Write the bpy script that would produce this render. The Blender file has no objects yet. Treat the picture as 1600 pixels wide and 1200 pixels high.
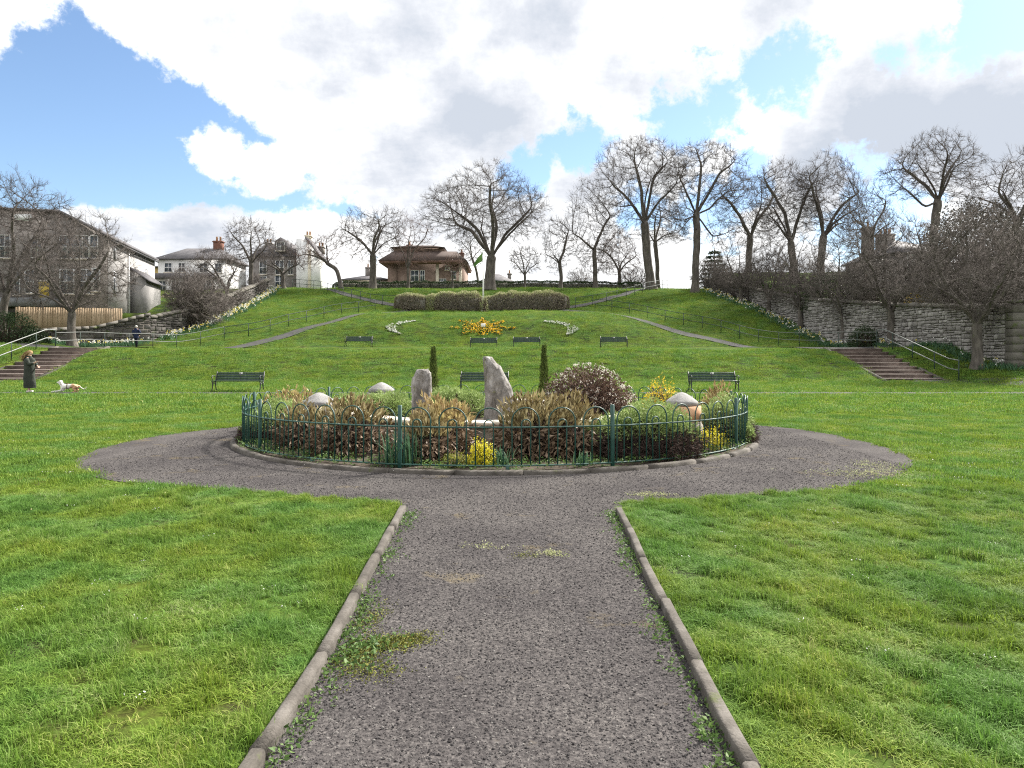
import bpy, bmesh, math, random
import numpy as np
from mathutils import Vector, Matrix

S = bpy.context.scene
C = S.collection
R = math.radians
random.seed(7)
rng = np.random.default_rng(7)

# ------------------------------------------------------------------ camera
F_PX, HORIZON, EYE = 1150.0, 550.0, 1.6        # focal length and horizon in pixels of the 1600 px photograph
cam = bpy.data.cameras.new('camera')
cam.sensor_width = 36.0
cam.lens = 36.0 * F_PX / 1600.0
cam.shift_y = (HORIZON - 600.0) / 1600.0
cam.clip_start = 0.05
cam.clip_end = 3000.0
camo = bpy.data.objects.new('camera', cam)
C.objects.link(camo)
camo.location = (0, 0, EYE)
camo.rotation_euler = (R(90), 0, 0)
S.camera = camo

# ------------------------------------------------------------------ view and exposure
S.view_settings.view_transform = 'Standard'
S.view_settings.look = 'None'
S.view_settings.exposure = 1.72
S.view_settings.gamma = 1.0
S.view_settings.use_curve_mapping = False
S.render.engine = 'CYCLES'
S.cycles.max_bounces = 6
S.cycles.diffuse_bounces = 3
S.cycles.transparent_max_bounces = 6
S.cycles.use_denoising = False
S.cycles.pixel_filter_type = 'BLACKMAN_HARRIS'
S.cycles.filter_width = 1.15
S.cycles.sample_clamp_indirect = 3.0
S.cycles.sample_clamp_direct = 6.0
S.render.film_transparent = False

# ------------------------------------------------------------------ sun and sky
SUN_EL, SUN_AZ = R(42), R(48)                   # azimuth clockwise from +Y: ahead and to the right, behind cloud
sun = bpy.data.lights.new('sun', 'SUN')
sun.energy = 3.8
sun.angle = R(6)
sun.color = (1.0, 0.95, 0.87)
suno = bpy.data.objects.new('sun', sun)
C.objects.link(suno)
sd = Vector((math.sin(SUN_AZ) * math.cos(SUN_EL), math.cos(SUN_AZ) * math.cos(SUN_EL), math.sin(SUN_EL)))
suno.rotation_euler = (-sd).to_track_quat('-Z', 'Y').to_euler()

def pixdir(px, py):
    return Vector(((px - 800.0) / F_PX, 1.0, (HORIZON - py) / F_PX)).normalized()

world = bpy.data.worlds.new('World')
S.world = world
world.use_nodes = True
def build_world():
    nt = world.node_tree
    nt.nodes.clear()
    N, L = nt.nodes.new, nt.links.new
    def put(sock, v):
        if hasattr(v, 'is_output') or hasattr(v, 'links'):
            L(v, sock)
        else:
            sock.default_value = v
    def M(op, a, b=None, c=None, clamp=False):
        n = N('ShaderNodeMath'); n.operation = op; n.use_clamp = clamp
        put(n.inputs[0], a)
        if b is not None: put(n.inputs[1], b)
        if c is not None: put(n.inputs[2], c)
        return n.outputs[0]
    def V(op, a, b=None):
        n = N('ShaderNodeVectorMath'); n.operation = op
        put(n.inputs[0], a)
        if b is not None: put(n.inputs[1], b)
        return n.outputs['Value'] if op in ('DOT_PRODUCT', 'LENGTH') else n.outputs['Vector']
    def sstep(x, lo, hi):
        n = N('ShaderNodeMapRange'); n.interpolation_type = 'SMOOTHSTEP'
        put(n.inputs['Value'], x); n.inputs['From Min'].default_value = lo; n.inputs['From Max'].default_value = hi
        return n.outputs['Result']
    def noise(vec, scale, detail, rough, lac=2.0):
        n = N('ShaderNodeTexNoise'); L(vec, n.inputs['Vector'])
        n.inputs['Scale'].default_value = scale; n.inputs['Detail'].default_value = detail
        n.inputs['Roughness'].default_value = rough; n.inputs['Lacunarity'].default_value = lac
        return n
    D = N('ShaderNodeTexCoord').outputs['Generated']
    # clouds lie on a high layer: project the direction on to it
    sep = N('ShaderNodeSeparateXYZ'); L(D, sep.inputs[0])
    zz = M('ADD', M('MAXIMUM', sep.outputs['Z'], 0.0), 0.22)
    comb = N('ShaderNodeCombineXYZ')
    L(M('DIVIDE', sep.outputs['X'], zz), comb.inputs[0]); L(M('DIVIDE', sep.outputs['Y'], zz), comb.inputs[1])
    layer = comb.outputs[0]
    n1 = noise(layer, 2.6, 12.0, 0.62)
    n2 = noise(D, 13.0, 10.0, 0.66)
    fb = M('ADD', M('MULTIPLY', n1.outputs['Fac'], 0.40), M('MULTIPLY', n2.outputs['Fac'], 0.80))
    fb = M('SUBTRACT', fb, 0.6)
    def half(p, q):                              # signed angle to the great circle through two directions
        n = pixdir(*p).cross(pixdir(*q)).normalized()
        return V('DOT_PRODUCT', D, tuple(n))
    def blob(px, py, r, soft=1.0):               # 1 at the centre, 0 at radius r (pixels), negative beyond
        c = pixdir(px, py)
        d = V('DOT_PRODUCT', D, tuple(c))
        ang = M('ARCCOSINE', M('MINIMUM', d, 0.99999))
        k = r / F_PX * max(0.72, c.y ** 1.3)
        return M('SUBTRACT', 1.0, M('DIVIDE', ang, k))
    # the clear gap on the left between the big bank overhead and the low bank on the horizon
    s1 = half((590, 345), (95, -10))
    s2 = half((-60, 318), (560, 338))
    s2 = M('MULTIPLY', s2, -1.0) if pixdir(200, 200).dot(pixdir(-60, 318).cross(pixdir(560, 338))) < 0 else s2
    s1 = M('MULTIPLY', s1, -1.0) if pixdir(200, 200).dot(pixdir(590, 345).cross(pixdir(95, -10))) < 0 else s1
    s3 = half((-100, 110), (150, -20))
    s3 = M('MULTIPLY', s3, -1.0) if pixdir(200, 200).dot(pixdir(-100, 110).cross(pixdir(150, -20))) < 0 else s3
    gap = M('MINIMUM', M('MINIMUM', s1, M('MULTIPLY', s2, 2.2)), s3)
    gap = M('MULTIPLY', gap, 24.0)
    gap = M('MINIMUM', gap, 1.3)
    # small cumulus drifting in the gap
    for (px, py, r) in ((345, 243, 50), (398, 262, 44), (440, 255, 36)):
        gap = M('MINIMUM', gap, M('MULTIPLY', blob(px, py, r), -1.6))
    # smaller openings further right
    for (px, py, r, k) in ((1075, 200, 66, .85), (1135, 160, 58, .85), (1195, 128, 55, .85), (1245, 95, 40, .8), (1180, 275, 40, .7),
                           (1390, 85, 30, .7), (1455, 55, 34, .75), (1565, 35, 62, .8), (915, 240, 46, .75), (835, 272, 46, .75),
                           (1090, 330, 60, .5), (1340, 330, 70, .6),  (1010, 320, 50, .5)):
        gap = M('MAXIMUM', gap, M('MULTIPLY', blob(px, py, r), k))
    gap = M('MAXIMUM', gap, -1.0)
    cov = M('ADD', M('MULTIPLY', gap, -0.42), M('MULTIPLY', fb, 2.3))
    mask = sstep(cov, -0.16, 0.10)
    # body of the cloud: white where thin and lit, grey where thick
    dark = M('MULTIPLY', M('MAXIMUM', blob(1400, 205, 200), 0.0), 0.95)
    for (px, py, r, k) in ((1530, 190, 200, 1.0), (1290, 235, 120, .8), (750, 190, 210, .75), (860, 10, 170, .7), (640, 250, 150, .7), (520, 110, 240, .55), (1200, 15, 150, .5), (1000, 110, 200, .42), (640, 40, 200, .5), (900, 240, 150, .45),
                           (300, 372, 150, .55), (150, 365, 130, .4), (430, 50, 90, .25), (560, 55, 140, .35), (760, 250, 110, .5)):
        dark = M('MAXIMUM', dark, M('MULTIPLY', M('MAXIMUM', blob(px, py, r), 0.0), k))
    dk = M('ADD', dark, M('MULTIPLY', M('SUBTRACT', n1.outputs['Fac'], 0.5), 1.5))
    dk = M('ADD', dk, M('MULTIPLY', M('SUBTRACT', n2.outputs['Fac'], 0.5), 0.9))
    dk = M('MULTIPLY', M('ADD', dk, 0.30, clamp=True), 0.88)
    ramp = N('ShaderNodeValToRGB'); L(dk, ramp.inputs[0])
    e = ramp.color_ramp.elements
    e[0].position = 0.0; e[0].color = (1.0, 0.99, 0.975, 1)
    e[1].position = 1.0; e[1].color = (0.31, 0.35, 0.41, 1)
    for p_, c_ in ((0.22, (0.80, 0.80, 0.795)), (0.42, (0.64, 0.65, 0.66)), (0.7, (0.46, 0.48, 0.52))):
        m_ = e.new(p_); m_.color = (*c_, 1)
    sky = N('ShaderNodeTexSky'); sky.sky_type = 'NISHITA'; sky.sun_disc = False
    sky.sun_elevation = SUN_EL; sky.sun_rotation = SUN_AZ
    sky.air_density = 1.0; sky.dust_density = 0.4; sky.ozone_density = 3.0
    bg1 = N('ShaderNodeBackground'); L(sky.outputs[0], bg1.inputs[0]); bg1.inputs[1].default_value = SKY_STRENGTH
    bg2 = N('ShaderNodeBackground'); L(ramp.outputs[0], bg2.inputs[0]); bg2.inputs[1].default_value = CLOUD_STRENGTH
    mix = N('ShaderNodeMixShader'); L(mask, mix.inputs[0]); L(bg1.outputs[0], mix.inputs[1]); L(bg2.outputs[0], mix.inputs[2])
    out = N('ShaderNodeOutputWorld'); L(mix.outputs[0], out.inputs[0])
SKY_STRENGTH, CLOUD_STRENGTH = 0.060, 0.55
build_world()

# ------------------------------------------------------------------ helpers
def at(px, py, d):
    return np.array([(px - 800.0) / F_PX * d, d, EYE + (HORIZON - py) / F_PX * d])

def mesh_np(name, V, F):
    """V (n,3); F list of index tuples, or an (m,k) array"""
    me = bpy.data.meshes.new(name)
    V = np.asarray(V, np.float32)
    me.vertices.add(len(V)); me.vertices.foreach_set('co', V.ravel())
    if isinstance(F, np.ndarray):
        m, k = F.shape
        loops = F.astype(np.int32).ravel(); starts = np.arange(0, m * k, k, dtype=np.int32); tot = np.full(m, k, np.int32)
    else:
        tot = np.array([len(f) for f in F], np.int32)
        loops = np.array([i for f in F for i in f], np.int32)
        starts = np.concatenate([[0], np.cumsum(tot)[:-1]]).astype(np.int32)
    me.loops.add(len(loops)); me.loops.foreach_set('vertex_index', loops)
    me.polygons.add(len(tot)); me.polygons.foreach_set('loop_start', starts)
    me.polygons.foreach_set('loop_total', tot)
    me.update(calc_edges=True)
    me.validate()
    return me

def link(name, me, mat=None, parent=None, smooth=False):
    if mat is not None and not me.materials:
        me.materials.append(mat)
    if smooth:
        me.polygons.foreach_set('use_smooth', np.ones(len(me.polygons), bool))
    o = bpy.data.objects.new(name, me)
    C.objects.link(o)
    if parent is not None:
        o.parent = parent
    return o

def tag(o, label=None, cat=None, group=None, kind=None):
    if label: o['label'] = label
    if cat: o['category'] = cat
    if group: o['group'] = group
    if kind: o['kind'] = kind
    return o

def thing(name, label, cat, loc=(0, 0, 0), rz=0.0, group=None):
    o = bpy.data.objects.new(name, None)
    o.empty_display_size = 0.2
    C.objects.link(o)
    o.location = loc; o.rotation_euler = (0, 0, rz)
    return tag(o, label, cat, group)

def copy_thing(o, loc, rz=0.0, label=None, scale=None):
    r = o.copy(); C.objects.link(r); r.location = loc; r.rotation_euler = (0, 0, rz)
    if scale is not None: r.scale = scale
    if label: r['label'] = label
    for ch in o.children:
        c = ch.copy(); C.objects.link(c); c.parent = r
        for g in ch.children:
            d = g.copy(); C.objects.link(d); d.parent = c
    return r

class MB:
    """collects shapes, then links them as one mesh object"""
    def __init__(s): s.V = []; s.F = []
    def add(s, V, F):
        b = len(s.V); s.V += [tuple(v) for v in V]; s.F += [tuple(i + b for i in f) for f in F]; return s
    def box(s, c, size, rz=0.0, jit=0.0):
        x, y, z = [k / 2.0 for k in size]; cs, sn = math.cos(rz), math.sin(rz); V = []
        for (a, b, d) in ((-1,-1,-1),(1,-1,-1),(1,1,-1),(-1,1,-1),(-1,-1,1),(1,-1,1),(1,1,1),(-1,1,1)):
            u, v, w = a * x, b * y, d * z
            if jit: u += random.uniform(-jit, jit); v += random.uniform(-jit, jit); w += random.uniform(-jit, jit)
            V.append((c[0] + u * cs - v * sn, c[1] + u * sn + v * cs, c[2] + w))
        return s.add(V, [(0,3,2,1),(4,5,6,7),(0,1,5,4),(1,2,6,5),(2,3,7,6),(3,0,4,7)])
    def b2(s, lo, hi):
        return s.box([(a + b) / 2 for a, b in zip(lo, hi)], [b - a for a, b in zip(lo, hi)])
    def bevbox(s, c, size, bev=0.01, rz=0.0, jit=0.0):
        """box with chamfered vertical and top edges"""
        x, y, z = [k / 2.0 for k in size]; cs, sn = math.cos(rz), math.sin(rz); V = []; b = bev
        def ring(hx, hy, zz):
            for (u, v) in ((-hx,-hy+b),(-hx+b,-hy),(hx-b,-hy),(hx,-hy+b),(hx,hy-b),(hx-b,hy),(-hx+b,hy),(-hx,hy-b)):
                if jit: u += random.uniform(-jit, jit); v += random.uniform(-jit, jit)
                V.append((c[0] + u * cs - v * sn, c[1] + u * sn + v * cs, c[2] + zz))
        ring(x - b, y - b, -z); ring(x, y, -z + b); ring(x, y, z - b); ring(x - b, y - b, z)
        F = [tuple(range(7, -1, -1)), tuple(range(24, 32))]
        for k in range(3):
            for i in range(8): F.append((k*8+i, k*8+(i+1)%8, k*8+8+(i+1)%8, k*8+8+i))
        return s.add(V, F)
    def tube(s, pts, r, n=6, cap=True):
        pts = [Vector(p) for p in pts]; rs = r if hasattr(r, '__len__') else [r] * len(pts)
        V = []; F = []; prev = None
        for i, p in enumerate(pts):
            d = (pts[min(i+1, len(pts)-1)] - pts[max(i-1, 0)]).normalized()
            if prev is None:
                a = Vector((0, 0, 1)) if abs(d.z) < 0.9 else Vector((1, 0, 0)); u = d.cross(a).normalized()
            else:
                u = (prev - d * prev.dot(d)).normalized()
            prev = u; w = d.cross(u)
            for k in range(n):
                a = 2 * math.pi * k / n; V.append(p + (u * math.cos(a) + w * math.sin(a)) * rs[i])
        for i in range(len(pts) - 1):
            for k in range(n): F.append((i*n+k, i*n+(k+1)%n, (i+1)*n+(k+1)%n, (i+1)*n+k))
        if cap: F.append(tuple(range(n-1, -1, -1))); F.append(tuple((len(pts)-1)*n+k for k in range(n)))
        return s.add(V, F)
    def lathe(s, c, prof, n=16, sx=1.0, sy=1.0, rot=0.0):
        V = []; F = []
        for (r, z) in prof:
            for k in range(n):
                a = 2 * math.pi * k / n + rot; V.append((c[0] + r * sx * math.cos(a), c[1] + r * sy * math.sin(a), c[2] + z))
        m = len(prof)
        for i in range(m - 1):
            for k in range(n): F.append((i*n+k, i*n+(k+1)%n, (i+1)*n+(k+1)%n, (i+1)*n+k))
        F.append(tuple(range(n-1, -1, -1))); F.append(tuple((m-1)*n+k for k in range(n)))
        return s.add(V, F)
    def prism(s, poly, y0, y1):
        """polygon of (x, z) extruded in y"""
        n = len(poly); V = [(x, y0, z) for x, z in poly] + [(x, y1, z) for x, z in poly]
        F = [tuple(range(n)), tuple(range(2*n-1, n-1, -1))] + [(i+n, (i+1)%n+n, (i+1)%n, i) for i in range(n)]
        return s.add(V, F)
    def build(s, name, mat, parent=None, smooth=False):
        off = np.array(parent.location) if parent is not None and s.world else np.zeros(3)
        V = np.array(s.V, float) - off
        return link(name, mesh_np(name, V, s.F), mat, parent, smooth)
    world = False

def LB():
    m = MB(); m.world = False; return m
def WB():
    m = MB(); m.world = True; return m

def sub_parent_fix(o):  # keep a sub-part where it was built when its parent part has no offset of its own
    return o

# ------------------------------------------------------------------ materials
def lin(r, g, b):
    f = lambda c: (c / 255.0 / 12.92) if c / 255.0 <= 0.04045 else ((c / 255.0 + 0.055) / 1.055) ** 2.4
    return (f(r), f(g), f(b))

def material(name, cols, scale=3.0, rough=0.85, bump=0.0, bscale=40.0, island=0.0, trans=0.0, detail=6.0,
             metal=0.0, spec=0.3, coords='Object', stretch=(1, 1, 1), contrast=1.0, fine=0.0, fscale=60.0, spots=None):
    """noise-driven procedural material; cols = 2..4 colours of the thing itself; island = share of random tone per leaf or piece"""
    m = bpy.data.materials.new(name); m.use_nodes = True
    nt = m.node_tree; nt.nodes.clear(); N, L = nt.nodes.new, nt.links.new
    out = N('ShaderNodeOutputMaterial'); bs = N('ShaderNodeBsdfPrincipled')
    bs.inputs['Roughness'].default_value = rough; bs.inputs['Metallic'].default_value = metal
    bs.inputs['Specular IOR Level'].default_value = spec
    if coords == 'World':
        g = N('ShaderNodeNewGeometry'); vec = g.outputs['Position']
    else:
        tc = N('ShaderNodeTexCoord'); vec = tc.outputs[coords]
    mp = N('ShaderNodeMapping'); mp.inputs['Scale'].default_value = stretch; L(vec, mp.inputs[0]); vec = mp.outputs[0]
    nz = N('ShaderNodeTexNoise'); L(vec, nz.inputs['Vector']); nz.inputs['Scale'].default_value = scale
    nz.inputs['Detail'].default_value = detail; nz.inputs['Roughness'].default_value = 0.6
    mr = N('ShaderNodeMapRange'); L(nz.outputs['Fac'], mr.inputs[0])
    mr.inputs['From Min'].default_value = 0.5 - 0.22 / contrast; mr.inputs['From Max'].default_value = 0.5 + 0.22 / contrast
    fac = mr.outputs[0]
    if fine:
        nf = N('ShaderNodeTexNoise'); L(vec, nf.inputs['Vector']); nf.inputs['Scale'].default_value = fscale
        nf.inputs['Detail'].default_value = 4
        a = N('ShaderNodeMath'); a.operation = 'MULTIPLY_ADD'; L(nf.outputs['Fac'], a.inputs[0]); a.inputs[1].default_value = fine * 2
        a2 = N('ShaderNodeMath'); a2.operation = 'SUBTRACT'; L(fac, a2.inputs[0]); a2.inputs[1].default_value = fine
        L(a2.outputs[0], a.inputs[2]); fac = a.outputs[0]
    if island:
        gi = N('ShaderNodeNewGeometry'); oi = N('ShaderNodeObjectInfo')
        ad = N('ShaderNodeMath'); ad.operation = 'ADD'; L(gi.outputs['Random Per Island'], ad.inputs[0]); L(oi.outputs['Random'], ad.inputs[1])
        fr = N('ShaderNodeMath'); fr.operation = 'FRACT'; L(ad.outputs[0], fr.inputs[0])
        mx = N('ShaderNodeMix'); mx.data_type = 'FLOAT'; mx.inputs[0].default_value = island
        L(fac, mx.inputs[2]); L(fr.outputs[0], mx.inputs[3]); fac = mx.outputs[0]
    rp = N('ShaderNodeValToRGB'); L(fac, rp.inputs[0]); e = rp.color_ramp.elements
    e[0].color = (*cols[0], 1); e[1].color = (*cols[-1], 1)
    for i, c in enumerate(cols[1:-1]):
        k = e.new((i + 1) / (len(cols) - 1)); k.color = (*c, 1)
    col = rp.outputs[0]
    if spots:   # (colour, scale, threshold): lichen, moss, dirt with a shape of its own
        sc, s_s, th = spots
        n2 = N('ShaderNodeTexNoise'); L(vec, n2.inputs['Vector']); n2.inputs['Scale'].default_value = s_s; n2.inputs['Detail'].default_value = 7
        n2.inputs['Roughness'].default_value = 0.65
        r2 = N('ShaderNodeMapRange'); L(n2.outputs['Fac'], r2.inputs[0]); r2.inputs['From Min'].default_value = th; r2.inputs['From Max'].default_value = th + 0.08
        mc = N('ShaderNodeMix'); mc.data_type = 'RGBA'; L(r2.outputs[0], mc.inputs[0]); L(col, mc.inputs[6]); mc.inputs[7].default_value = (*sc, 1)
        col = mc.outputs[2]
    L(col, bs.inputs['Base Color'])
    if bump:
        nb = N('ShaderNodeTexNoise'); L(vec, nb.inputs['Vector']); nb.inputs['Scale'].default_value = bscale; nb.inputs['Detail'].default_value = 6
        bp = N('ShaderNodeBump'); bp.inputs['Strength'].default_value = min(1.0, bump); bp.inputs['Distance'].default_value = 0.6 / bscale
        L(nb.outputs['Fac'], bp.inputs['Height']); L(bp.outputs[0], bs.inputs['Normal'])
    sh = bs.outputs[0]
    if trans:
        tr = N('ShaderNodeBsdfTranslucent'); L(col, tr.inputs[0])
        mx2 = N('ShaderNodeMixShader'); mx2.inputs[0].default_value = trans; L(sh, mx2.inputs[1]); L(tr.outputs[0], mx2.inputs[2]); sh = mx2.outputs[0]
    L(sh, out.inputs[0])
    return m

MAT = {}
def mm(name, *a, **k):
    MAT[name] = material(name, *a, **k); return MAT[name]

mm('lawn', [(.034,.028,.017), (.043,.055,.016), (.062,.105,.020), (.055,.08,.018)], scale=1.4, rough=.95, bump=.8, bscale=28, coords='World', fine=.45, fscale=14, spec=.03)
mm('blade', [(.040,.086,.015), (.100,.186,.026), (.168,.272,.044), (.32,.35,.16)], scale=.8, rough=.7, island=.6, trans=.35, coords='World', spec=.18, fine=.4, fscale=3.2)
mm('gravel', [(.022,.0205,.0215), (.047,.044,.045), (.078,.073,.073), (.135,.127,.123)], scale=55, rough=.95, bump=1.0, bscale=70, coords='World', fine=.35, fscale=240, spec=.05, spots=((.10,.085,.06), 1.3, .60))
mm('pebble', [(.022,.0205,.0215), (.047,.044,.045), (.078,.073,.073), (.19,.18,.17)], scale=2, rough=.9, island=.9, spec=.08, coords='World')
mm('tarmac', [(.034,.033,.034), (.060,.058,.059)], scale=2, rough=.95, bump=.5, bscale=40, coords='World', fine=.3, fscale=30)
mm('kerb', [(.042,.037,.031), (.085,.076,.066), (.14,.128,.115)], scale=5, rough=.92, bump=.7, bscale=60, coords='World', fine=.3, fscale=90, spots=((.075,.085,.035), 4.0, .60))
mm('soil', [(.018,.014,.010), (.05,.038,.026), (.09,.07,.05)], scale=6, rough=1, bump=1, bscale=20, coords='World', fine=.4, fscale=50, spots=((.035,.06,.015), 2.5, .55))
mm('rail_green', [(.007,.040,.031), (.010,.058,.045), (.03,.09,.075)], scale=9, rough=.5, spec=.5, fine=.3, fscale=50, coords='World', spots=((.24,.30,.27), 22, .67))
mm('concrete', [(.15,.145,.14), (.235,.23,.225), (.31,.30,.295)], scale=5, rough=.9, bump=.5, bscale=40, coords='World', fine=.3, fscale=60, spots=((.17,.16,.13), 7, .60))
mm('coping', [(.48,.42,.34), (.62,.56,.47), (.72,.68,.60)], scale=4, rough=.85, bump=.3, bscale=40, coords='World', fine=.25, spots=((.22,.20,.16), 5, .62))
mm('basin_stone', [(.20,.18,.155), (.30,.275,.24), (.38,.35,.30)], scale=3, rough=.9, bump=.5, bscale=30, coords='World', spots=((.13,.12,.09), 3, .57))
mm('terracotta', [(.40,.22,.12), (.50,.29,.17), (.56,.36,.23)], scale=4, rough=.85, bump=.3, bscale=40, coords='World', spots=((.22,.20,.13), 6, .64))
mm('schist', [(.085,.078,.07), (.17,.157,.147), (.26,.245,.235), (.38,.365,.355)], scale=3.2, rough=.85, bump=.9, bscale=14, coords='Object', stretch=(1.6,1.6,.7), fine=.4, fscale=18, contrast=1.2, spots=((.14,.15,.07), 4, .60))
mm('bark', [(.050,.044,.039), (.10,.088,.078), (.17,.152,.135)], scale=5, rough=.95, bump=.9, bscale=18, coords='Object', stretch=(1,1,.3), spots=((.10,.11,.055), 3, .60))
mm('twig', [(.042,.035,.032), (.08,.067,.061), (.125,.106,.097)], scale=1.2, rough=.95, coords='Object')
mm('twig_red', [(.065,.038,.030), (.115,.072,.058), (.16,.11,.09)], scale=1.2, rough=.95, coords='Object')
mm('twig_grey', [(.060,.050,.045), (.105,.09,.082), (.15,.135,.12)], scale=1.2, rough=.95, coords='Object')
mm('stone_rubble', [(.15,.14,.132), (.225,.212,.202), (.31,.295,.283), (.45,.43,.415)], scale=2.2, rough=.95, bump=.8, bscale=12, coords='World', island=.6, spots=((.09,.10,.05), 2, .62))
mm('mortar', [(.09,.082,.074), (.16,.148,.132)], scale=3, rough=1, bump=.7, bscale=25, coords='World')
mm('stone_dark', [(.05,.046,.043), (.09,.083,.078), (.14,.13,.122), (.24,.225,.21)], scale=2.2, rough=.95, bump=.8, bscale=12, coords='World', island=.6, spots=((.06,.075,.035), 2, .58))
mm('cap_stone', [(.075,.068,.058), (.125,.116,.102), (.18,.168,.15)], scale=2, rough=.95, bump=.8, bscale=14, coords='World', island=.4, spots=((.08,.10,.035), 2.5, .56))
mm('red_stone', [(.09,.04,.03), (.17,.075,.055), (.25,.14,.11)], scale=2, rough=.95, bump=.7, bscale=14, coords='World', island=.6)
mm('bench_paint', [(.012,.030,.028), (.022,.046,.042), (.06,.085,.08)], scale=8, rough=.45, spec=.5, coords='Object', fine=.3, fscale=30)
mm('iron', [(.008,.012,.012), (.02,.026,.026)], scale=8, rough=.5, spec=.5)
mm('plaque', [(.62,.62,.60), (.72,.72,.70)], scale=8, rough=.4)
mm('rail_galv', [(.17,.18,.17), (.27,.28,.27)], scale=6, rough=.6, metal=.1, coords='World')
mm('rail_dull', [(.10,.115,.105), (.17,.185,.175)], scale=6, rough=.5, metal=.2, coords='World')
mm('fence_dark', [(.012,.028,.022), (.03,.05,.04)], scale=6, rough=.6, coords='World')
mm('step_riser', [(.045,.032,.027), (.085,.062,.052), (.12,.09,.078)], scale=3, rough=.95, bump=.5, bscale=20, coords='World', fine=.3, fscale=25)
mm('step_tread', [(.14,.115,.10), (.22,.185,.165)], scale=3, rough=.95, bump=.5, bscale=20, coords='World', fine=.3, fscale=25)

def tint(mat, scale, c1, c2, lo=.38, hi=.62, coords='World'):
    """broad patches of a second tone multiplied over a material (coarse clumps and worn turf are differently coloured plants)"""
    nt = mat.node_tree; N, L = nt.nodes.new, nt.links.new
    g = N('ShaderNodeNewGeometry'); nz = N('ShaderNodeTexNoise'); L(g.outputs['Position'], nz.inputs['Vector']); nz.inputs['Scale'].default_value = scale; nz.inputs['Detail'].default_value = 4
    mr = N('ShaderNodeMapRange'); L(nz.outputs['Fac'], mr.inputs[0]); mr.inputs['From Min'].default_value = lo; mr.inputs['From Max'].default_value = hi
    mc = N('ShaderNodeMix'); mc.data_type = 'RGBA'; L(mr.outputs[0], mc.inputs[0]); mc.inputs[6].default_value = (*c1, 1); mc.inputs[7].default_value = (*c2, 1)
    src = [l for l in nt.links if l.to_socket.name in ('Base Color', 'Color') and l.to_node.type in ('BSDF_PRINCIPLED', 'BSDF_TRANSLUCENT')]
    mu = N('ShaderNodeMix'); mu.data_type = 'RGBA'; mu.blend_type = 'MULTIPLY'; mu.inputs[0].default_value = 1.0; fs = src[0].from_socket; L(fs, mu.inputs[6]); L(mc.outputs[2], mu.inputs[7])
    for l in list(src): L(mu.outputs[2], l.to_socket)
tint(MAT['blade'], 1.1, (.82, .97, 1.12), (1.22, 1.06, .80))
tint(MAT['lawn'], .7, (.8, 1.0, 1.1), (1.2, 1.05, .8))
tint(MAT['gravel'], .9, (.86, .84, .84), (1.22, 1.20, 1.16))
# ------------------------------------------------------------------ terrain
_py = np.array([-400, 28, 34.5, 37.4, 43.0, 44.3, 53.2, 54.6, 66, 82, 86, 95, 140, 260, 700, 1600], float)
_pz = np.array([0, 0, 0, .08, 1.66, 1.79, 1.88, 2.12, 5.10, 8.60, 8.95, 9.05, 8.4, 4.0, -12, -40], float)
_ly = np.arange(-10, 200, .1)
_lz = np.interp(_ly, _py, _pz)
_k = np.exp(-0.5 * (np.arange(-15, 16) / 5.0) ** 2); _k /= _k.sum()
_ls = np.convolve(np.pad(_lz, 15, mode='edge'), _k, mode='valid')
def sst(x, a, b):
    t = np.clip((x - a) / (b - a), 0, 1); return t * t * (3 - 2 * t)
LW = [(-70, 46), (-42, 50), (-33, 52), (-27.5, 56), (-25.9, 62), (-25.9, 68), (-27.0, 82), (-27.6, 88)]    # left boundary wall line
RW = [(25.2, 37.5), (22.5, 86)]                                                                            # right boundary wall line
def rwx(y): return 25.2 + (y - 37.5) * (22.5 - 25.2) / 48.5
def lwx(y): return np.interp(y, [56, 62, 68, 82, 88], [-27.5, -25.9, -25.9, -27.0, -27.6])
def H(x, y):
    x = np.asarray(x, float); y = np.asarray(y, float)
    z = np.where((y > -9) & (y < 199), np.interp(y, _ly, _ls), np.interp(y, _py, _pz))
    # the star bank swells out of the slope
    z = z + 0.80 * (1 - sst(np.abs(x + 2.3), 8.0, 16.5)) * sst(y, 54.2, 59.0) * (1 - sst(y, 61, 67.5))
    # grass shoulder between right-hand steps and the wall, and left of the left-hand steps
    z = z + np.clip(x - 22.3, 0, 3) * .24 * sst(y, 33.5, 37.5) * (1 - sst(y, 41, 45))
    z = z + np.clip(-28.2 - x, 0, 9) * .10 * sst(y, 36, 40) * (1 - sst(y, 50, 54))
    # raised ground behind both boundary walls
    yw = np.interp(x, [-70, -42, -33, -27.5], [46, 50, 52, 56])
    b = np.clip(np.minimum(lwx(y) - .45 - x, (y - yw - .45)) / .7, 0, 1)
    tgt = np.where(x < -28.5, 2.95 + 1.7 * sst(y, 57.6, 59.2), 4.5) + .03 * np.clip(y - 56, 0, 40)
    z = z + b * (np.maximum(z * (y > 58), tgt) - z)
    br = np.clip(np.minimum(x - rwx(y) - .35, (y - 38.2)) / .6, 0, 1) * (1 - sst(y, 80, 92))
    z = z + br * 2.0
    for a0, a1 in ((-27.45, -24.55), (19.05, 21.95)):      # cut for the flights of steps
        z = z - .45 * sst(x, a0 + .02, a0 + .10) * (1 - sst(x, a1 - .10, a1 - .02)) * sst(y, 37.7, 38.4) * (1 - sst(y, 43.7, 44.25))
    # uneven turf on the bank and the hill
    w = sst(y, 36, 45)
    z = z + w * (.035 * np.sin(x * .9 + 1.3 * np.sin(y * .5)) + .03 * np.sin(y * 1.3 + x * .37) + .05 * np.sin(x * .23 + y * .31))
    return z

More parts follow.
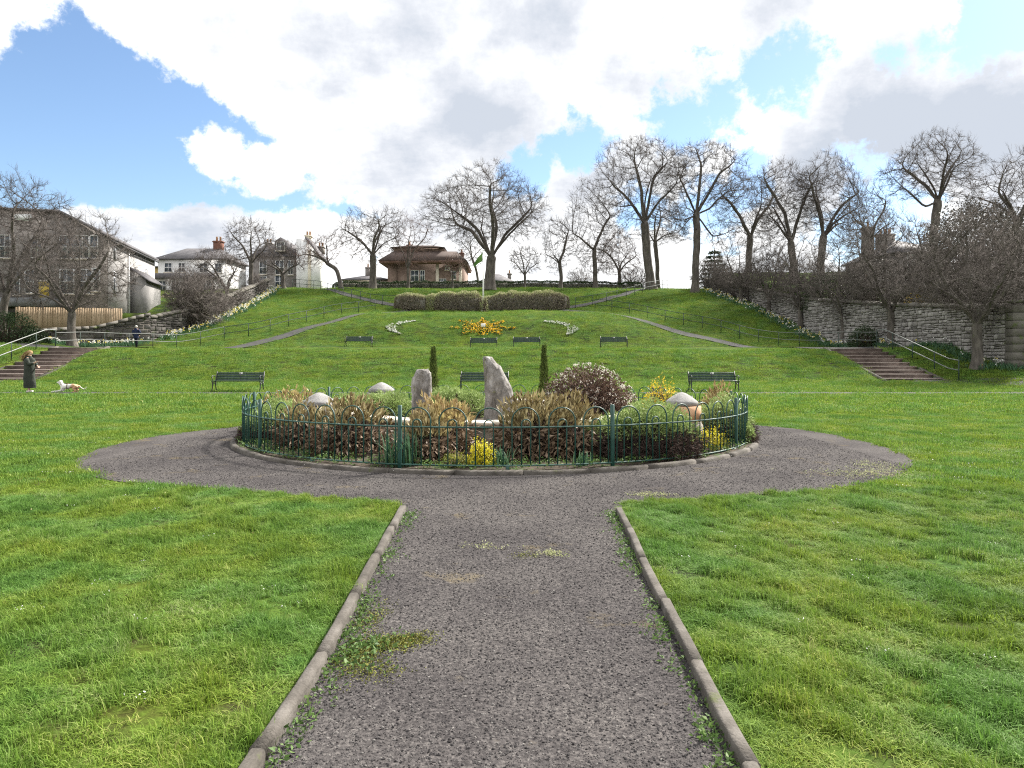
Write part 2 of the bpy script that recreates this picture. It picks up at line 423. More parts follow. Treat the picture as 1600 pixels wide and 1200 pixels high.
def build_ground():
    xs = np.concatenate([[-1500, -700, -350, -180, -110, -80], np.arange(-64, -32, 1.6), np.arange(-32, 32.1, .42), np.arange(33, 66, 1.6), [80, 110, 180, 350, 700, 1500]])
    ys = np.concatenate([[-600, -250, -100, -50, -25], np.arange(-14, 33, 1.2), np.arange(33, 92, .38), np.arange(93, 140, 2.0), [150, 180, 230, 300, 450, 700, 1100, 1600]])
    xs = np.unique(np.concatenate([xs, [-27.43, -27.34, -24.66, -24.57, 19.07, 19.16, 21.84, 21.93]]))
    X, Y = np.meshgrid(xs, ys)
    Z = H(X, Y)
    V = np.stack([X, Y, Z], -1).reshape(-1, 3)
    nx, ny = len(xs), len(ys)
    i = np.arange(nx - 1)[None, :] + np.arange(ny - 1)[:, None] * nx
    i = i.ravel()
    Fq = np.stack([i, i + 1, i + 1 + nx, i + nx], -1)
    return tag(link('ground', mesh_np('ground', V, Fq), MAT['lawn'], smooth=True), kind='structure')
build_ground()

def in_poly(px, py, poly):
    px = np.asarray(px); inside = np.zeros(px.shape, bool); n = len(poly)
    for i in range(n):
        x0, y0 = poly[i]; x1, y1 = poly[(i + 1) % n]
        if y0 == y1: continue
        c = ((y0 > py) != (y1 > py)) & (px < (x1 - x0) * (py - y0) / (y1 - y0) + x0)
        inside ^= c
    return inside

def catmull(pts, n=8, closed=False):
    P = [np.array(p, float) for p in pts]; out = []; m = len(P)
    rngi = range(m if closed else m - 1)
    for i in rngi:
        p0 = P[(i - 1) % m] if closed or i > 0 else P[i]; p1 = P[i]; p2 = P[(i + 1) % m]
        p3 = P[(i + 2) % m] if closed or i + 2 < m else p2
        for k in range(n):
            t = k / n
            out.append(.5 * ((2*p1) + (-p0 + p2)*t + (2*p0 - 5*p1 + 4*p2 - p3)*t*t + (-p0 + 3*p1 - 3*p2 + p3)*t**3))
    if not closed: out.append(P[-1])
    return [tuple(p) for p in out]

# ---- centre of the round bed
BC = np.array([-0.30, 14.35]); R_KERB, R_FENCE = 4.86, 4.65

def gravel_outline():
    L_ = [(-1.20, 7.75), (-2.3, 8.15), (-3.5, 8.6), (-4.9, 9.1), (-5.6, 9.75), (-6.35, 10.7), (-6.80, 12.2), (-6.72, 14.0), (-5.9, 15.7)]
    Rr = [(5.35, 16.0), (6.02, 14.9), (6.27, 13.1), (6.2, 12.0), (5.88, 10.8), (5.2, 9.75), (4.6, 9.15), (3.65, 8.55), (2.4, 8.1), (1.15, 7.75)]
    back = [(-5.2, 17.4), (-3.9, 18.8), (-2.2, 19.6), (-.3, 19.9), (1.6, 19.6), (3.3, 18.8), (4.5, 17.5)]
    ring = catmull(L_ + back + Rr, 6)
    return ring
GR = gravel_outline()
LK = [(-1.0, -4), (-.99, 0), (-.985, 1.5), (-.987, 2.815), (-.975, 3.34), (-.98, 3.88), (-1.004, 4.58), (-1.038, 5.77), (-1.097, 7.42)]
RK = [(.90, -4), (.895, 0), (.895, 1.5), (.899, 2.79), (.907, 3.26), (.931, 3.83), (.949, 4.45), (.974, 5.33), (1.013, 6.13), (1.065, 7.33)]
def gravel_poly():
    return [(x, y) for x, y in LK][:-1] + [(-1.1, 7.4)] + GR + [(1.07, 7.35)] + [(x, y) for x, y in RK[::-1]][1:]
GP = gravel_poly()

def rough_edge(poly, amp=.03, step=.08):
    out = []; n = len(poly)
    for i in range(n):
        a = np.array(poly[i]); b = np.array(poly[(i + 1) % n]); d = b - a; l = np.hypot(*d)
        k = max(1, int(l / step)); nn = np.array([-d[1], d[0]]) / max(l, 1e-6)
        for j in range(k):
            p = a + d * j / k
            out.append(tuple(p + nn * (amp * math.sin(p[0]*9.1 + p[1]*7.3) * .6 + random.uniform(-amp, amp) * .6)))
    return out

def ngon_mesh(name, poly, z):
    bm = bmesh.new()
    vs = [bm.verts.new((x, y, z)) for x, y in poly]
    es = [bm.edges.new((vs[i], vs[(i + 1) % len(vs)])) for i in range(len(vs))]
    bmesh.ops.triangle_fill(bm, edges=es, use_beauty=True, use_dissolve=False)
    bm.normal_update()
    for f in bm.faces:
        if f.normal.z < 0: f.normal_flip()
    me = bpy.data.meshes.new(name); bm.to_mesh(me); bm.free()
    return me

front = [p for p in GP]
edge = rough_edge(front, .035, .09)
tag(link('gravel_path', ngon_mesh('gravel_path', edge, .008), MAT['gravel']), kind='structure')

def ribbon(name, pts, width, mat, off=.03, n=10, cross=5, kind='structure'):
    c = np.array(catmull(pts, n)); w = np.array(catmull([(x, 0) for x in width], n))[:, 0] if hasattr(width, '__len__') else np.full(len(c), width)
    t = np.gradient(c, axis=0); t /= np.linalg.norm(t, axis=1)[:, None]; nn = np.stack([-t[:, 1], t[:, 0]], -1)
    V = []; F = []
    for i in range(len(c)):
        for k in range(cross):
            s = (k / (cross - 1) - .5) * w[i]; p = c[i] + nn[i] * s
            V.append((p[0], p[1], float(H(p[0], p[1])) + off))
    for i in range(len(c) - 1):
        for k in range(cross - 1): F.append((i*cross+k+1, i*cross+k, (i+1)*cross+k, (i+1)*cross+k+1))
    o = link(name, mesh_np(name, V, F), mat, smooth=True)
    return tag(o, kind=kind), c
cross_path, _ = ribbon('cross_path', [(-44, 28.6), (-20, 28.55), (0, 28.5), (17, 28.5), (24, 29.0), (45, 30.4)], 1.35, MAT['tarmac'], .012, 14)
ribbon('steps_path', [(20.6, 37.5), (22.4, 35.6), (26, 33.4), (32, 31.4), (44, 30.6)], [2.9, 2.6, 2.6, 2.6, 2.4], MAT['tarmac'], .02, 10)
ribbon('steps_path', [(-25.9, 37.5), (-28.5, 36.2), (-34, 35.0), (-46, 34.0)], [3.2, 2.8, 2.6, 2.6], MAT['tarmac'], .02, 10)
ribbon('terrace_path', [(-30.5, 45.3), (-25.5, 46.6), (-22.5, 50.0), (-19.8, 53.6), (-16.2, 59.1), (-10.3, 66.2), (-8.2, 68.2)], [2.6, 2.4, 1.5, 1.1, 1.1, 1.1, 1.0], MAT['tarmac'], .05, 14, 7)
ribbon('terrace_path', [(24.0, 45.3), (20.6, 46.6), (18.6, 50.0), (16.6, 53.6), (12.3, 59.6), (5.6, 66.4), (3.6, 68.4)], [2.6, 2.4, 1.5, 1.1, 1.1, 1.1, 1.0], MAT['tarmac'], .05, 14, 7)
ribbon('upper_path', [(-9.0, 68.6), (-12.3, 71.2), (-16.5, 76.3), (-21.6, 82.8), (-26.0, 87)], .95, MAT['tarmac'], .05, 12, 7)
ribbon('upper_path', [(4.4, 68.8), (7.6, 71.6), (11.0, 76.3), (15.0, 82.6), (19.0, 87.5)], .95, MAT['tarmac'], .05, 12, 7)

# ------------------------------------------------------------------ kerbs
def edging(pts, name, label_side):
    c = np.array(catmull(pts, 12)); seg = np.hypot(*np.diff(c, axis=0).T); s = np.concatenate([[0], np.cumsum(seg)])
    tot = s[-1]; L = .915; n = int(tot / L) + 1
    root = tag(bpy.data.objects.new('path_kerb', None), kind='structure'); C.objects.link(root)
    prof = [(-.032, -.05), (-.032, .052), (-.027, .064), (-.018, .069), (.016, .070), (.026, .064), (.032, .052), (.032, -.05)]
    for i in range(n):
        a = tot - (i + 1) * L + .0015; b = tot - i * L - .0015
        a = max(a, 0)
        if b - a < .1: continue
        js = np.linspace(a, b, 6); V = []; F = []; dx = random.uniform(-.004, .004); dz = random.uniform(-.004, .003); tw = random.uniform(-.006, .006)
        m = len(prof)
        for j, q in enumerate(js):
            x = np.interp(q, s, c[:, 0]); y = np.interp(q, s, c[:, 1]); x2 = np.interp(q + .02, s, c[:, 0]); y2 = np.interp(q + .02, s, c[:, 1])
            if q + .02 > tot: x2 = x + (x - np.interp(q - .02, s, c[:, 0])); y2 = y + (y - np.interp(q - .02, s, c[:, 1]))
            t = np.array([x2 - x, y2 - y]); t /= np.linalg.norm(t); nn = np.array([t[1], -t[0]])
            sh = 1.0
            wob = random.uniform(-.002, .002)
            for (u, h) in prof:
                u2 = u * sh + dx + tw * (j / 5 - .5) + wob
                hh = (h if h < 0 else h * (sh if not (i == 0 and j == 5) else .82)) + (dz if h > 0 else 0)
                V.append((x + nn[0] * u2, y + nn[1] * u2, hh + (random.uniform(-.006, .002) if random.random() < .12 else random.uniform(-.0015, .0015))))
        for j in range(5):
            for k in range(m - 1): F.append((j*m+k, j*m+k+1, (j+1)*m+k+1, (j+1)*m+k))
        F.append(tuple(range(m-1, -1, -1))); F.append(tuple(5*m+k for k in range(m)))
        link('kerb_stone', mesh_np('kerb_stone', V, F), MAT['kerb'], root, smooth=False)
    return root
edging(LK, 'left', 0); edging(RK, 'right', 1)

def ring_kerb():
    root = tag(bpy.data.objects.new('bed_kerb', None), kind='structure'); C.objects.link(root); root.location = (BC[0], BC[1], 0)
    n = 34; r1, r0 = R_KERB, R_KERB - .11
    for i in range(n):
        a0 = 2 * math.pi * i / n + .0009; a1 = 2 * math.pi * (i + 1) / n - .0009
        V = []; F = []; h = .062 + random.uniform(-.008, .006); dr = random.uniform(-.008, .008)
        prof = [(r0, -.03), (r0, h - .014), (r0 + .02, h), (r1 - .03, h), (r1 - .005, h - .02), (r1, -.03)]; m = len(prof)
        for j in range(5):
            a = a0 + (a1 - a0) * j / 4
            for (r, z) in prof: V.append(((r + dr) * math.cos(a), (r + dr) * math.sin(a), z + random.uniform(-.002, .002)))
        for j in range(4):
            for k in range(m - 1): F.append((j*m+k, j*m+k+1, (j+1)*m+k+1, (j+1)*m+k))
        F.append(tuple(range(m-1, -1, -1))); F.append(tuple(4*m+k for k in range(m)))
        link('kerb_stone', mesh_np('kerb_stone', V, F), MAT['kerb'], root)
ring_kerb()

def bed_soil():
    V = [(BC[0], BC[1], .10)]; F = []; n = 72; rr = [1.2, 2.4, 3.4, 4.2, 4.78]
    for r in rr:
        for k in range(n):
            a = 2 * math.pi * k / n; V.append((BC[0] + r * math.cos(a), BC[1] + r * math.sin(a), .045 + .05 * (1 - r / 4.9) + random.uniform(-.012, .02)))
    for k in range(n): F.append((0, 1 + k, 1 + (k + 1) % n))
    for i in range(len(rr) - 1):
        for k in range(n):
            a = 1 + i * n + k; b = 1 + i * n + (k + 1) % n; F.append((a, a + n, b + n, b))
    tag(link('flower_bed_soil', mesh_np('flower_bed_soil', V, F), MAT['soil'], smooth=True), kind='structure')
bed_soil()

# ------------------------------------------------------------------ steps
def steps(x0, x1, y0, y1, z0, z1, label):
    n = 9
    root = thing('stone_steps', label, 'steps', ((x0 + x1) / 2, y0, z0), group='flights of steps up the bank')
    tr = (y1 - y0) / n; ri = (z1 - z0) / n; w = x1 - x0
    for i in range(n):
        st = LB().box((0, (i + .5) * tr + .06, (i + .5) * ri - .02 - .25), (w, tr + .10, ri + .5 - .05)).build('step', MAT['step_riser'], root)
        st.location = (0, 0, 0)
        t = LB().bevbox((0, (i + .5) * tr + .02, (i + 1) * ri - .022), (w - .01, tr + .06, .05), .01).build('tread', MAT['step_tread'], st)
    for sx in (-1, 1):
        xx = sx * (w / 2 + .10)
        V = [(xx - .10, -.25, -.2), (xx + .10, -.25, -.2), (xx + .10, -.25, .10), (xx - .10, -.25, .10),
             (xx - .10, y1 - y0 + .3, z1 - z0 - .3), (xx + .10, y1 - y0 + .3, z1 - z0 - .3), (xx + .10, y1 - y0 + .3, z1 - z0 + .10), (xx - .10, y1 - y0 + .3, z1 - z0 + .10)]
        LB().add(V, [(0,1,2,3),(7,6,5,4),(0,4,5,1),(1,5,6,2),(2,6,7,3),(3,7,4,0)]).build('side_kerb', MAT['kerb'], root)
    return root
steps(-27.45, -24.55, 37.6, 44.3, .06, 1.86, 'flight of dark steps with pale nosings behind the woman in a long coat')
steps(19.05, 21.95, 37.6, 44.3, .06, 1.80, 'flight of dark steps rising towards the rubble stone wall')
# ------------------------------------------------------------------ bow-top railing round the bed
def railing():
    root = thing('bow_top_railing', 'green bow-topped metal railing curving round the circular flower bed', 'railing', (BC[0], BC[1], -.056)); root.rotation_euler = (-.012, 0, 0)   # the ground falls away slightly to the back
    n = 60; s = 2 * math.pi * R_FENCE / (n * 4.0); zb, zr = .10, .605
    def hoop(hw, spring):
        m = LB(); pts = [(-hw, 0, zb)] + [(-hw, 0, zr)] + [(-hw * math.cos(a), 0, spring + hw * math.sin(a)) for a in np.linspace(0, math.pi, 11)] + [(hw, 0, zr), (hw, 0, zb)]
        m.tube(pts, .0095, 6); return mesh_np('hoop', np.array(m.V, float), m.F)
    outer = hoop(1.5 * s, .683); inner = hoop(.5 * s, .645)
    for me in (outer, inner): me.materials.append(MAT['rail_green']); me.polygons.foreach_set('use_smooth', np.ones(len(me.polygons), bool))
    for i in range(n):
        a = R(-90 + 3 + 18) + (i + .5) * 2 * math.pi / n
        for nm, me in (('outer_hoop', outer), ('inner_hoop', inner)):
            o = bpy.data.objects.new(nm, me); C.objects.link(o); o.parent = root
            o.location = (R_FENCE * math.cos(a), R_FENCE * math.sin(a), random.uniform(-.004, .004)); o.rotation_euler = (R(random.uniform(-1, 1)), R(random.uniform(-.7, .7)), a + math.pi / 2)
    for k in range(10):
        a0 = R(-90 + 21 + 36 * k)
        for z, hh in ((zb, .016), (zr, .016)):
            V = []; F = []; r = R_FENCE; m = 13
            for j in range(m):
                a = a0 + R(36) * j / (m - 1)
                for (dr, dz) in ((-.02, -hh/2), (.02, -hh/2), (.02, hh/2), (-.02, hh/2)): V.append(((r + dr) * math.cos(a), (r + dr) * math.sin(a), z + dz))
            for j in range(m - 1):
                for q in range(4): F.append((j*4+q, (j+1)*4+q, (j+1)*4+(q+1)%4, j*4+(q+1)%4))
            link('rail', mesh_np('rail', V, F), MAT['rail_green'], root)
        LB().bevbox(((R_FENCE) * math.cos(a0), R_FENCE * math.sin(a0), .44), (.042, .05, .90), .006, a0).build('post', MAT['rail_green'], root)
        a = a0 + R(18); LB().bevbox((R_FENCE * math.cos(a), R_FENCE * math.sin(a), .045), (.045, .055, .12), .005, a).build('foot', MAT['rail_green'], root)
railing()

# ------------------------------------------------------------------ old fountain basin with four corner piers
def basin():
    c = (BC[0], 14.4); Rb = 2.9; n = 28
    root = thing('fountain_basin', 'low round stone basin with pale coping in the middle of the flower bed', 'basin', (c[0], c[1], 0))
    LB().lathe((0, 0, 0), [(Rb - .10, -.02), (Rb - .06, .10), (Rb - .10, .14), (Rb - .10, .44), (Rb - .32, .44), (Rb - .32, -.02)], 56).build('wall', MAT['basin_stone'], root)
    LB().lathe((0, 0, 0), [(.01, .26), (1.3, .30), (Rb - .33, .24), (Rb - .33, .20), (.01, .2)], 40).build('soil_fill', MAT['soil'], root, True)
    for i in range(n):
        a0, a1 = 2 * math.pi * i / n + .0015, 2 * math.pi * (i + 1) / n - .0015; V = []; F = []; dz = random.uniform(-.004, .004)
        prof = [(Rb - .36, .442), (Rb - .36, .49), (Rb - .34, .505), (Rb - .02, .505), (Rb, .49), (Rb, .442)]; m = 6
        for j in range(4):
            a = a0 + (a1 - a0) * j / 3
            for (r, z) in prof: V.append((r * math.cos(a), r * math.sin(a), z + dz))
        for j in range(3):
            for k in range(m): F.append((j*m+k, j*m+(k+1)%m, (j+1)*m+(k+1)%m, (j+1)*m+k))
        F.append(tuple(range(m-1, -1, -1))); F.append(tuple(3*m+k for k in range(m)))
        link('coping_stone', mesh_np('coping_stone', V, F), MAT['coping'], root)
    for (x, y, lab, sm) in ((-3.30, 12.6, 'front left pier with a pale conical cap, behind bronze-leaved shrub', 'concrete'),
                        (2.93, 12.7, 'terracotta-coloured pier with a grey conical cap, beside the yellow forsythia', 'terracotta'),
                        (-3.0, 16.9, 'farthest visible conical pier cap, just above the spreading green juniper', 'concrete')):
        p = thing('stone_pier', lab, 'pier', (x, y, 0.05), group='conical capped piers of the basin')
        LB().lathe((0, 0, 0), [(.36, 0), (.36, .30), (.33, .34), (.33, .36)], 8, rot=R(22.5)).build('base', MAT['basin_stone'], p)
        LB().lathe((0, 0, 0), [(.325, .36), (.325, .62), (.30, .625)], 24).build('shaft', MAT[sm], p)
        LB().lathe((0, 0, 0), [(.275, .63), (.295, .645), (.295, .69), (.265, .715), (.17, .785), (.07, .84), (.008, .856)], 8, rot=R(10)).build('cap', MAT['concrete'], p)
basin()

# ------------------------------------------------------------------ standing stones
def standing_stone(label, d, rows, z0, depth):
    """rows: (py, px_left, px_right) from the foot up; the stone is a rough slab with broken faces"""
    x0 = (rows[0][1] + rows[0][2]) / 2; c = at(x0, 550, d)
    root = thing('standing_stone', label, 'standing stone', (c[0], d, z0))
    V = []; n = 12; r_ = random.Random(int(d * 100)); F = []
    P = np.array(rows, float); ts = np.linspace(0, len(rows) - 1, 11)
    for t in ts:
        py = np.interp(t, range(len(rows)), P[:, 0]); l = np.interp(t, range(len(rows)), P[:, 1]); rr = np.interp(t, range(len(rows)), P[:, 2])
        a = at(l, py, d); b = at(rr, py, d); cx = (a[0] + b[0]) / 2; hw = (b[0] - a[0]) / 2; u = t / ts[-1]
        dp = depth * (1 - .45 * u)
        for k in range(n):
            an = 2 * math.pi * k / n; cs, sn = math.cos(an), math.sin(an)
            q = (abs(cs) ** 3.2 + abs(sn) ** 3.2) ** (-1 / 3.2)
            V.append((cx + hw * cs * q * (1 + r_.uniform(-.10, .03)) - c[0], dp * sn * q * (1 + r_.uniform(-.40, .15)), a[2] - z0 + (r_.uniform(-.05, .05) if 0 < u < 1 else 0)))
    m = len(ts)
    for i in range(m - 1):
        for k in range(n):
            q = (i*n+k, i*n+(k+1)%n, (i+1)*n+(k+1)%n, (i+1)*n+k)
            F += [(q[0], q[1], q[2]), (q[0], q[2], q[3])] if (i + k) % 2 else [(q[0], q[1], q[3]), (q[1], q[2], q[3])]
    F.append(tuple((m-1)*n+k for k in range(n)))
    link('slab', mesh_np('slab', V, F), MAT['schist'], root)
standing_stone('tall pointed grey standing stone leaning like a shark fin in the bed', 12.6,
               [(668, 754, 806), (640, 756, 804), (622, 757, 803), (605, 757, 799), (590, 755, 791), (575, 755, 783), (563, 754, 772), (557, 755, 763)], .25, .20)
standing_stone('short blunt grey standing stone with a flat top in the bed', 13.6,
               [(660, 644, 672), (630, 643, 673), (610, 642, 675), (590, 644, 675), (582, 648, 673), (577, 654, 668)], .25, .15)

# ------------------------------------------------------------------ park benches
def make_bench():
    b = thing('park_bench', 'x', 'bench', group='green slatted benches with cast iron ends')
    L_ = 2.0
    for i in range(5):
        z = .46 + i * .066; y = .21 + i * .024
        o = LB(); o.bevbox((0, 0, 0), (L_ - .05, .022, .058), .006); o.build('back_slat', MAT['bench_paint'], b).location = (0, y, z + .02)
    for i in range(5):
        o = LB(); o.bevbox((0, 0, 0), (L_ - .02, .068, .026), .006); o.build('seat_slat', MAT['bench_paint'], b).location = (0, -.20 + i * .082, .425 + .006 * abs(i - 2.5))
    for s in (-1, 1):
        x = s * (L_ / 2 - .05); m = LB()
        m.tube([(x, .17, .40), (x, .20, .50), (x, .32, .82)], [.026, .024, .018], 6)                       # back stay
        m.tube([(x, -.24, .40), (x, 0, .385), (x, .18, .40)], .02, 6)                                       # seat bearer
        m.tube([(x, -.20, .40), (x, -.17, .30), (x, -.20, .16), (x, -.27, .0)], [.024, .022, .02, .026], 6) # front leg
        m.tube([(x, .17, .40), (x, .13, .30), (x, .17, .16), (x, .25, .0)], [.024, .022, .02, .026], 6)     # rear leg
        m.tube([(x, -.17, .26), (x, -.06, .335), (x, .04, .335), (x, .14, .26)], .014, 6)                   # arch between the legs
        arm = [(x, .25, .62), (x, .12, .615), (x, -.04, .645), (x, -.17, .65), (x, -.25, .615), (x, -.265, .565), (x, -.225, .545), (x, -.20, .575)]
        m.tube(arm, .018, 6)
        m.tube([(x, -.235, .57), (x, -.20, .50), (x, -.23, .41)], .015, 6)
        m.build('end_frame', MAT['iron'], b, True)
    LB().box((.02, .262, .73), (.13, .006, .07)).build('plaque', MAT['plaque'], b).rotation_euler = (0, 0, 0)
    b_rot = [c for c in b.children if c.name.startswith('plaque')][0]; b_rot.location = (0, .005, .0)
    LB().box((0, .245, .585), (.04, .012, .34)).build('backrest_stay', MAT['iron'], b)
    return b
bench0 = make_bench()
BENCHES = [(370.5, 29.5, 0, 'green slatted bench on the lower path nearest the woman and dog'),
           (757, 29.5, 0, 'green slatted bench on the lower path partly behind the tall standing stone'),
           (1116, 29.5, 0, 'green slatted bench on the lower path behind the yellow forsythia'),
           (560, 53.0, 0, 'dark bench on the upper terrace below the left white flower crescent'),
           (755.5, 53.0, 0, 'dark bench on the upper terrace directly below the orange flower star'),
           (823, 53.0, 0, 'dark bench on the upper terrace just right of the orange star'),
           (959.5, 53.0, 0, 'dark bench on the upper terrace at far right, below the right crescent')]
for i, (px, d, rz, lab) in enumerate(BENCHES):
    x = (px - 800) / F_PX * d; loc = (x, d + .1, float(H(x, d + .1)))
    rz = R(random.uniform(-2, 2))
    if i == 0: bench0.location = loc; bench0.rotation_euler = (0, 0, rz); bench0['label'] = lab
    else: copy_thing(bench0, loc, rz, lab)

# ------------------------------------------------------------------ hand rails
def handrail(pts, label, name, cat, mat, postmat, h=1.02, mid=.52, r=.021, gap=2.0, zf=None, group=None, ext=None):
    """two-rail barrier following the ground along pts"""
    c = np.array(catmull(pts, 14)) if len(pts) > 2 else np.array([np.array(pts[0]) + (np.array(pts[1]) - np.array(pts[0])) * t for t in np.linspace(0, 1, 12)])
    zz = np.array([zf(x, y) if zf else float(H(x, y)) for x, y in c])
    seg = np.hypot(*np.diff(c, axis=0).T); s = np.concatenate([[0], np.cumsum(seg)]); tot = s[-1]
    root = thing(name, label, cat, (c[0][0], c[0][1], zz[0]), group=group)
    for hh, nm in ((h, 'top_rail'), (mid, 'lower_rail')):
        WB().tube([(x, y, z + hh) for (x, y), z in zip(c, zz)], r, 6).build(nm, mat, root, True)
    n = max(1, round(tot / gap))
    for i in range(n + 1):
        q = tot * i / n; x, y, z = np.interp(q, s, c[:, 0]), np.interp(q, s, c[:, 1]), np.interp(q, s, zz)
        WB().tube([(x, y, z - .15), (x, y, z + h)], r * 1.05, 6).build('post', postmat, root)
    return root
def zl(x, y): return float(np.interp(y, [36.5, 37.8, 44.3, 46], [.12, .25, 1.95, 1.92])) if y < 46 else float(H(x, y))
handrail([(-28.0, 36.9), (-28.0, 39), (-28.0, 44.4), (-28.15, 45.4)], 'two-rail galvanised handrail climbing beside the left flight of steps', 'hand_rail', 'handrail', MAT['rail_galv'], MAT['fence_dark'], zf=zl, gap=2.4, r=.027)
handrail([(-28.15, 45.4), (-27.2, 48.3), (-25.6, 51.5), (-23.9, 54.0), (-21.9, 56.0)], 'long level galvanised rail on the left terrace, behind the man in navy', 'barrier_rail', 'railing', MAT['rail_galv'], MAT['fence_dark'], gap=1.9)
handrail([(-21.9, 56.0), (-19.6, 58.0), (-16.6, 62.4), (-12.5, 67.2)], 'thin dark rail along the left ramp below the grass slope', 'barrier_rail', 'railing', MAT['fence_dark'], MAT['fence_dark'], gap=1.9, r=.026)
handrail([(-10.6, 69.6), (-13.0, 70.6), (-17.4, 75.6), (-22.6, 82.2), (-25.5, 85.5)], 'thin dark rail along the upper left path near the hilltop', 'barrier_rail', 'railing', MAT['fence_dark'], MAT['fence_dark'], gap=1.9, r=.026)
handrail([(22.4, 36.9), (22.4, 39), (22.4, 44.4), (22.5, 45.4)], 'green-grey two-rail handrail climbing beside the right flight of steps', 'hand_rail', 'handrail', MAT['rail_dull'], MAT['fence_dark'], zf=zl, gap=2.4, r=.027)
handrail([(22.5, 45.4), (21.6, 49.0), (20.4, 52.0), (18.8, 54.6), (17.5, 56.6)], 'level two-rail barrier on the right terrace above the steps', 'barrier_rail', 'railing', MAT['rail_dull'], MAT['fence_dark'], gap=1.9)
handrail([(17.5, 56.6), (15.6, 59.4), (11.8, 63.6), (7.6, 67.4)], 'thin dark rail along the right ramp above the grass bank', 'barrier_rail', 'railing', MAT['fence_dark'], MAT['fence_dark'], gap=1.9, r=.026)
handrail([(6.0, 69.4), (8.8, 71.3), (12.4, 76.0), (16.3, 82.0), (18.0, 85.0)], 'thin dark rail along the upper right path near the hilltop', 'barrier_rail', 'railing', MAT['fence_dark'], MAT['fence_dark'], gap=1.9, r=.026)

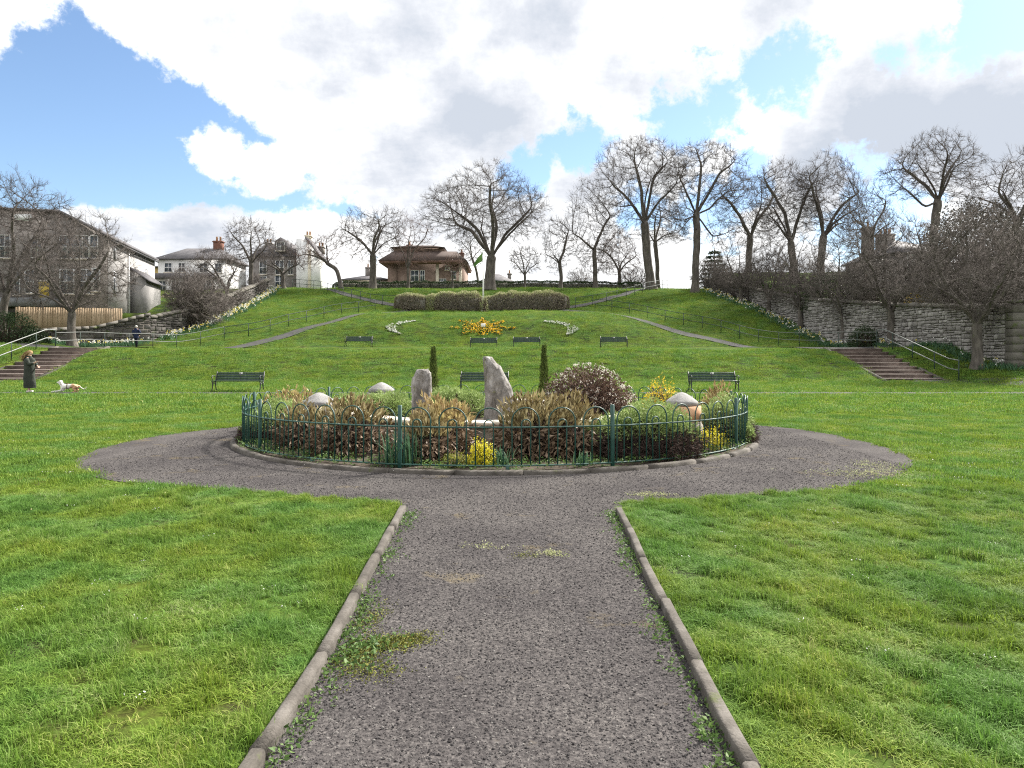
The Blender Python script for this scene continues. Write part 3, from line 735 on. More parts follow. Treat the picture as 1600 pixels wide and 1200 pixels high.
# ------------------------------------------------------------------ rubble boundary walls
def rubble_wall(path, hfun, label, name='stone_wall', stone=.42, max_parts=300, thick=.5, mat='stone_rubble', course=.26, zfun=None, near_first=True, cope=True, front=-1):
    """path: points along the wall; hfun(t, x, y) = top height; stones are laid in rough courses on the face towards the park"""
    c = np.array(path, float); seg = np.hypot(*np.diff(c, axis=0).T); s = np.concatenate([[0], np.cumsum(seg)]); tot = s[-1]
    root = thing(name, label, 'wall', (c[0][0], c[0][1], 0))
    def P(q):
        x, y = np.interp(q, s, c[:, 0]), np.interp(q, s, c[:, 1])
        i = min(len(seg) - 1, max(0, np.searchsorted(s, q, 'right') - 1)); t = (c[i+1] - c[i]) / seg[i]
        return x, y, t, np.array([t[1], -t[0]]) * front
    # core
    V = []; F = []; n = max(2, int(tot / 1.2))
    qs = sorted(set(list(np.linspace(0, tot, n)) + list(s)))
    for q in qs:
        x, y, t, nn = P(q); zt = hfun(q / tot, x, y) - .02; zb = float(min(H(x, y), H(x + nn[0]*.5, y + nn[1]*.5))) - .8
        for (o_, z) in ((.06, zb), (.06, zt), (-thick, zt), (-thick, zb)):
            V.append((x - nn[0] * .06 + nn[0] * (o_ - .06), y - nn[1] * .06 + nn[1] * (o_ - .06), z))
    for i in range(len(qs) - 1):
        for k in range(4): F.append((i*4+k, i*4+(k+1)%4, (i+1)*4+(k+1)%4, (i+1)*4+k))
    F.append((3,2,1,0)); b = (len(qs)-1)*4; F.append((b,b+1,b+2,b+3))
    wm = WB(); wm.V = V; wm.F = F; wm.build('core', MAT['mortar'], root)
    stones = []
    zmin = min(float(H(*P(q)[:2])) for q in np.linspace(0, tot, 60)) - .3; zmax = max(hfun(q / tot, *P(q)[:2]) for q in np.linspace(0, tot, 60))
    q0 = 0.0
    while q0 < tot - .05:
        pl = min(random.uniform(1.1, 2.6), tot - q0)
        if tot - q0 - pl < .5: pl = tot - q0
        z = zmin - random.uniform(0, course)
        while z < zmax:
            hc = course * random.uniform(.55, 1.5); q = q0
            while q < q0 + pl - .02:
                w = min(stone * random.uniform(.45, 1.7), q0 + pl - q)
                if q0 + pl - q - w < .12: w = q0 + pl - q
                parts = [(z, hc)] if random.random() > .22 else [(z, hc * .5), (z + hc * .5, hc * .5)]
                x, y, t, nn = P(min(q + w / 2, tot - .02)); g = float(H(x + nn[0] * .25, y + nn[1] * .25)); top = hfun((q + w / 2) / tot, x, y) - (.1 if cope else 0)
                for z_, h_ in parts:
                    if z_ + h_ > g - .05 and z_ + .07 < top: stones.append((x, y, t, nn, z_ + min(h_, top - z_) / 2, w, min(h_, top - z_)))
                q += w
            z += hc
        q0 += pl
    stones.sort(key=lambda k: math.hypot(k[0], k[1]) / (k[5] * k[6]) ** .5)
    rest = WB()
    def stone_geo(mb, k, ctr):
        x, y, t, nn, zc, w, hh = k; g = .018; proud = random.uniform(.0, .055)
        hw, h2 = max(.03, w / 2 - g), max(.03, hh / 2 - g); bz = random.uniform(.02, .04); j = lambda a: random.uniform(-a, a)
        pts = []
        for (a, b_) in ((-1,-1),(1,-1),(1,1),(-1,1)):
            pts.append((a * hw + j(.03), b_ * h2 + j(.025)))
        V = []
        for (u, v) in pts: V.append((u, v, -.08))
        for (u, v) in pts: V.append((u, v, proud - .01))
        for (u, v) in pts: V.append((u * (1 - bz / hw), v * (1 - bz / h2), proud + .015 + j(.012)))
        W = [(x + t[0] * u + nn[0] * o_ - ctr[0], y + t[1] * u + nn[1] * o_ - ctr[1], zc + v - ctr[2]) for u, v, o_ in V]
        F = [(8,9,10,11)]
        for r_ in (0, 4):
            for i in range(4): F.append((r_+i, r_+(i+1)%4, r_+4+(i+1)%4, r_+4+i))
        mb.add(W, F)
    rl = np.array(root.location)
    for i, k in enumerate(stones):
        if i < max_parts:
            m = LB(); ctr = (k[0], k[1], k[4]); stone_geo(m, k, ctr)
            o = link('stone', mesh_np('stone', np.array(m.V, float), m.F), MAT[mat], root); o.location = np.array(ctr) - rl
        else: stone_geo(rest, k, (0, 0, 0))
    if rest.V: tag(rest.build('stonework', MAT[mat], root), kind='stuff')
    if cope:
        q = 0; cnt = 0; more = WB()
        while q < tot - .05:
            w = min(random.uniform(.45, .8), tot - q); a = P(q + .01); b = P(q + w - .01)
            za, zb = hfun(q / tot, a[0], a[1]), hfun((q + w) / tot, b[0], b[1]); dz = random.uniform(-.02, .03); V = []
            for (x, y, t, nn), z in ((a, za), (b, zb)):
                for (o_, zz) in ((.12, -.12), (.12, .0), (-.14, .12 + dz), (-.44, .10), (-thick - .10, -.01), (-thick - .10, -.12)):
                    V.append((x + nn[0] * o_, y + nn[1] * o_, z + zz + random.uniform(-.012, .012)))
            F = [(0,1,7,6),(1,2,8,7),(2,3,9,8),(3,4,10,9),(4,5,11,10),(5,0,6,11),(5,4,3,2,1,0),(6,7,8,9,10,11)]
            if cnt < 280:
                m = WB(); m.add(V, F); m.build('coping_stone', MAT['cap_stone'], root)
            else: more.add(V, F)
            q += w; cnt += 1
        if more.V: tag(more.build('coping_course', MAT['cap_stone'], root), kind='stuff')
    return root
rw_path = [(25.2, 37.6), (22.5, 86)]
def rtop(t, x, y): return float(np.interp(y, [37.5, 47, 61, 71, 82, 90], [3.92, 4.62, 6.05, 7.7, 9.7, 10.6]))
rubble_wall(rw_path, rtop, 'tall old rubble wall running uphill along the right side, behind a row of trees', front=-1, stone=.34, course=.21)
m_ = thing('gate_pier', 'squared pale stone pier at the near end of the rubble wall', 'pier', (25.45, 37.25, float(H(25.4, 37.2))))
for k in range(8):
    LB().bevbox((0, 0, .18 + k * .40), (.62 + random.uniform(-.03, .03), .62, .385), .02, jit=.01).build('block', MAT['cap_stone'], m_)
LB().bevbox((0, 0, 3.34), (.74, .74, .14), .03).build('cap', MAT['cap_stone'], m_)
rubble_wall([(25.85, 36.9), (33, 36.0)], lambda t, x, y: 1.9 + .02 * t, 'low reddish stone wall beyond the pier at right edge', stone=.75, course=.36, mat='red_stone', max_parts=120, front=1)
rubble_wall([(25.9, 40.5), (36, 40.0)], lambda t, x, y: 3.95, 'higher grey wall set back behind the low red wall at right edge', stone=.5, course=.3, max_parts=120, front=1)
handrail([(26.1, 37.4), (33.2, 36.5)], 'short metal rail on top of the low red wall at right edge', 'barrier_rail', 'railing', MAT['rail_galv'], MAT['fence_dark'], h=.55, mid=.28, zf=lambda x, y: 1.95, gap=1.6)

# left boundary: wall climbing the hill, and the garden walls below the grey house
rubble_wall([(-27.5, 56.0), (-25.9, 62), (-25.9, 68), (-27.0, 82)], lambda t, x, y: float(np.interp(y, [56, 62, 68, 82], [4.25, 5.45, 6.85, 9.7])), 'grey coped wall climbing the hill on the left beside daffodils', mat='stone_dark', stone=.45, course=.24, max_parts=220, front=1)
rubble_wall([(-46, 49.2), (-33, 52), (-27.5, 56.0)], lambda t, x, y: float(np.interp(x, [-46, -34, -30.5, -27.5], [3.0, 3.05, 3.4, 4.5])), 'low coped wall below the timber fence, behind the man in navy', mat='stone_dark', stone=.45, course=.24, max_parts=220, front=1)

# timber fence on the low wall
def board_fence():
    x0, y0 = -37.4, 55.4; x1, y1 = -30.4, 57.4
    n = 44; z0 = 3.15; root = thing('timber_fence', 'new pale vertical board fence below the big grey house', 'fence', (x0, y0, z0))
    t = np.array([x1 - x0, y1 - y0]); L_ = np.hypot(*t); t /= L_; rz = math.atan2(t[1], t[0])
    for i in range(n):
        q = (i + .5) * L_ / n; h = 1.95 + random.uniform(-.02, .02)
        LB().box((t[0] * q, t[1] * q, h / 2 - .1), (L_ / n - .012, .022 + .012 * (i % 2), h), rz).build('board', MAT['timber'], root)
    for z in (.4, 1.4): LB().box((t[0] * L_ / 2 - t[1] * -.05 * -1, t[1] * L_ / 2 + .05, z), (L_, .04, .09), rz).build('batten', MAT['timber'], root)
mm('timber', [(.26,.185,.115), (.37,.275,.18), (.46,.36,.25)], scale=2, rough=.85, island=.3, bump=.3, bscale=30, stretch=(3, 3, .3), coords='World', fine=.3, fscale=12)
board_fence()
# ------------------------------------------------------------------ houses
mm('harling', [(.24,.235,.23), (.31,.30,.295), (.37,.36,.35)], scale=.8, rough=.95, bump=.5, bscale=30, coords='World', fine=.25, fscale=20)
mm('dark_stone', [(.15,.135,.128), (.225,.205,.193), (.31,.285,.27)], scale=1.2, rough=.95, bump=.6, bscale=8, coords='World', fine=.4, fscale=6)
mm('white_render', [(.64,.64,.645), (.72,.72,.72), (.78,.78,.78)], scale=.7, rough=.9, coords='World', fine=.2, fscale=8)
mm('cream_render', [(.55,.50,.40), (.66,.61,.50)], scale=.7, rough=.9, coords='World')
mm('yellow_render', [(.45,.33,.12), (.55,.42,.18)], scale=.7, rough=.9, coords='World')
mm('slate', [(.06,.057,.064), (.10,.095,.102), (.145,.14,.145)], scale=2.0, rough=.7, bump=.4, bscale=14, coords='World', fine=.4, fscale=6)
mm('red_tile', [(.10,.055,.043), (.155,.09,.07), (.21,.13,.105)], scale=1.5, rough=.9, bump=.4, bscale=14, coords='World', fine=.3, fscale=8)
mm('roof_brown', [(.065,.047,.041), (.092,.068,.06), (.12,.092,.082)], scale=.6, rough=.85, coords='World')
mm('pink_stone', [(.15,.105,.085), (.21,.152,.125), (.27,.205,.175)], scale=1.2, rough=.95, bump=.4, bscale=10, coords='World', fine=.35, fscale=5)
mm('brick_red', [(.13,.06,.045), (.19,.095,.072)], scale=3, rough=.95, coords='World')
mm('white_paint', [(.68,.68,.68), (.78,.78,.78)], scale=3, rough=.5, coords='World')
mm('door_yellow', [(.62,.44,.05), (.72,.54,.10)], scale=3, rough=.5, coords='World')
mm('lead', [(.16,.17,.18), (.24,.25,.26)], scale=2, rough=.6, coords='World')
mm('glass', [(.05,.06,.075), (.10,.12,.14)], scale=.6, rough=.14, spec=.6, coords='World')
mm('gutter', [(.03,.03,.032), (.05,.05,.052)], scale=2, rough=.6, coords='World')

def window(root, x, y, z, w, h, bars=1, frame='white_paint', sill=True, front=-1, side=False):
    """sash window facing the camera (or sideways) with frame, pane and sill; x, y, z = centre on the wall face, world coordinates"""
    def bx(m, u0, u1, v0, v1, o0, o1):
        if side: m.b2((x + min(front*o0, front*o1), y + u0, z + v0), (x + max(front*o0, front*o1), y + u1, z + v1))
        else: m.b2((x + u0, y + min(front*o0, front*o1), z + v0), (x + u1, y + max(front*o0, front*o1), z + v1))
    f = WB(); t = .07
    bx(f, -w/2, -w/2 + t, -h/2, h/2, .0, .05); bx(f, w/2 - t, w/2, -h/2, h/2, .0, .05)
    bx(f, -w/2 + t, w/2 - t, h/2 - t, h/2, .0, .05); bx(f, -w/2 + t, w/2 - t, -h/2, -h/2 + t, .0, .05)
    bx(f, -w/2 + t, w/2 - t, -.03, .03, .002, .04)
    for i in range(bars): u = -w/2 + w * (i + 1) / (bars + 1); bx(f, u - .025, u + .025, -h/2 + t, h/2 - t, .004, .035)
    fo = f.build('window', MAT[frame], root)
    p = WB(); bx(p, -w/2 + .02, w/2 - .02, -h/2 + .02, h/2 - .02, .003, .014)
    off = np.array(root.location); po = link('pane', mesh_np('pane', np.array(p.V) - off, p.F), MAT['glass'], fo)
    if sill:
        s_ = WB(); bx(s_, -w/2 - .08, w/2 + .08, -h/2 - .12, -h/2 - .002, .0, .12); link('sill', mesh_np('sill', np.array(s_.V) - off, s_.F), MAT['coping'], fo)

def chimney(root, x, y, z, w, d, h, mat, pots=2):
    c = WB().box((x, y, z + h / 2), (w, d, h)).box((x, y, z + h - .12), (w + .16, d + .16, .12)).build('chimney', MAT[mat], root)
    off = np.array(root.location)
    for i in range(pots):
        px = x + (i - (pots - 1) / 2) * min(.42, w / pots); m = LB().lathe((px - off[0], y - off[1], z + h - off[2]), [(.13, -.02), (.11, .45), (.14, .5)], 8); m.build('chimney_pot', MAT['terracotta'], c)

def hip_roof(root, x0, x1, y0, y1, z, rise, mat, over=.35, name='roof', ridge=None):
    x0 -= over; x1 += over; y0 -= over; y1 += over; dy = (y1 - y0) / 2; rd = ridge if ridge is not None else max(.05, (x1 - x0) / 2 - dy)
    cx, cy = (x0 + x1) / 2, (y0 + y1) / 2
    m = WB(); V = [(x0,y0,z),(x1,y0,z),(x1,y1,z),(x0,y1,z),(x0,y0,z+.14),(x1,y0,z+.14),(x1,y1,z+.14),(x0,y1,z+.14),(cx-rd,cy,z+rise),(cx+rd,cy,z+rise)]
    m.add(V, [(3,2,1,0),(0,1,5,4),(1,2,6,5),(2,3,7,6),(3,0,4,7),(4,5,9,8),(5,6,9),(6,7,8,9),(7,4,8)])
    return m.build(name, MAT[mat], root)

def big_grey_house():
    d = 60.0; X = lambda px, dd=60.0: (px - 800) / F_PX * dd; Z = lambda py, dd=60.0: EYE + (HORIZON - py) / F_PX * dd
    zb = 4.0; root = thing('grey_house', 'large grey gabled house with long sloping roof behind timber fence at left', 'house', (X(100), d, zb))
    xl, xr = X(-150), X(168); sk = -3.0 / 14.0; L_ = 14.0; zB = zb - .4
    def back(x, t): return x + sk * t
    # front gable, side wall and roof run back together along a slightly skewed plan
    pf = [(xl, zB), (xr, zB), (xr, Z(371)), (X(95), Z(333)), (X(-60), Z(326)), (xl, Z(360))]; n = len(pf)
    V = [(x, d, z) for x, z in pf] + [(back(x, L_), d + L_, z) for x, z in pf]
    WB().add(V, [tuple(range(n)), tuple(range(2*n-1, n-1, -1))] + [(i, i + n, (i+1) % n + n, (i+1) % n) for i in (0, 1, 2, 3, 4, 5)]).build('walls', MAT['dark_stone'], root)
    def plane(name, q, th, mat, lift=0.0):       # slab between four corners, thickened upwards
        q = [np.array(p, float) + np.array([0, 0, lift]) for p in q]; V = [tuple(p) for p in q] + [tuple(p + np.array([0, 0, th])) for p in q]
        WB().add(V, [(3,2,1,0),(4,5,6,7),(0,1,5,4),(1,2,6,5),(2,3,7,6),(3,0,4,7)]).build(name, MAT[mat], root)
    f0, f1 = -.35, L_ + .3; ex = .40
    plane('roof_slope', [(back(xr + ex, f0), d + f0, Z(371) - .2), (back(xr + ex, f1), d + f1, Z(371) - .2), (back(X(95), f1), d + f1, Z(333)), (back(X(95), f0), d + f0, Z(333))], .2, 'slate', .01)
    plane('flat_roof', [(back(X(95) - .01, f0), d + f0, Z(333)), (back(X(95) - .01, f1), d + f1, Z(333)), (back(X(-60), f1), d + f1, Z(326)), (back(X(-60), f0), d + f0, Z(326))], .2, 'slate', .012)
    plane('roof_slope', [(back(X(-60) - .01, f0), d + f0, Z(326)), (back(X(-60) - .01, f1), d + f1, Z(326)), (back(xl - .3, f1), d + f1, Z(360)), (back(xl - .3, f0), d + f0, Z(360))], .2, 'slate', .01)
    # harled face of the receding side wall
    def side(name, t0, t1, z0, z1, mat, o0, o1):
        V = [(back(xr, t0) + o0, d + t0, z0), (back(xr, t1) + o0, d + t1, z0), (back(xr, t1) + o1, d + t1, z0), (back(xr, t0) + o1, d + t0, z0)]
        V += [(x, y, z1) for x, y, z in V]; return WB().add(V, [(0,1,2,3),(7,6,5,4),(4,5,1,0),(5,6,2,1),(6,7,3,2),(7,4,0,3)]).build(name, MAT[mat], root)
    side('harled_wall', .02, L_ - .02, zB, Z(371) - .22, 'harling', .003, .07)
    side('gutter', -.2, L_ + .2, Z(371) - .36, Z(371) - .24, 'gutter', .36, .46)
    WB().tube([(back(xr, 5.2) + .16, d + 5.2, zB + .5), (back(xr, 5.2) + .16, d + 5.2, Z(371) - .4)], .055, 8).build('downpipe', MAT['white_paint'], root)
    for t0, zc, w_, h_ in ((1.6, Z(387), .8, 1.7), (1.6, Z(440), .9, 2.0), (10.9, 8.9, .8, 1.6)):
        for nm, mt, a0, a1, c0, c1, e0, e1 in (('window', 'white_paint', -w_/2, w_/2, -h_/2, h_/2, .075, .10), ('window', 'white_paint', -.03, .03, -h_/2, h_/2, .118, .13)):
            fo = side(nm, t0 + a0, t0 + a1, zc + c0, zc + c1, mt, e0, e1)
            if e0 < .08: fp = fo
        pn = side('pane', t0 - w_/2 + .08, t0 + w_/2 - .08, zc - h_/2 + .08, zc + h_/2 - .08, 'glass', .085, .112); pn.parent = fp
    WB().box((X(40), d - .30, Z(341)), (1.4, .1, .55)).build('skylight', MAT['white_paint'], root)
    for (px, py, w_, h_, b) in ((8, 385, .9, 1.9, 1), (27, 440, .5, 2.2, 0), (46, 440, .75, 1.9, 0), (59, 388, 1.1, 1.6, 1), (105, 386, 1.3, 1.9, 1), (129, 386, 1.3, 1.9, 1), (146, 386, .8, 1.9, 0),
                                (105, 440, 1.2, 2.0, 1), (135, 440, 1.2, 2.0, 1), (150, 437, .7, 1.9, 0)):
        window(root, X(px), d - .0, Z(py), w_, h_, b)
    WB().b2((X(61), d - .05, Z(467)), (X(77), d - .002, Z(440))).build('door', MAT['door_yellow'], root)
    WB().b2((X(61) - .1, d - .09, Z(440) + .005), (X(77) + .1, d - .002, Z(440) + .12)).build('lintel', MAT['coping'], root)
    WB().b2((X(-60), d - 2.2, Z(481)), (X(98), d - .10, Z(468))).build('porch_roof', MAT['lead'], root)
    for px in (-40, 10, 60, 92): WB().b2((X(px) - .09, d - 2.0, zb - .6), (X(px) + .09, d - 1.8, Z(481) - .003)).build('porch_post', MAT['gutter'], root)
    # lean-to against the far part of the side wall
    dl = 66.0; x0 = back(xr, 6) + .08; x1 = X(228, dl); zt, ze = Z(420, dl), Z(437, dl)
    V = [(x0, dl, zB), (x1, dl, zB), (x1, dl, ze), (x0, dl, zt)]; V += [(x + sk * 5, y + 5, z) for x, y, z in V]
    WB().add(V, [(0,1,2,3),(7,6,5,4),(0,4,5,1),(1,5,6,2),(2,6,7,3),(3,7,4,0)]).build('lean_to_wall', MAT['harling'], root)
    plane('lean_to_roof', [(x1 + .35, dl - .2, ze - .22), (x1 + .35 + sk * 5.4, dl + 5.2, ze - .22), (x0 + sk * 5.4, dl + 5.2, zt), (x0, dl - .2, zt)], .15, 'slate', .01)
    xw = x1 + sk * 1.4
    fo = WB().add([(xw + .004, dl + 1.1, 6.0), (xw + .004 + sk * .8, dl + 1.9, 6.0), (xw + .06 + sk * .8, dl + 1.9, 6.0), (xw + .06, dl + 1.1, 6.0), (xw + .004, dl + 1.1, 7.6), (xw + .004 + sk * .8, dl + 1.9, 7.6), (xw + .06 + sk * .8, dl + 1.9, 7.6), (xw + .06, dl + 1.1, 7.6)], [(3,2,1,0),(4,5,6,7),(0,1,5,4),(1,2,6,5),(2,3,7,6),(3,0,4,7)]).build('window', MAT['white_paint'], root)
big_grey_house()

def box_house(name, label, px0, px1, d, py_eave, py_ridge, zb, depth, wall, roof, wins=(), chims=(), ridge=None, over=.35):
    X = lambda px: (px - 800) / F_PX * d; Z = lambda py: EYE + (HORIZON - py) / F_PX * d
    root = thing(name, label, 'house', (X((px0 + px1) / 2), d, zb))
    x0, x1 = X(px0), X(px1); ze = Z(py_eave)
    WB().b2((x0, d, zb - .5), (x1, d + depth, ze)).build('walls', MAT[wall], root)
    hip_roof(root, x0, x1, d, d + depth, ze + .003, Z(py_ridge) - ze, roof, over, ridge=ridge)
    for (px, py, w_, h_, b) in wins: window(root, X(px), d, Z(py), w_, h_, b)
    for (px, py0, py1, w_, m_, np_) in chims:
        chimney(root, X(px), d + depth / 2, Z(py1) , w_, .8, Z(py0) - Z(py1), m_, np_)
    return root, X, Z
# white hipped house
r_, X, Z = box_house('white_house', 'white rendered house with grey hipped roof and red chimney, behind hillside trees', 247, 352, 84, 406, 382, 6.0, 6.5, 'white_render', 'slate',
    wins=[(263, 418, .9, 1.1, 1), (284, 418, .8, 1.1, 1), (318, 419, .9, 1.1, 1), (341, 419, .8, 1.1, 1), (263, 446, .8, 1.5, 1)], chims=[(324, 370, 392, 1.0, 'brick_red', 2)], ridge=2.0)
for (a, b, p1, p2) in ((246, 303, 430, 438), (308, 348, 430, 438)):
    m = WB(); m.prism([(X(a), Z(438)), (X(b), Z(438)), (X(b) - .5, Z(430)), (X(a) + .7, Z(430))], 84 - 2.2, 84 - .004); m.build('bay_roof', MAT['slate'], r_)
    WB().b2((X(a) + .5, 84 - 1.8, 5.5), (X(b) - .4, 84 - .01, Z(438) - .003)).build('bay_wall', MAT['white_render'], r_)
    window(r_, X((a + b) / 2 - 9), 84 - 1.8, Z(449), .9, 1.2, 1); window(r_, X((a + b) / 2 + 11), 84 - 1.8, Z(449), .9, 1.2, 1)
box_house('yellow_house', 'sliver of a yellow house between the grey and white houses', 238, 250, 92, 418, 412, 6.0, 6, 'yellow_render', 'slate')
# dark stone house with dormer and white gable
def dormer_house():
    d = 92.0; X = lambda px: (px - 800) / F_PX * d; Z = lambda py: EYE + (HORIZON - py) / F_PX * d
    zb = 7.6; root = thing('stone_house', 'dark stone house with a dormer and tall white gable end on the hill', 'house', (X(430), d, zb))
    WB().b2((X(392), d, zb), (X(463), d + 8, Z(400))).build('front_wall', MAT['dark_stone'], root)
    m = WB(); V = [(X(390), d - .3, Z(401)), (X(466), d - .3, Z(401)), (X(466), d + 4, Z(375)), (X(400), d + 4, Z(375)), (X(390), d + 8.3, Z(401)), (X(466), d + 8.3, Z(401))]
    m.add(V, [(0,1,2,3),(3,2,5,4),(0,3,4),(1,5,2),(0,4,5,1)]); m.build('roof', MAT['slate'], root)
    # white gable wing
    m = WB(); g0, g1 = X(465.2), X(501); m.add([(g0, d - .6, zb - .4), (g1, d - .6, zb - .4), (g1, d - .6, Z(402)), (X(480), d - .6, Z(374)), (g0, d - .6, Z(374)),
                                (g0, d + 2.6, zb - .4), (g1, d + 2.6, zb - .4), (g1, d + 2.6, Z(402)), (X(480), d + 2.6, Z(374)), (g0, d + 2.6, Z(374))],
                               [(0,1,2,3,4),(9,8,7,6,5),(0,5,6,1),(1,6,7,2),(2,7,8,3),(3,8,9,4),(4,9,5,0)]); m.build('gable_wing', MAT['white_render'], root)
    m = WB(); m.prism([(X(479.5), Z(374) + .02), (X(503), Z(404) + .02), (X(503), Z(401)), (X(479.5), Z(371))], d - .8, d + 2.8); m.build('wing_roof', MAT['slate'], root)
    WB().b2((X(484), d - .85, zb - .4), (X(488), d - .605, Z(392))).build('gable_strip', MAT['cream_render'], root)
    dm = WB(); dm.prism([(X(430), Z(393)), (X(448), Z(393)), (X(448), Z(377)), (X(439), Z(371)), (X(430), Z(377))], d - .2, d + 3); dm.build('dormer', MAT['slate'], root)
    window(root, X(439), d - .2, Z(385), 1.05, 1.1, 1)
    for (px, py, w_, h_) in ((411, 418, .9, 1.7), (437, 418, 1.1, 1.8), (454, 418, .7, 1.8), (411, 440, .9, 1.4), (437, 440, 1.2, 1.6)): window(root, X(px), d, Z(py), w_, h_, 1)
    chimney(root, X(472), d + 3, Z(375), .7, 1.0, Z(362) - Z(375), 'cream_render', 2); chimney(root, X(492), d + 3, Z(392), .8, 1.0, Z(380) - Z(392), 'dark_stone', 2); chimney(root, X(404), d + 4, Z(380), .8, 1.0, Z(372) - Z(380), 'dark_stone', 2)
dormer_house()
# pink sandstone villa on the crest
def villa():
    d = 104.0; X = lambda px: (px - 800) / F_PX * d; Z = lambda py: EYE + (HORIZON - py) / F_PX * d
    zb = 8.6; root = thing('sandstone_villa', 'reddish sandstone villa with wide overhanging hipped roof on the hilltop', 'house', (X(655), d, zb))
    WB().b2((X(606), d, zb - .5), (X(724), d + 11, Z(409) - .33)).build('walls', MAT['pink_stone'], root)
    for a, b in ((606, 620), (681, 686), (717, 722)): WB().b2((X(a), d - .18, zb - .5), (X(b), d - .004, Z(413))).build('pilaster', MAT['coping'] if b - a < 10 else MAT['pink_stone'], root)
    x0, x1 = X(595), X(729)
    ze = Z(409); zt = Z(391)
    WB().b2((x0, d - 1.4, ze - .32), (x1, d + 12.4, ze - .004)).build('fascia', MAT['red_tile'], root)
    m = WB(); m.add([(x0 - .15, d - 1.55, ze), (x1 + .15, d - 1.55, ze), (x1 + .15, d + 12.5, ze), (x0 - .15, d + 12.5, ze), (X(612), d + 1.2, zt), (X(712), d + 1.2, zt), (X(712), d + 10, zt), (X(612), d + 10, zt)],
          [(3,2,1,0),(0,1,5,4),(1,2,6,5),(2,3,7,6),(3,0,4,7),(4,5,6,7)]); m.build('main_roof', MAT['roof_brown'], root)
    WB().b2((X(612), d + 1.6, zt + .003), (X(690), d + 9, Z(385))).build('attic_wall', MAT['pink_stone'], root)
    m = WB(); m.add([(X(608), d + .7, Z(385)), (X(694), d + .7, Z(385)), (X(694), d + 9.6, Z(385)), (X(608), d + 9.6, Z(385)), (X(635), d + 4, Z(377)), (X(670), d + 4, Z(377)), (X(670), d + 6.5, Z(377)), (X(635), d + 6.5, Z(377))],
        [(3,2,1,0),(0,1,5,4),(1,2,6,5),(2,3,7,6),(3,0,4,7),(4,5,6,7)]); m.build('upper_roof', MAT['roof_brown'], root)
    for (px, py, w_, h_, b) in ((648, 431, 1.15, 1.6, 1), (660, 431, .7, 1.6, 1), (691, 440, 1.1, .8, 2), (699, 418, .7, .7, 0), (709, 430, .7, 1.2, 0)): window(root, X(px), d - .0, Z(py), w_, h_, b)
    chimney(root, X(631), d + 6, Z(383), .8, .9, Z(373) - Z(383), 'brick_red', 1); chimney(root, X(717), d + 6, Z(396), .6, .9, Z(386) - Z(396), 'brick_red', 1)
villa()
box_house('low_cottage', 'low grey-roofed outbuilding left of the sandstone villa', 536, 606, 110, 438, 427, 8.6, 6, 'cream_render', 'slate', wins=[(590, 441, .9, .6, 1)], chims=[(569, 414, 432, .7, 'dark_stone', 1)])
box_house('slate_cottage', 'small pyramid slate roof showing right of the great tree trunk', 752, 800, 112, 441, 425, 8.2, 6, 'dark_stone', 'slate', chims=[(796, 424, 441, .6, 'dark_stone', 1)], ridge=.3)
# old tall house behind the trees on the right
r2, X, Z = box_house('turreted_house', 'tall old stone house with clustered chimneys behind bare trees at right', 1400, 1486, 66, 396, 362, 4.5, 10, 'dark_stone', 'slate',
    wins=[(1425, 412, .9, 1.7, 1), (1450, 412, .9, 1.7, 1)], chims=[(1398, 340, 390, .9, 'dark_stone', 1), (1427, 352, 380, 1.5, 'dark_stone', 3)])
# ------------------------------------------------------------------ bare winter trees, grown by space colonisation
def tubes_np(P0, P1, R0, R1, k):
    d = P1 - P0; l = np.linalg.norm(d, axis=1, keepdims=True); d = d / np.maximum(l, 1e-6)
    a = np.where(np.abs(d[:, 2:3]) < .9, np.array([[0, 0, 1.0]]), np.array([[1.0, 0, 0]]))
    u = np.cross(d, a); u /= np.linalg.norm(u, axis=1, keepdims=True); w = np.cross(d, u)
    an = np.arange(k) * 2 * np.pi / k; cs, sn = np.cos(an), np.sin(an)
    ring = u[:, None, :] * cs[None, :, None] + w[:, None, :] * sn[None, :, None]
    A = P0[:, None, :] + ring * R0[:, None, None]; B = P1[:, None, :] + ring * R1[:, None, None]
    n = len(P0); V = np.concatenate([A, B], 1).reshape(-1, 3)
    i = np.arange(k); base = (np.arange(n) * 2 * k)[:, None]
    F = np.stack([base + i, base + (i + 1) % k, base + k + (i + 1) % k, base + k + i], -1).reshape(-1, 4)
    return V, F

def grow(att, nodes, parents, D, dk, iters, g, trop=0.05, jit=.15):
    nodes = [np.array(n, float) for n in nodes]; parents = list(parents); att = att.copy()
    N = np.array(nodes); d2 = ((att[:, None, :] - N[None]) ** 2).sum(-1); near = d2.argmin(1); nd = d2.min(1)
    for it in range(iters):
        if len(att) < 3: break
        dirs = att - N[near]; dirs /= np.linalg.norm(dirs, axis=1, keepdims=True) + 1e-9
        acc = np.zeros_like(N); np.add.at(acc, near, dirs); act = np.unique(near)
        v = acc[act] + g.normal(0, jit, (len(act), 3)); v[:, 2] += trop; v /= np.linalg.norm(v, axis=1, keepdims=True) + 1e-9
        new = N[act] + v * D * g.uniform(.8, 1.2, (len(act), 1))
        b = len(N); N = np.concatenate([N, new]); parents += list(act)
        dn = ((att[:, None, :] - new[None]) ** 2).sum(-1); m = dn.argmin(1); md = dn[np.arange(len(att)), m]
        up = md < nd; near = np.where(up, m + b, near); nd = np.where(up, md, nd)
        keep = nd > dk * dk; att, near, nd = att[keep], near[keep], nd[keep]
    return N, np.array(parents)

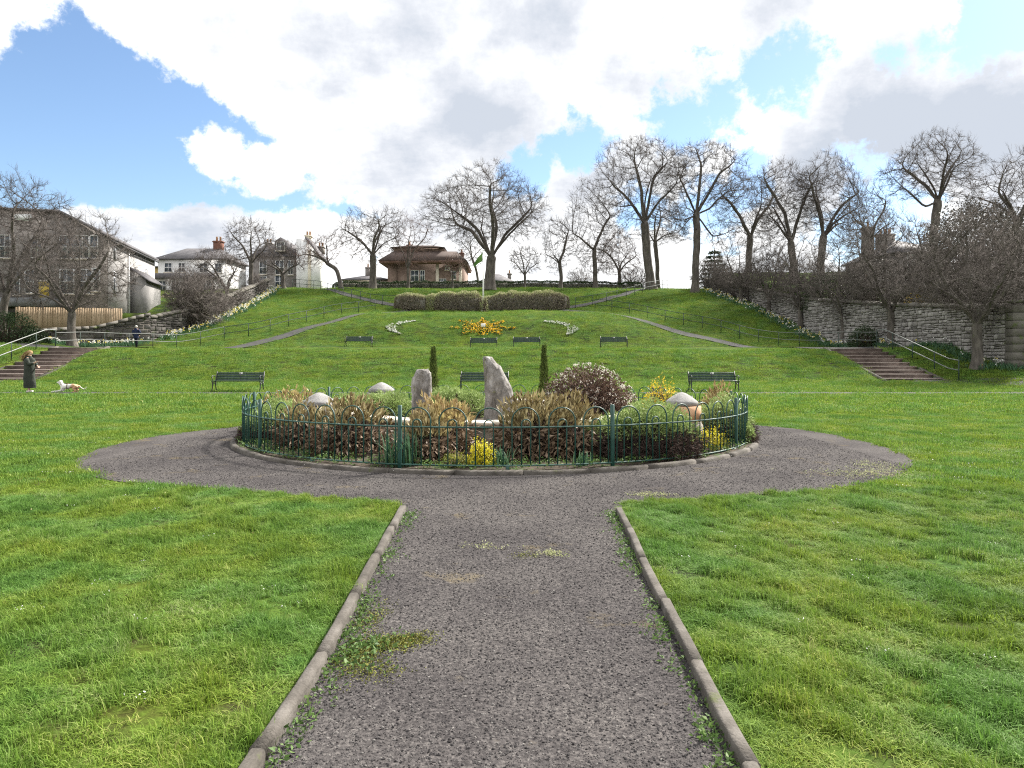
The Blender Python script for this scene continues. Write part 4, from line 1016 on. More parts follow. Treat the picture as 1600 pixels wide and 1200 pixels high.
def attractors(ells, n, g, shell=.45):
    vol = np.array([e[3] * e[4] * e[5] for e in ells]) ** .8; vol /= vol.sum(); out = []
    for e, v in zip(ells, vol):
        m = int(n * v) + 1; q = g.normal(size=(m, 3)); q /= np.linalg.norm(q, axis=1, keepdims=True)
        r = g.uniform(shell ** 3, 1, (m, 1)) ** (1 / 3.)
        dl = g.normal(size=(9, 3)); dl /= np.linalg.norm(dl, axis=1, keepdims=True); q = q * r * (.80 + .34 * ((q @ dl.T) ** 5).max(1, keepdims=True))
        out.append(q * np.array(e[3:6]) + np.array(e[:3]))
    return np.concatenate(out)

def tree_meshes(trunk, ells, r_base, n_att, D, seed, r_tip=.0115, limbs=(), twigs=3, twig_len=.6, dk=None, iters=90, shell=.45, trop=.05, stems=None, droop=0.0, roots=True, thin_pow=1.08):
    """trunk: polyline from the ground to the fork, limbs: further polylines leaving the trunk top; all local to the tree base"""
    g = np.random.default_rng(seed)
    def resample(pl, step):
        pl = np.array(pl, float); s = np.concatenate([[0], np.cumsum(np.linalg.norm(np.diff(pl, axis=0), axis=1))]); m = max(2, int(s[-1] / step) + 1)
        q = np.linspace(0, s[-1], m); return np.stack([np.interp(q, s, pl[:, i]) for i in range(3)], -1)
    nodes = []; par = []
    def chain(pl, root):
        p = resample(pl, D * 1.1); p[1:-1] += g.normal(0, D * .10, (len(p) - 2, 3)) if len(p) > 2 else 0
        for i, q in enumerate(p[1:] if root is not None else p):
            par.append(root if (i == 0 and root is not None) else (len(nodes) - 1 if (i or root is not None) else -1)); nodes.append(q)
        return len(nodes) - 1
    if stems:
        for st in stems: chain(st, None)
        trunk_n = len(nodes)
    else:
        top = chain(trunk, None); trunk_n = len(nodes)
        for lb in limbs: chain([nodes[top]] + list(lb), top)
    att = attractors(ells, n_att, g, shell)
    N, P = grow(att, nodes, par, D, dk or D * 1.15, iters, g, trop)
    n = len(N)
    # pipe model radii
    leafc = np.zeros(n, int); np.add.at(leafc, P[P >= 0], 1)
    def radii(e):
        w = np.where(leafc == 0, r_tip ** e, 0.0)
        for i in range(n - 1, -1, -1):
            if P[i] >= 0: w[P[i]] += w[i]
        return np.maximum(w, r_tip ** e) ** (1 / e)
    lo, hi = 1.4, 4.0
    for _ in range(12):
        m_ = (lo + hi) / 2
        if radii(m_)[0] > r_base: lo = m_
        else: hi = m_
    rad = radii((lo + hi) / 2)
    if not stems:
        rad = np.maximum(r_base * (rad / rad[0]) ** thin_pow, r_tip)
        h = N[:trunk_n, 2]; tp = np.linspace(1.0, .90, trunk_n)
        rad[:trunk_n] *= 1 + (.65 * np.exp(-np.maximum(h, 0) / (r_base * 1.5)) if roots else 0)
    # thick wood: continuous tapering tubes along the heaviest line
    kids = [[] for _ in range(n)]
    for i in range(n):
        if P[i] >= 0: kids[P[i]].append(i)
    thr = .030 if not stems else .022
    TR, CR = MB(), MB()
    starts = [(i, -1) for i in range(n) if P[i] < 0]; done = np.zeros(n, bool)
    while starts:
        i, p = starts.pop(); ch = [i]; done[i] = True
        while True:
            ks = [k for k in kids[ch[-1]] if rad[k] > thr]
            if not ks: break
            ks.sort(key=lambda k: -rad[k]); 
            for k in ks[1:]: starts.append((k, ch[-1]))
            ch.append(ks[0]); done[ks[0]] = True
        pts = N[ch].copy(); rs = rad[ch].copy()
        if p >= 0: pts = np.vstack([N[p][None], pts]); rs = np.concatenate([[min(rad[p] * .92, rs[0] * 1.35)], rs])
        if len(pts) < 2: 
            done[ch] = done[ch] & (p >= 0); 
            if p < 0: continue
        if len(pts) > 3:
            q = pts.copy(); q[1:-1] = pts[1:-1] * .5 + (pts[:-2] + pts[2:]) * .25; pts = q
        big = rs[0] > r_base * .45 if not stems else rs[0] > r_tip * 4
        (TR if big else CR).tube(pts, list(rs), 10 if rs[0] > .18 else 7 if rs[0] > .08 else 5, False)
    if not TR.V: TR, CR = CR, TR
    V = np.array(TR.V, float); tr = mesh_np('trunk', V, TR.F)
    # thin wood: one short tube per segment
    Vs, Fs, b = [], [], 0
    if CR.V: Vs.append(np.array(CR.V, float)); Fs.append(np.array(CR.F, int)); b = len(CR.V)
    idx = np.where((P >= 0) & ~done)[0]
    if len(idx):
        A = N[P[idx]]; B = N[idx]; V, F = tubes_np(A, B + (B - A) * .03, np.minimum(rad[P[idx]], rad[idx] * 1.4 + .003), rad[idx], 3); Vs.append(V); Fs.append(F + b); b += len(V)
    # twigs in three orders along the thin wood
    def nz(v): return v / (np.linalg.norm(v, axis=1, keepdims=True) + 1e-9)
    thin = np.where((rad < .05) & (np.arange(n) >= trunk_n) & (P >= 0))[0]
    if len(thin) == 0: thin = np.where(leafc == 0)[0]
    pick = g.choice(thin, int(len(thin) * twigs * .55)); tips = np.where(leafc == 0)[0]; pick = np.concatenate([pick, np.repeat(tips, 3)])
    bd = nz(N[pick] - N[np.maximum(P[pick], 0)]); ctr = np.array(ells)[:, :3].mean(0); ow = nz(N[pick] - ctr)
    td = bd * .9 + ow * .45 + g.normal(0, .40, bd.shape); td[:, 2] += .10 - droop; td = nz(td)
    tl = twig_len * g.uniform(.5, 1.25, (len(pick), 1)); p0 = N[pick] - bd * g.uniform(0, D * .8, (len(pick), 1)); mid = p0 + td * tl * .5; td2 = nz(td + g.normal(0, .28, td.shape) + np.array([0, 0, .12 - droop])); end = mid + td2 * tl * .5
    r0 = r_tip * .75
    V, F = tubes_np(p0, mid, np.full(len(p0), r0), np.full(len(p0), r0 * .75), 3); Vs.append(V); Fs.append(F + b); b += len(V)
    cone_p, cone_e, cone_r = [mid], [end], [np.full(len(mid), r0 * .75)]
    m = len(pick); ii = np.repeat(np.arange(m), 3); u = g.uniform(.25, 1.0, (len(ii), 1)); base = np.where(u < .5, p0[ii] + (mid - p0)[ii] * u * 2, mid[ii] + (end - mid)[ii] * (u * 2 - 1))
    sd2 = nz(td2[ii] + g.normal(0, .48, (len(ii), 3)) + np.array([0, 0, .1 - droop])); cone_p.append(base); cone_e.append(base + sd2 * tl[ii] * g.uniform(.3, .7, (len(ii), 1))); cone_r.append(np.full(len(ii), r0 * .62))
    CP, CE, CRr = np.concatenate(cone_p), np.concatenate(cone_e), np.concatenate(cone_r)
    d_ = nz(CE - CP); a_ = np.where(np.abs(d_[:, 2:3]) < .9, np.array([[0, 0, 1.0]]), np.array([[1.0, 0, 0]])); uu = nz(np.cross(d_, a_)); ww = np.cross(d_, uu)
    ring = [CP + (uu * math.cos(k * 2.0944) + ww * math.sin(k * 2.0944)) * CRr[:, None] for k in range(3)]
    Vc = np.stack(ring + [CE], 1).reshape(-1, 3); bb = np.arange(len(CP)) * 4 + b; Fc = np.concatenate([np.stack([bb + k, bb + (k + 1) % 3, bb + 3], -1) for k in range(3)])
    FL = [tuple(f) for F in Fs for f in F.tolist()] + [tuple(f) for f in Fc.tolist()]
    cr = mesh_np('crown', np.concatenate(Vs + [Vc]), FL)
    return tr, cr

def tree(label, base_px, d, trunk_px, crowns_px, r_base, n_att, D, seed, limbs_px=(), mats=('bark', 'twig'), group=None, name='bare_tree', depth=None, auto=4, **kw):
    x = (base_px - 800) / F_PX * d; z = float(H(x, d)) - .05
    loc = np.array([x, d, z])
    loc_px = lambda p, dd=0: at(p[0], p[1], d) + np.array([0, dd, 0]) - loc
    g = random.Random(seed)
    tl = [np.array([0, 0, 0.0])] + [loc_px(p) for p in trunk_px]
    ells = []
    for (cx, cy, rx, ry) in crowns_px:
        c = loc_px((cx, cy)); s = d / F_PX; ells.append((c[0], c[1], c[2], rx * s, (depth or rx * s * .9), ry * s))
    limbs = [[loc_px(p, p[2] if len(p) > 2 else 0) for p in lb] for lb in limbs_px]
    ga = np.random.default_rng(seed + 900); T = np.array(tl[-1]); e0 = np.array(ells)
    for i in range(auto):
        e = e0[i % len(e0)]; a = 6.283 * (i + ga.uniform(-.3, .3)) / auto; q = np.array([math.cos(a) * .72, math.sin(a) * .72, ga.uniform(-.35, .65)]) * e[3:6] + e[:3]; v = q - T; ln = np.linalg.norm(v)
        limbs.append([T + v * .35 + np.array([ga.normal(0, .03), ga.normal(0, .03), .10]) * ln, T + v * .7 + np.array([ga.normal(0, .05), 0, .07]) * ln, q])
    tr, cr = tree_meshes(tl, ells, r_base, n_att, D, seed, limbs=limbs, **kw)
    t = thing(name, label, 'tree', tuple(loc), group=group)
    link('trunk', tr, MAT[mats[0]], t, True); link('crown', cr, MAT[mats[1]], t)
    return t
GT = 'bare winter trees round the park'
# great tree on the crest
tree('great broad-domed bare tree directly behind the white flagpole', 765, 82, [(766, 425), (768, 402)], [(757, 320, 100, 60), (708, 332, 56, 40), (808, 328, 52, 48)], .54, 3400, .36, 11,
     limbs_px=[[(757, 380, -.5), (748, 362, -.8), (725, 342, -1)], [(772, 375, .8), (776, 350, 1), (768, 320, .6)], [(790, 372, 0), (812, 350, -.4), (828, 338, -1)], [(762, 385, 1.5), (750, 350, 2.6)]], group=GT, twigs=4, twig_len=.72)
tree('rounded bare tree with leaning trunk left of the sandstone villa', 582, 84, [(583, 425), (583, 400)], [(570, 370, 50, 42), (600, 352, 34, 30)], .36, 1800, .34, 12,
     limbs_px=[[(572, 385), (555, 372)], [(590, 375), (598, 355)]], group=GT, twig_len=.7)
tree('bent bare fruit tree leaning left at the crest', 533, 82, [(527, 422), (512, 412)], [(500, 393, 32, 30), (478, 402, 22, 20), (520, 380, 16, 22)], .22, 900, .30, 13, group=GT, twig_len=.5, mats=('bark', 'twig_red'))
tree('small spreading bare tree in front of the stone house with a dormer', 443, 82, [(442, 428)], [(440, 405, 38, 30)], .22, 1000, .30, 14, group=GT, twig_len=.55)
tree('tall fan-shaped bare tree beside the wall, left of the stone house', 391, 76, [(392, 425), (393, 412)], [(388, 380, 44, 40)], .22, 1300, .30, 15, group=GT, twig_len=.7)
tree('low vase-shaped bare tree on the slope in front of the white house', 359, 68.5, [(355, 455)], [(342, 423, 46, 34)], .18, 1200, .28, 16, group=GT, twig_len=.6)
tree('big twiggy bare tree in front of the timber fence', 113, 49.5, [(112, 505), (112, 490)], [(115, 415, 92, 82), (70, 430, 60, 50), (160, 420, 46, 60)], .25, 1900, .29, 17,
     limbs_px=[[(95, 470, -.5), (60, 455, -1)], [(120, 465, .6), (140, 430, 1)], [(108, 460, 1.0), (105, 420, 1.4)], [(135, 480, -.8), (170, 470, -1.6)]], group=GT, twigs=4, twig_len=.6, mats=('bark', 'twig_grey'))
tree('tall bare tree cut off by the left edge of the photo', 2, 53, [(5, 478), (10, 460)], [(8, 370, 96, 98), (60, 350, 70, 70)], .26, 1900, .34, 18,
     limbs_px=[[(25, 420), (40, 380)], [(-10, 420, .5), (-30, 380, 1)]], group=GT, twigs=4, twig_len=.68)
# in front of and beside the villa
tree('thin reddish bare tree in front of the sandstone villa door', 638, 85, [(637, 420)], [(642, 375, 38, 42)], .15, 650, .30, 19, group=GT, twig_len=.6, mats=('bark', 'twig_red'), r_tip=.010)
tree('small reddish bare tree before the right end of the villa', 707, 85, [(707, 432)], [(707, 415, 20, 18)], .10, 340, .22, 20, group=GT, twig_len=.4, mats=('bark', 'twig_red'), r_tip=.010)
tree('slender bare tree leaning behind the flagpole', 750, 97, [(745, 425), (738, 405)], [(736, 388, 25, 34)], .16, 800, .34, 21, group=GT, twig_len=.6)
tree('small bare orchard tree right of the great tree', 820, 85, [(820, 430)], [(819, 405, 28, 22)], .14, 800, .24, 22, group=GT, twig_len=.45)
tree('upright bare tree with an oval crown right of the small orchard tree', 876, 84.5, [(877, 428), (874, 412)], [(872, 385, 28, 48)], .21, 1200, .30, 23, group=GT, twig_len=.6)
tree('tall loose-crowned bare tree left of the two giants', 930, 84, [(930, 420), (928, 390)], [(926, 345, 44, 66), (935, 400, 40, 30)], .26, 1900, .34, 24, group=GT, twig_len=.75)
tree('giant bare tree with thick swept trunk near the upper right path', 1018, 82, [(1013, 418), (1009, 372), (1007, 350)], [(1003, 262, 66, 60), (962, 295, 42, 44), (1044, 300, 32, 54), (985, 350, 34, 26), (1050, 350, 30, 26)], .46, 3200, .36, 25,
     limbs_px=[[(1004, 320), (1000, 285), (992, 255)], [(1020, 330, .8), (1032, 312, .8), (1055, 290, .5)], [(990, 322, -.6), (968, 326, -1)], [(1010, 310, 1), (1022, 270, 1.6)]], group=GT, twigs=4, twig_len=.72)
tree('giant bare tree with straight pale trunk at the top of the right slope', 1086, 79.5, [(1087, 415), (1089, 370), (1088, 335)], [(1100, 266, 64, 54), (1070, 305, 36, 50), (1138, 300, 36, 36), (1062, 355, 26, 26), (1125, 365, 34, 24)], .37, 3000, .36, 26,
     limbs_px=[[(1092, 300), (1096, 260), (1086, 228)], [(1112, 372, -.4), (1135, 364, -.6)], [(1066, 345, .4), (1048, 335, .5)], [(1110, 325, .5), (1135, 300, .5)], [(1075, 310, -.5), (1060, 280, -.6)]], group=GT, twigs=4, twig_len=.72)
tree('second slimmer bare tree standing behind the giant swept trunk', 1029, 92, [(1027, 410), (1023, 380)], [(1030, 350, 36, 44)], .26, 1300, .36, 27, group=GT, twig_len=.7)
tree('low reddish bushy bare tree left of the giant swept trunk', 968, 88, [(968, 425)], [(968, 400, 36, 36)], .2, 1300, .30, 28, group=GT, twig_len=.6, mats=('bark', 'twig_red'))
# behind the right wall
tree('dark bare tree behind the wall just right of the straight giant', 1170, 84, [(1170, 400), (1172, 372)], [(1163, 322, 60, 56), (1180, 350, 36, 40)], .34, 2200, .36, 29, group=GT, twig_len=.75)
tree('domed bare tree behind the wall, left of a matching pair', 1243, 72, [(1240, 415), (1236, 380)], [(1234, 308, 58, 60), (1215, 350, 34, 40)], .34, 2600, .33, 30,
     limbs_px=[[(1220, 345), (1205, 320)], [(1245, 345), (1255, 310)]], group=GT, twigs=4, twig_len=.68)
tree('domed bare tree behind the wall, right of a matching pair', 1283, 71, [(1283, 405), (1287, 370)], [(1298, 306, 62, 62), (1325, 345, 34, 40)], .34, 2600, .33, 31,
     limbs_px=[[(1285, 340), (1275, 300)], [(1305, 345), (1325, 320)]], group=GT, twigs=4, twig_len=.68)
tree('tall cloud-crowned bare tree above the old chimneys at right', 1460, 62, [(1458, 380), (1462, 340), (1466, 315)], [(1458, 255, 62, 50), (1420, 280, 44, 38), (1500, 275, 44, 44)], .34, 2800, .32, 32,
     limbs_px=[[(1458, 290), (1440, 265)], [(1478, 290), (1490, 262)], [(1440, 325, -.5), (1410, 300, -.6)]], group=GT, twigs=3, twig_len=.6)
tree('bare tree with fine crown at the far right edge', 1590, 52, [(1588, 400), (1590, 350)], [(1600, 285, 50, 60), (1550, 310, 40, 44)], .3, 1800, .32, 33, group=GT, twig_len=.7)
tree('fine twiggy bare tree behind the wall, left of the old chimneys', 1362, 63, [(1362, 400), (1360, 375)], [(1360, 345, 46, 56)], .2, 1500, .30, 35, group=GT, twig_len=.6, mats=('bark', 'twig_grey'))
# street row in front of the right wall
GW = 'pollarded bare trees in a row before the rubble wall'
row = [(1158, 71.5, 452, (1150, 415, 32, 46), 900, 'first bare tree of the wall row counted from the hilltop', .17), (1201, 65.5, 470, (1197, 420, 36, 56), 1100, 'second bare tree of the wall row counted from the hilltop', .18),
       (1250, 60.5, 487, (1246, 430, 40, 62), 1200, 'third bare tree of the wall row counted from the hilltop', .19), (1318, 54.0, 500, (1312, 432, 48, 70), 1400, 'fourth bare tree of the wall row, left of the bushiest crown', .2),
       (1393, 47.6, 490, (1387, 412, 72, 80), 1700, 'bushy vase-crowned bare tree above the top of the right steps', .25), (1527, 38.2, 508, (1520, 415, 100, 96), 2000, 'nearest bare tree of the wall row with a thick pale trunk beside the gate pier', .25)]
for i, (px, d, fy, cr, n, lab, rb) in enumerate(row):
    r2_ = cr
    tree(lab, px, d, [(px, fy)], [cr, (cr[0], cr[1] + cr[3] * .35, cr[2] * 1.15, cr[3] * .4)], rb, n, .30 if i < 4 else .24, 40 + i, group=GW, twigs=4 if i > 3 else 3, twig_len=.7 if i < 4 else .55, mats=('bark', 'twig_grey'),
         limbs_px=[[(px - cr[2] * .4, fy - cr[3] * .6, .3), (px - cr[2] * .6, fy - cr[3] * 1.1, .5)], [(px + cr[2] * .4, fy - cr[3] * .6, -.4), (px + cr[2] * .6, fy - cr[3] * 1.1, -.4)], [(px, fy - cr[3] * .7, .8), (px + 3, fy - cr[3] * 1.3, 1)]], trop=.15)

# ------------------------------------------------------------------ foliage helpers
def leaf_quads(C_, Dv, L_, W_, g, bend=.25, up=None):
    """diamond leaves: centre of the base C_, direction Dv, length and width arrays; two triangles folded along the rib"""
    n = len(C_); Dv = Dv / (np.linalg.norm(Dv, axis=1, keepdims=True) + 1e-9)
    a = g.normal(size=(n, 3)) if up is None else up + g.normal(0, .4, (n, 3)); s = np.cross(Dv, a); s /= np.linalg.norm(s, axis=1, keepdims=True) + 1e-9
    nn = np.cross(s, Dv); L_ = np.asarray(L_)[:, None]; W_ = np.asarray(W_)[:, None]
    p0 = C_; p1 = C_ + Dv * L_ * .5 + s * W_ * .5 + nn * W_ * bend; p2 = C_ + Dv * L_; p3 = C_ + Dv * L_ * .5 - s * W_ * .5 + nn * W_ * bend
    V = np.stack([p0, p1, p2, p3], 1).reshape(-1, 3); b = np.arange(n) * 4
    return V, np.stack([b, b + 1, b + 2, b + 3], -1)

def lumpy(n, radii, g, shell=.75, lumps=9, amp=.22, half=True):
    """points filling a lumpy (half-)ellipsoid, with the outward direction of each"""
    q = g.normal(size=(n, 3)); 
    if half: q[:, 2] = np.abs(q[:, 2]) - .15
    q /= np.linalg.norm(q, axis=1, keepdims=True)
    dirs = g.normal(size=(lumps, 3)); dirs /= np.linalg.norm(dirs, axis=1, keepdims=True)
    f = 1 + amp * ((q @ dirs.T) ** 6).max(1) - amp * .5 + .05 * np.sin(q[:, 0] * 17 + q[:, 2] * 11) * np.cos(q[:, 1] * 13)
    r = g.uniform(shell ** 2, 1, n) ** .5 * f
    return q * r[:, None] * np.array(radii), q

def stems_mesh(name, n, radii, g, mat, parent, r=.008, z0=0.0, flare=.35):
    V, F, b = [], [], 0
    q = g.normal(size=(n, 3)); q[:, 2] = np.abs(q[:, 2]) + .3; q /= np.linalg.norm(q, axis=1, keepdims=True)
    e = q * np.array(radii) * g.uniform(.6, .95, (n, 1)); s = np.zeros((n, 3)); s[:, :2] = e[:, :2] * flare; s[:, 2] = z0
    m = (s + e) / 2 + g.normal(0, .05, (n, 3))
    for p0, p1, r0, r1 in ((s, m, r, r * .7), (m, e, r * .7, r * .35)):
        v, f = tubes_np(p0, p1, np.full(n, r0), np.full(n, r1), 4); V.append(v); F.append(f + b); b += len(v)
    return link(name, mesh_np(name, np.concatenate(V), np.concatenate(F)), MAT[mat], parent)

mm('juniper', [(.085,.14,.035), (.20,.285,.085), (.33,.42,.15), (.46,.54,.25)], scale=5, rough=.7, island=.5, trans=.2, coords='World')
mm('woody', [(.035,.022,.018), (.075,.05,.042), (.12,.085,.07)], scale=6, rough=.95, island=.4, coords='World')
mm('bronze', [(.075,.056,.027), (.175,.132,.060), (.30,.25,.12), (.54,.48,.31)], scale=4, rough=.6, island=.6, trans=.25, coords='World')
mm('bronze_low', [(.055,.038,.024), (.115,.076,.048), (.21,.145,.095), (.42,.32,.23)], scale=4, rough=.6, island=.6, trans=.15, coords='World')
mm('yellow_bronze', [(.15,.10,.05), (.28,.20,.095), (.42,.34,.16), (.62,.54,.20)], scale=4, rough=.6, island=.6, trans=.25, coords='World')
mm('viburnum', [(.06,.034,.024), (.12,.075,.055), (.20,.14,.105)], scale=4, rough=.8, island=.6, trans=.1, coords='World')
mm('petal_white', [(.62,.58,.52), (.78,.75,.68)], scale=4, rough=.7, island=.5, trans=.25, coords='World')
mm('forsythia', [(.55,.36,.02), (.72,.54,.03), (.80,.66,.10)], scale=4, rough=.6, island=.6, trans=.3, coords='World')
mm('euonymus', [(.28,.30,.02), (.55,.50,.02), (.72,.64,.04), (.78,.72,.14)], scale=4, rough=.5, island=.6, trans=.3, coords='World')
mm('euonymus_dull', [(.08,.11,.025), (.17,.20,.04), (.32,.32,.06), (.55,.50,.10)], scale=4, rough=.5, island=.6, trans=.3, coords='World')
mm('weed', [(.04,.085,.02), (.09,.16,.04), (.17,.25,.075)], scale=4, rough=.6, island=.6, trans=.3, coords='World')
mm('daff_leaf', [(.035,.095,.045), (.07,.15,.075), (.13,.22,.12)], scale=4, rough=.5, island=.6, trans=.3, coords='World')
mm('conifer', [(.05,.08,.018), (.105,.15,.034), (.18,.22,.06)], scale=5, rough=.8, island=.5, trans=.1, coords='World')
mm('hedge_green', [(.012,.028,.010), (.03,.055,.02), (.055,.085,.03)], scale=3, rough=.7, island=.6, trans=.1, coords='World')
mm('hedge_brown', [(.12,.098,.076), (.20,.17,.13), (.29,.255,.195), (.37,.35,.26)], scale=3, rough=.85, island=.6, trans=.1, coords='World')
mm('hedge_tip', [(.27,.25,.15), (.40,.39,.23), (.36,.41,.18), (.52,.50,.34)], scale=2, rough=.85, island=.6, trans=.2, coords='World')
mm('ivy', [(.04,.037,.032), (.085,.078,.066), (.125,.12,.095), (.19,.18,.16)], scale=1.5, rough=.6, island=.6, coords='World')
mm('scrub_leaf', [(.045,.036,.028), (.085,.07,.055), (.10,.10,.06)], scale=2, rough=.9, island=.6, coords='World')
mm('orange_petal', [(.78,.40,.02), (.84,.54,.035), (.88,.66,.08)], scale=4, rough=.6, island=.7, trans=.2, coords='World')
mm('white_petal', [(.70,.70,.66), (.82,.82,.80)], scale=4, rough=.6, island=.7, trans=.2, coords='World')
mm('yellow_petal', [(.70,.50,.03), (.80,.68,.10), (.82,.80,.55)], scale=4, rough=.6, island=.8, trans=.2, coords='World')

def juniper(label, px, d, radii, n, seed, z0=.08, green=.62, mat='juniper', name='juniper_shrub'):
    """spreading juniper: feathery green sprays on top of a brown woody skirt"""
    g = np.random.default_rng(seed); x = (px - 800) / F_PX * d
    t = thing(name, label, 'shrub', (x, d, z0), group='spreading green junipers in the round bed')
    P, q = lumpy(n, radii, g, .72, 14, .30)
    low = P[:, 2] < radii[2] * (green + g.normal(0, .12, n)) * .8
    up = ~low; m = 5
    C_ = np.repeat(P[up], m, 0); Dv = np.repeat(q[up] * np.array([1, 1, .5]), m, 0) + g.normal(0, .6, (up.sum() * m, 3)); Dv[:, 2] += .15
    V, F = leaf_quads(C_ + g.normal(0, .012, C_.shape), Dv, g.uniform(.03, .075, len(C_)), g.uniform(.008, .018, len(C_)), g); link('sprays', mesh_np('sprays', V, F), MAT[mat], t)
    C_ = np.repeat(P[low] * .97, 4, 0); Dv = np.repeat(q[low], 4, 0) + g.normal(0, .8, (low.sum() * 4, 3))
    V, F = leaf_quads(C_, Dv, g.uniform(.05, .13, len(C_)), g.uniform(.006, .012, len(C_)), g); link('dead_skirt', mesh_np('dead_skirt', V, F), MAT['woody'], t)
    stems_mesh('branches', 60, radii, g, 'woody', t, .011, 0, .2)
    # dark inner mass of dead needles that closes the view through the bush
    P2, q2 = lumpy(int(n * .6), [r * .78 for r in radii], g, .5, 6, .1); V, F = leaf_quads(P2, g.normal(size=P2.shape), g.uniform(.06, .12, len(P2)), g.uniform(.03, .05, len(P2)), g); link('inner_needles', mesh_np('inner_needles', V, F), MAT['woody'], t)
    return t

def leafy(label, px, d, radii, n, seed, mat='bronze', low_mat='bronze_low', z0=.08, name='bronze_shrub', leaf=(.07, .155), lw=.25, upright=.9, group='bronze-leaved shrubs in the round bed', lowfrac=.5, sticks=70):
    """clump of upright stems with lance leaves; drooping dead leaves lower down"""
    g = np.random.default_rng(seed); x = (px - 800) / F_PX * d
    t = thing(name, label, 'shrub', (x, d, z0), group=group)
    P, q = lumpy(int(n * .62), radii, g, .55, 14, .30); hi = P[:, 2] > radii[2] * lowfrac
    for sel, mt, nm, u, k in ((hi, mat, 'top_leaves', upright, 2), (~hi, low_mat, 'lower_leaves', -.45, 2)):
        C_ = np.repeat(P[sel], k, 0); Dv = np.repeat(q[sel] * .7, k, 0) + g.normal(0, .5, (sel.sum() * k, 3)); Dv[:, 2] += u
        Ls = g.uniform(leaf[0], leaf[1], len(C_)); V, F = leaf_quads(C_, Dv, Ls, Ls * lw * g.uniform(.8, 1.4, len(C_)), g); link(nm, mesh_np(nm, V, F), MAT[mt], t)
    stems_mesh('stems', sticks, radii, g, 'woody', t, .007)
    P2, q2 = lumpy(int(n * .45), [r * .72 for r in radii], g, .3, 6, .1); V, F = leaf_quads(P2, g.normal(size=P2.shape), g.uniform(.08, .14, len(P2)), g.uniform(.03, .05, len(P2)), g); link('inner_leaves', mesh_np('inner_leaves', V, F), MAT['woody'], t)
    return t

# ---- planting of the round bed
juniper('juniper against the railing at the far left of the bed', 430, 13.3, (.62, .75, .62), 3400, 101, green=.45)
leafy('bronze-leaved shrub in front of the front left pier', 548, 11.4, (.62, .6, .76), 2400, 102)
leafy('low straw-coloured shrub behind the juniper at far left', 462, 15.2, (.75, .5, .70), 1300, 103, mat='yellow_bronze', lowfrac=.3)
juniper('juniper mound left of the short blunt standing stone', 606, 14.5, (.52, .55, .60), 2600, 104, z0=.22, green=.3)
juniper('juniper mound between the two standing stones', 712, 15.2, (.72, .6, .60), 3200, 105, z0=.25, green=.25)
juniper('low juniper behind the front left pier', 560, 16.6, (.9, .5, .52), 2200, 115, z0=.1, green=.3)
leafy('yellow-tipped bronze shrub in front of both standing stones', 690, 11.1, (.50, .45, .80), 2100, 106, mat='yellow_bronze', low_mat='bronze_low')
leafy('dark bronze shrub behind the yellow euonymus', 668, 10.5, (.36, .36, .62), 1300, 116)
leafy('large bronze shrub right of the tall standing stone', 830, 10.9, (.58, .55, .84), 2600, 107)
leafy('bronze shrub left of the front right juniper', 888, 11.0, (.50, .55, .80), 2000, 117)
juniper('big sprawling juniper with bare brown front at right of the bed', 1000, 11.05, (.88, .62, .72), 6200, 108, green=.58)
juniper('juniper beside the railing at the far right of the bed', 1132, 13.2, (.50, .62, .68), 2400, 109, green=.42)
juniper('small juniper sprig at the foot of the railing, far right', 1160, 12.7, (.2, .2, .30), 500, 119, green=.2)
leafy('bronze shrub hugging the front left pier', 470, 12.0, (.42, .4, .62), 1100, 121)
leafy('small dry straw shrub behind the terracotta pier', 1125, 14.8, (.40, .35, .80), 900, 110, mat='yellow_bronze', lowfrac=.2)

def viburnum():
    g = np.random.default_rng(120); d = 14.3; rad = (.93, .85, 1.02); t = thing('viburnum_shrub', 'large domed brown twiggy shrub flecked with white flowers', 'shrub', ((920 - 800) / F_PX * d, d, .30))
    P, q = lumpy(5200, rad, g, .62, 12, .12); P[:, 2] += .05
    C_ = np.repeat(P, 2, 0); V, F = leaf_quads(C_, np.repeat(q, 2, 0) + g.normal(0, .7, C_.shape), g.uniform(.04, .08, len(C_)), g.uniform(.014, .03, len(C_)), g); link('leaves', mesh_np('leaves', V, F), MAT['viburnum'], t)
    stems_mesh('stems', 260, rad, g, 'woody', t, .009, 0, .15)
    P, q = lumpy(520, [r * 1.03 for r in rad], g, .93, 12, .12); P = P[P[:, 2] > rad[2] * .25]
    C_ = np.repeat(P, 6, 0); V, F = leaf_quads(C_ + g.normal(0, .012, C_.shape), g.normal(size=C_.shape), g.uniform(.015, .03, len(C_)), g.uniform(.012, .022, len(C_)), g); link('flowers', mesh_np('flowers', V, F), MAT['petal_white'], t)
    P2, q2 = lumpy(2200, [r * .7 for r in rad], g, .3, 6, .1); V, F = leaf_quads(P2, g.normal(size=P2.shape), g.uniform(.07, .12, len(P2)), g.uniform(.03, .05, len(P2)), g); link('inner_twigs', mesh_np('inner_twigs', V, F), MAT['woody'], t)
viburnum()
def flowering(label, name, px, d, rad, n, seed, mat, z0, leafs=(.018, .035), stems=90, dense=5, under='woody'):
    g = np.random.default_rng(seed); t = thing(name, label, 'shrub', ((px - 800) / F_PX * d, d, z0))
    stems_mesh('stems', stems, rad, g, under, t, .006, 0, .2)
    P, q = lumpy(n, rad, g, .45, 12, .25); C_ = np.repeat(P, dense, 0)
    V, F = leaf_quads(C_ + g.normal(0, .018, C_.shape), np.repeat(q, dense, 0) * .4 + g.normal(0, .8, C_.shape), g.uniform(*leafs, len(C_)), g.uniform(leafs[0] * .6, leafs[1] * .7, len(C_)), g); link('flowers', mesh_np('flowers', V, F), MAT[mat], t)
    return t
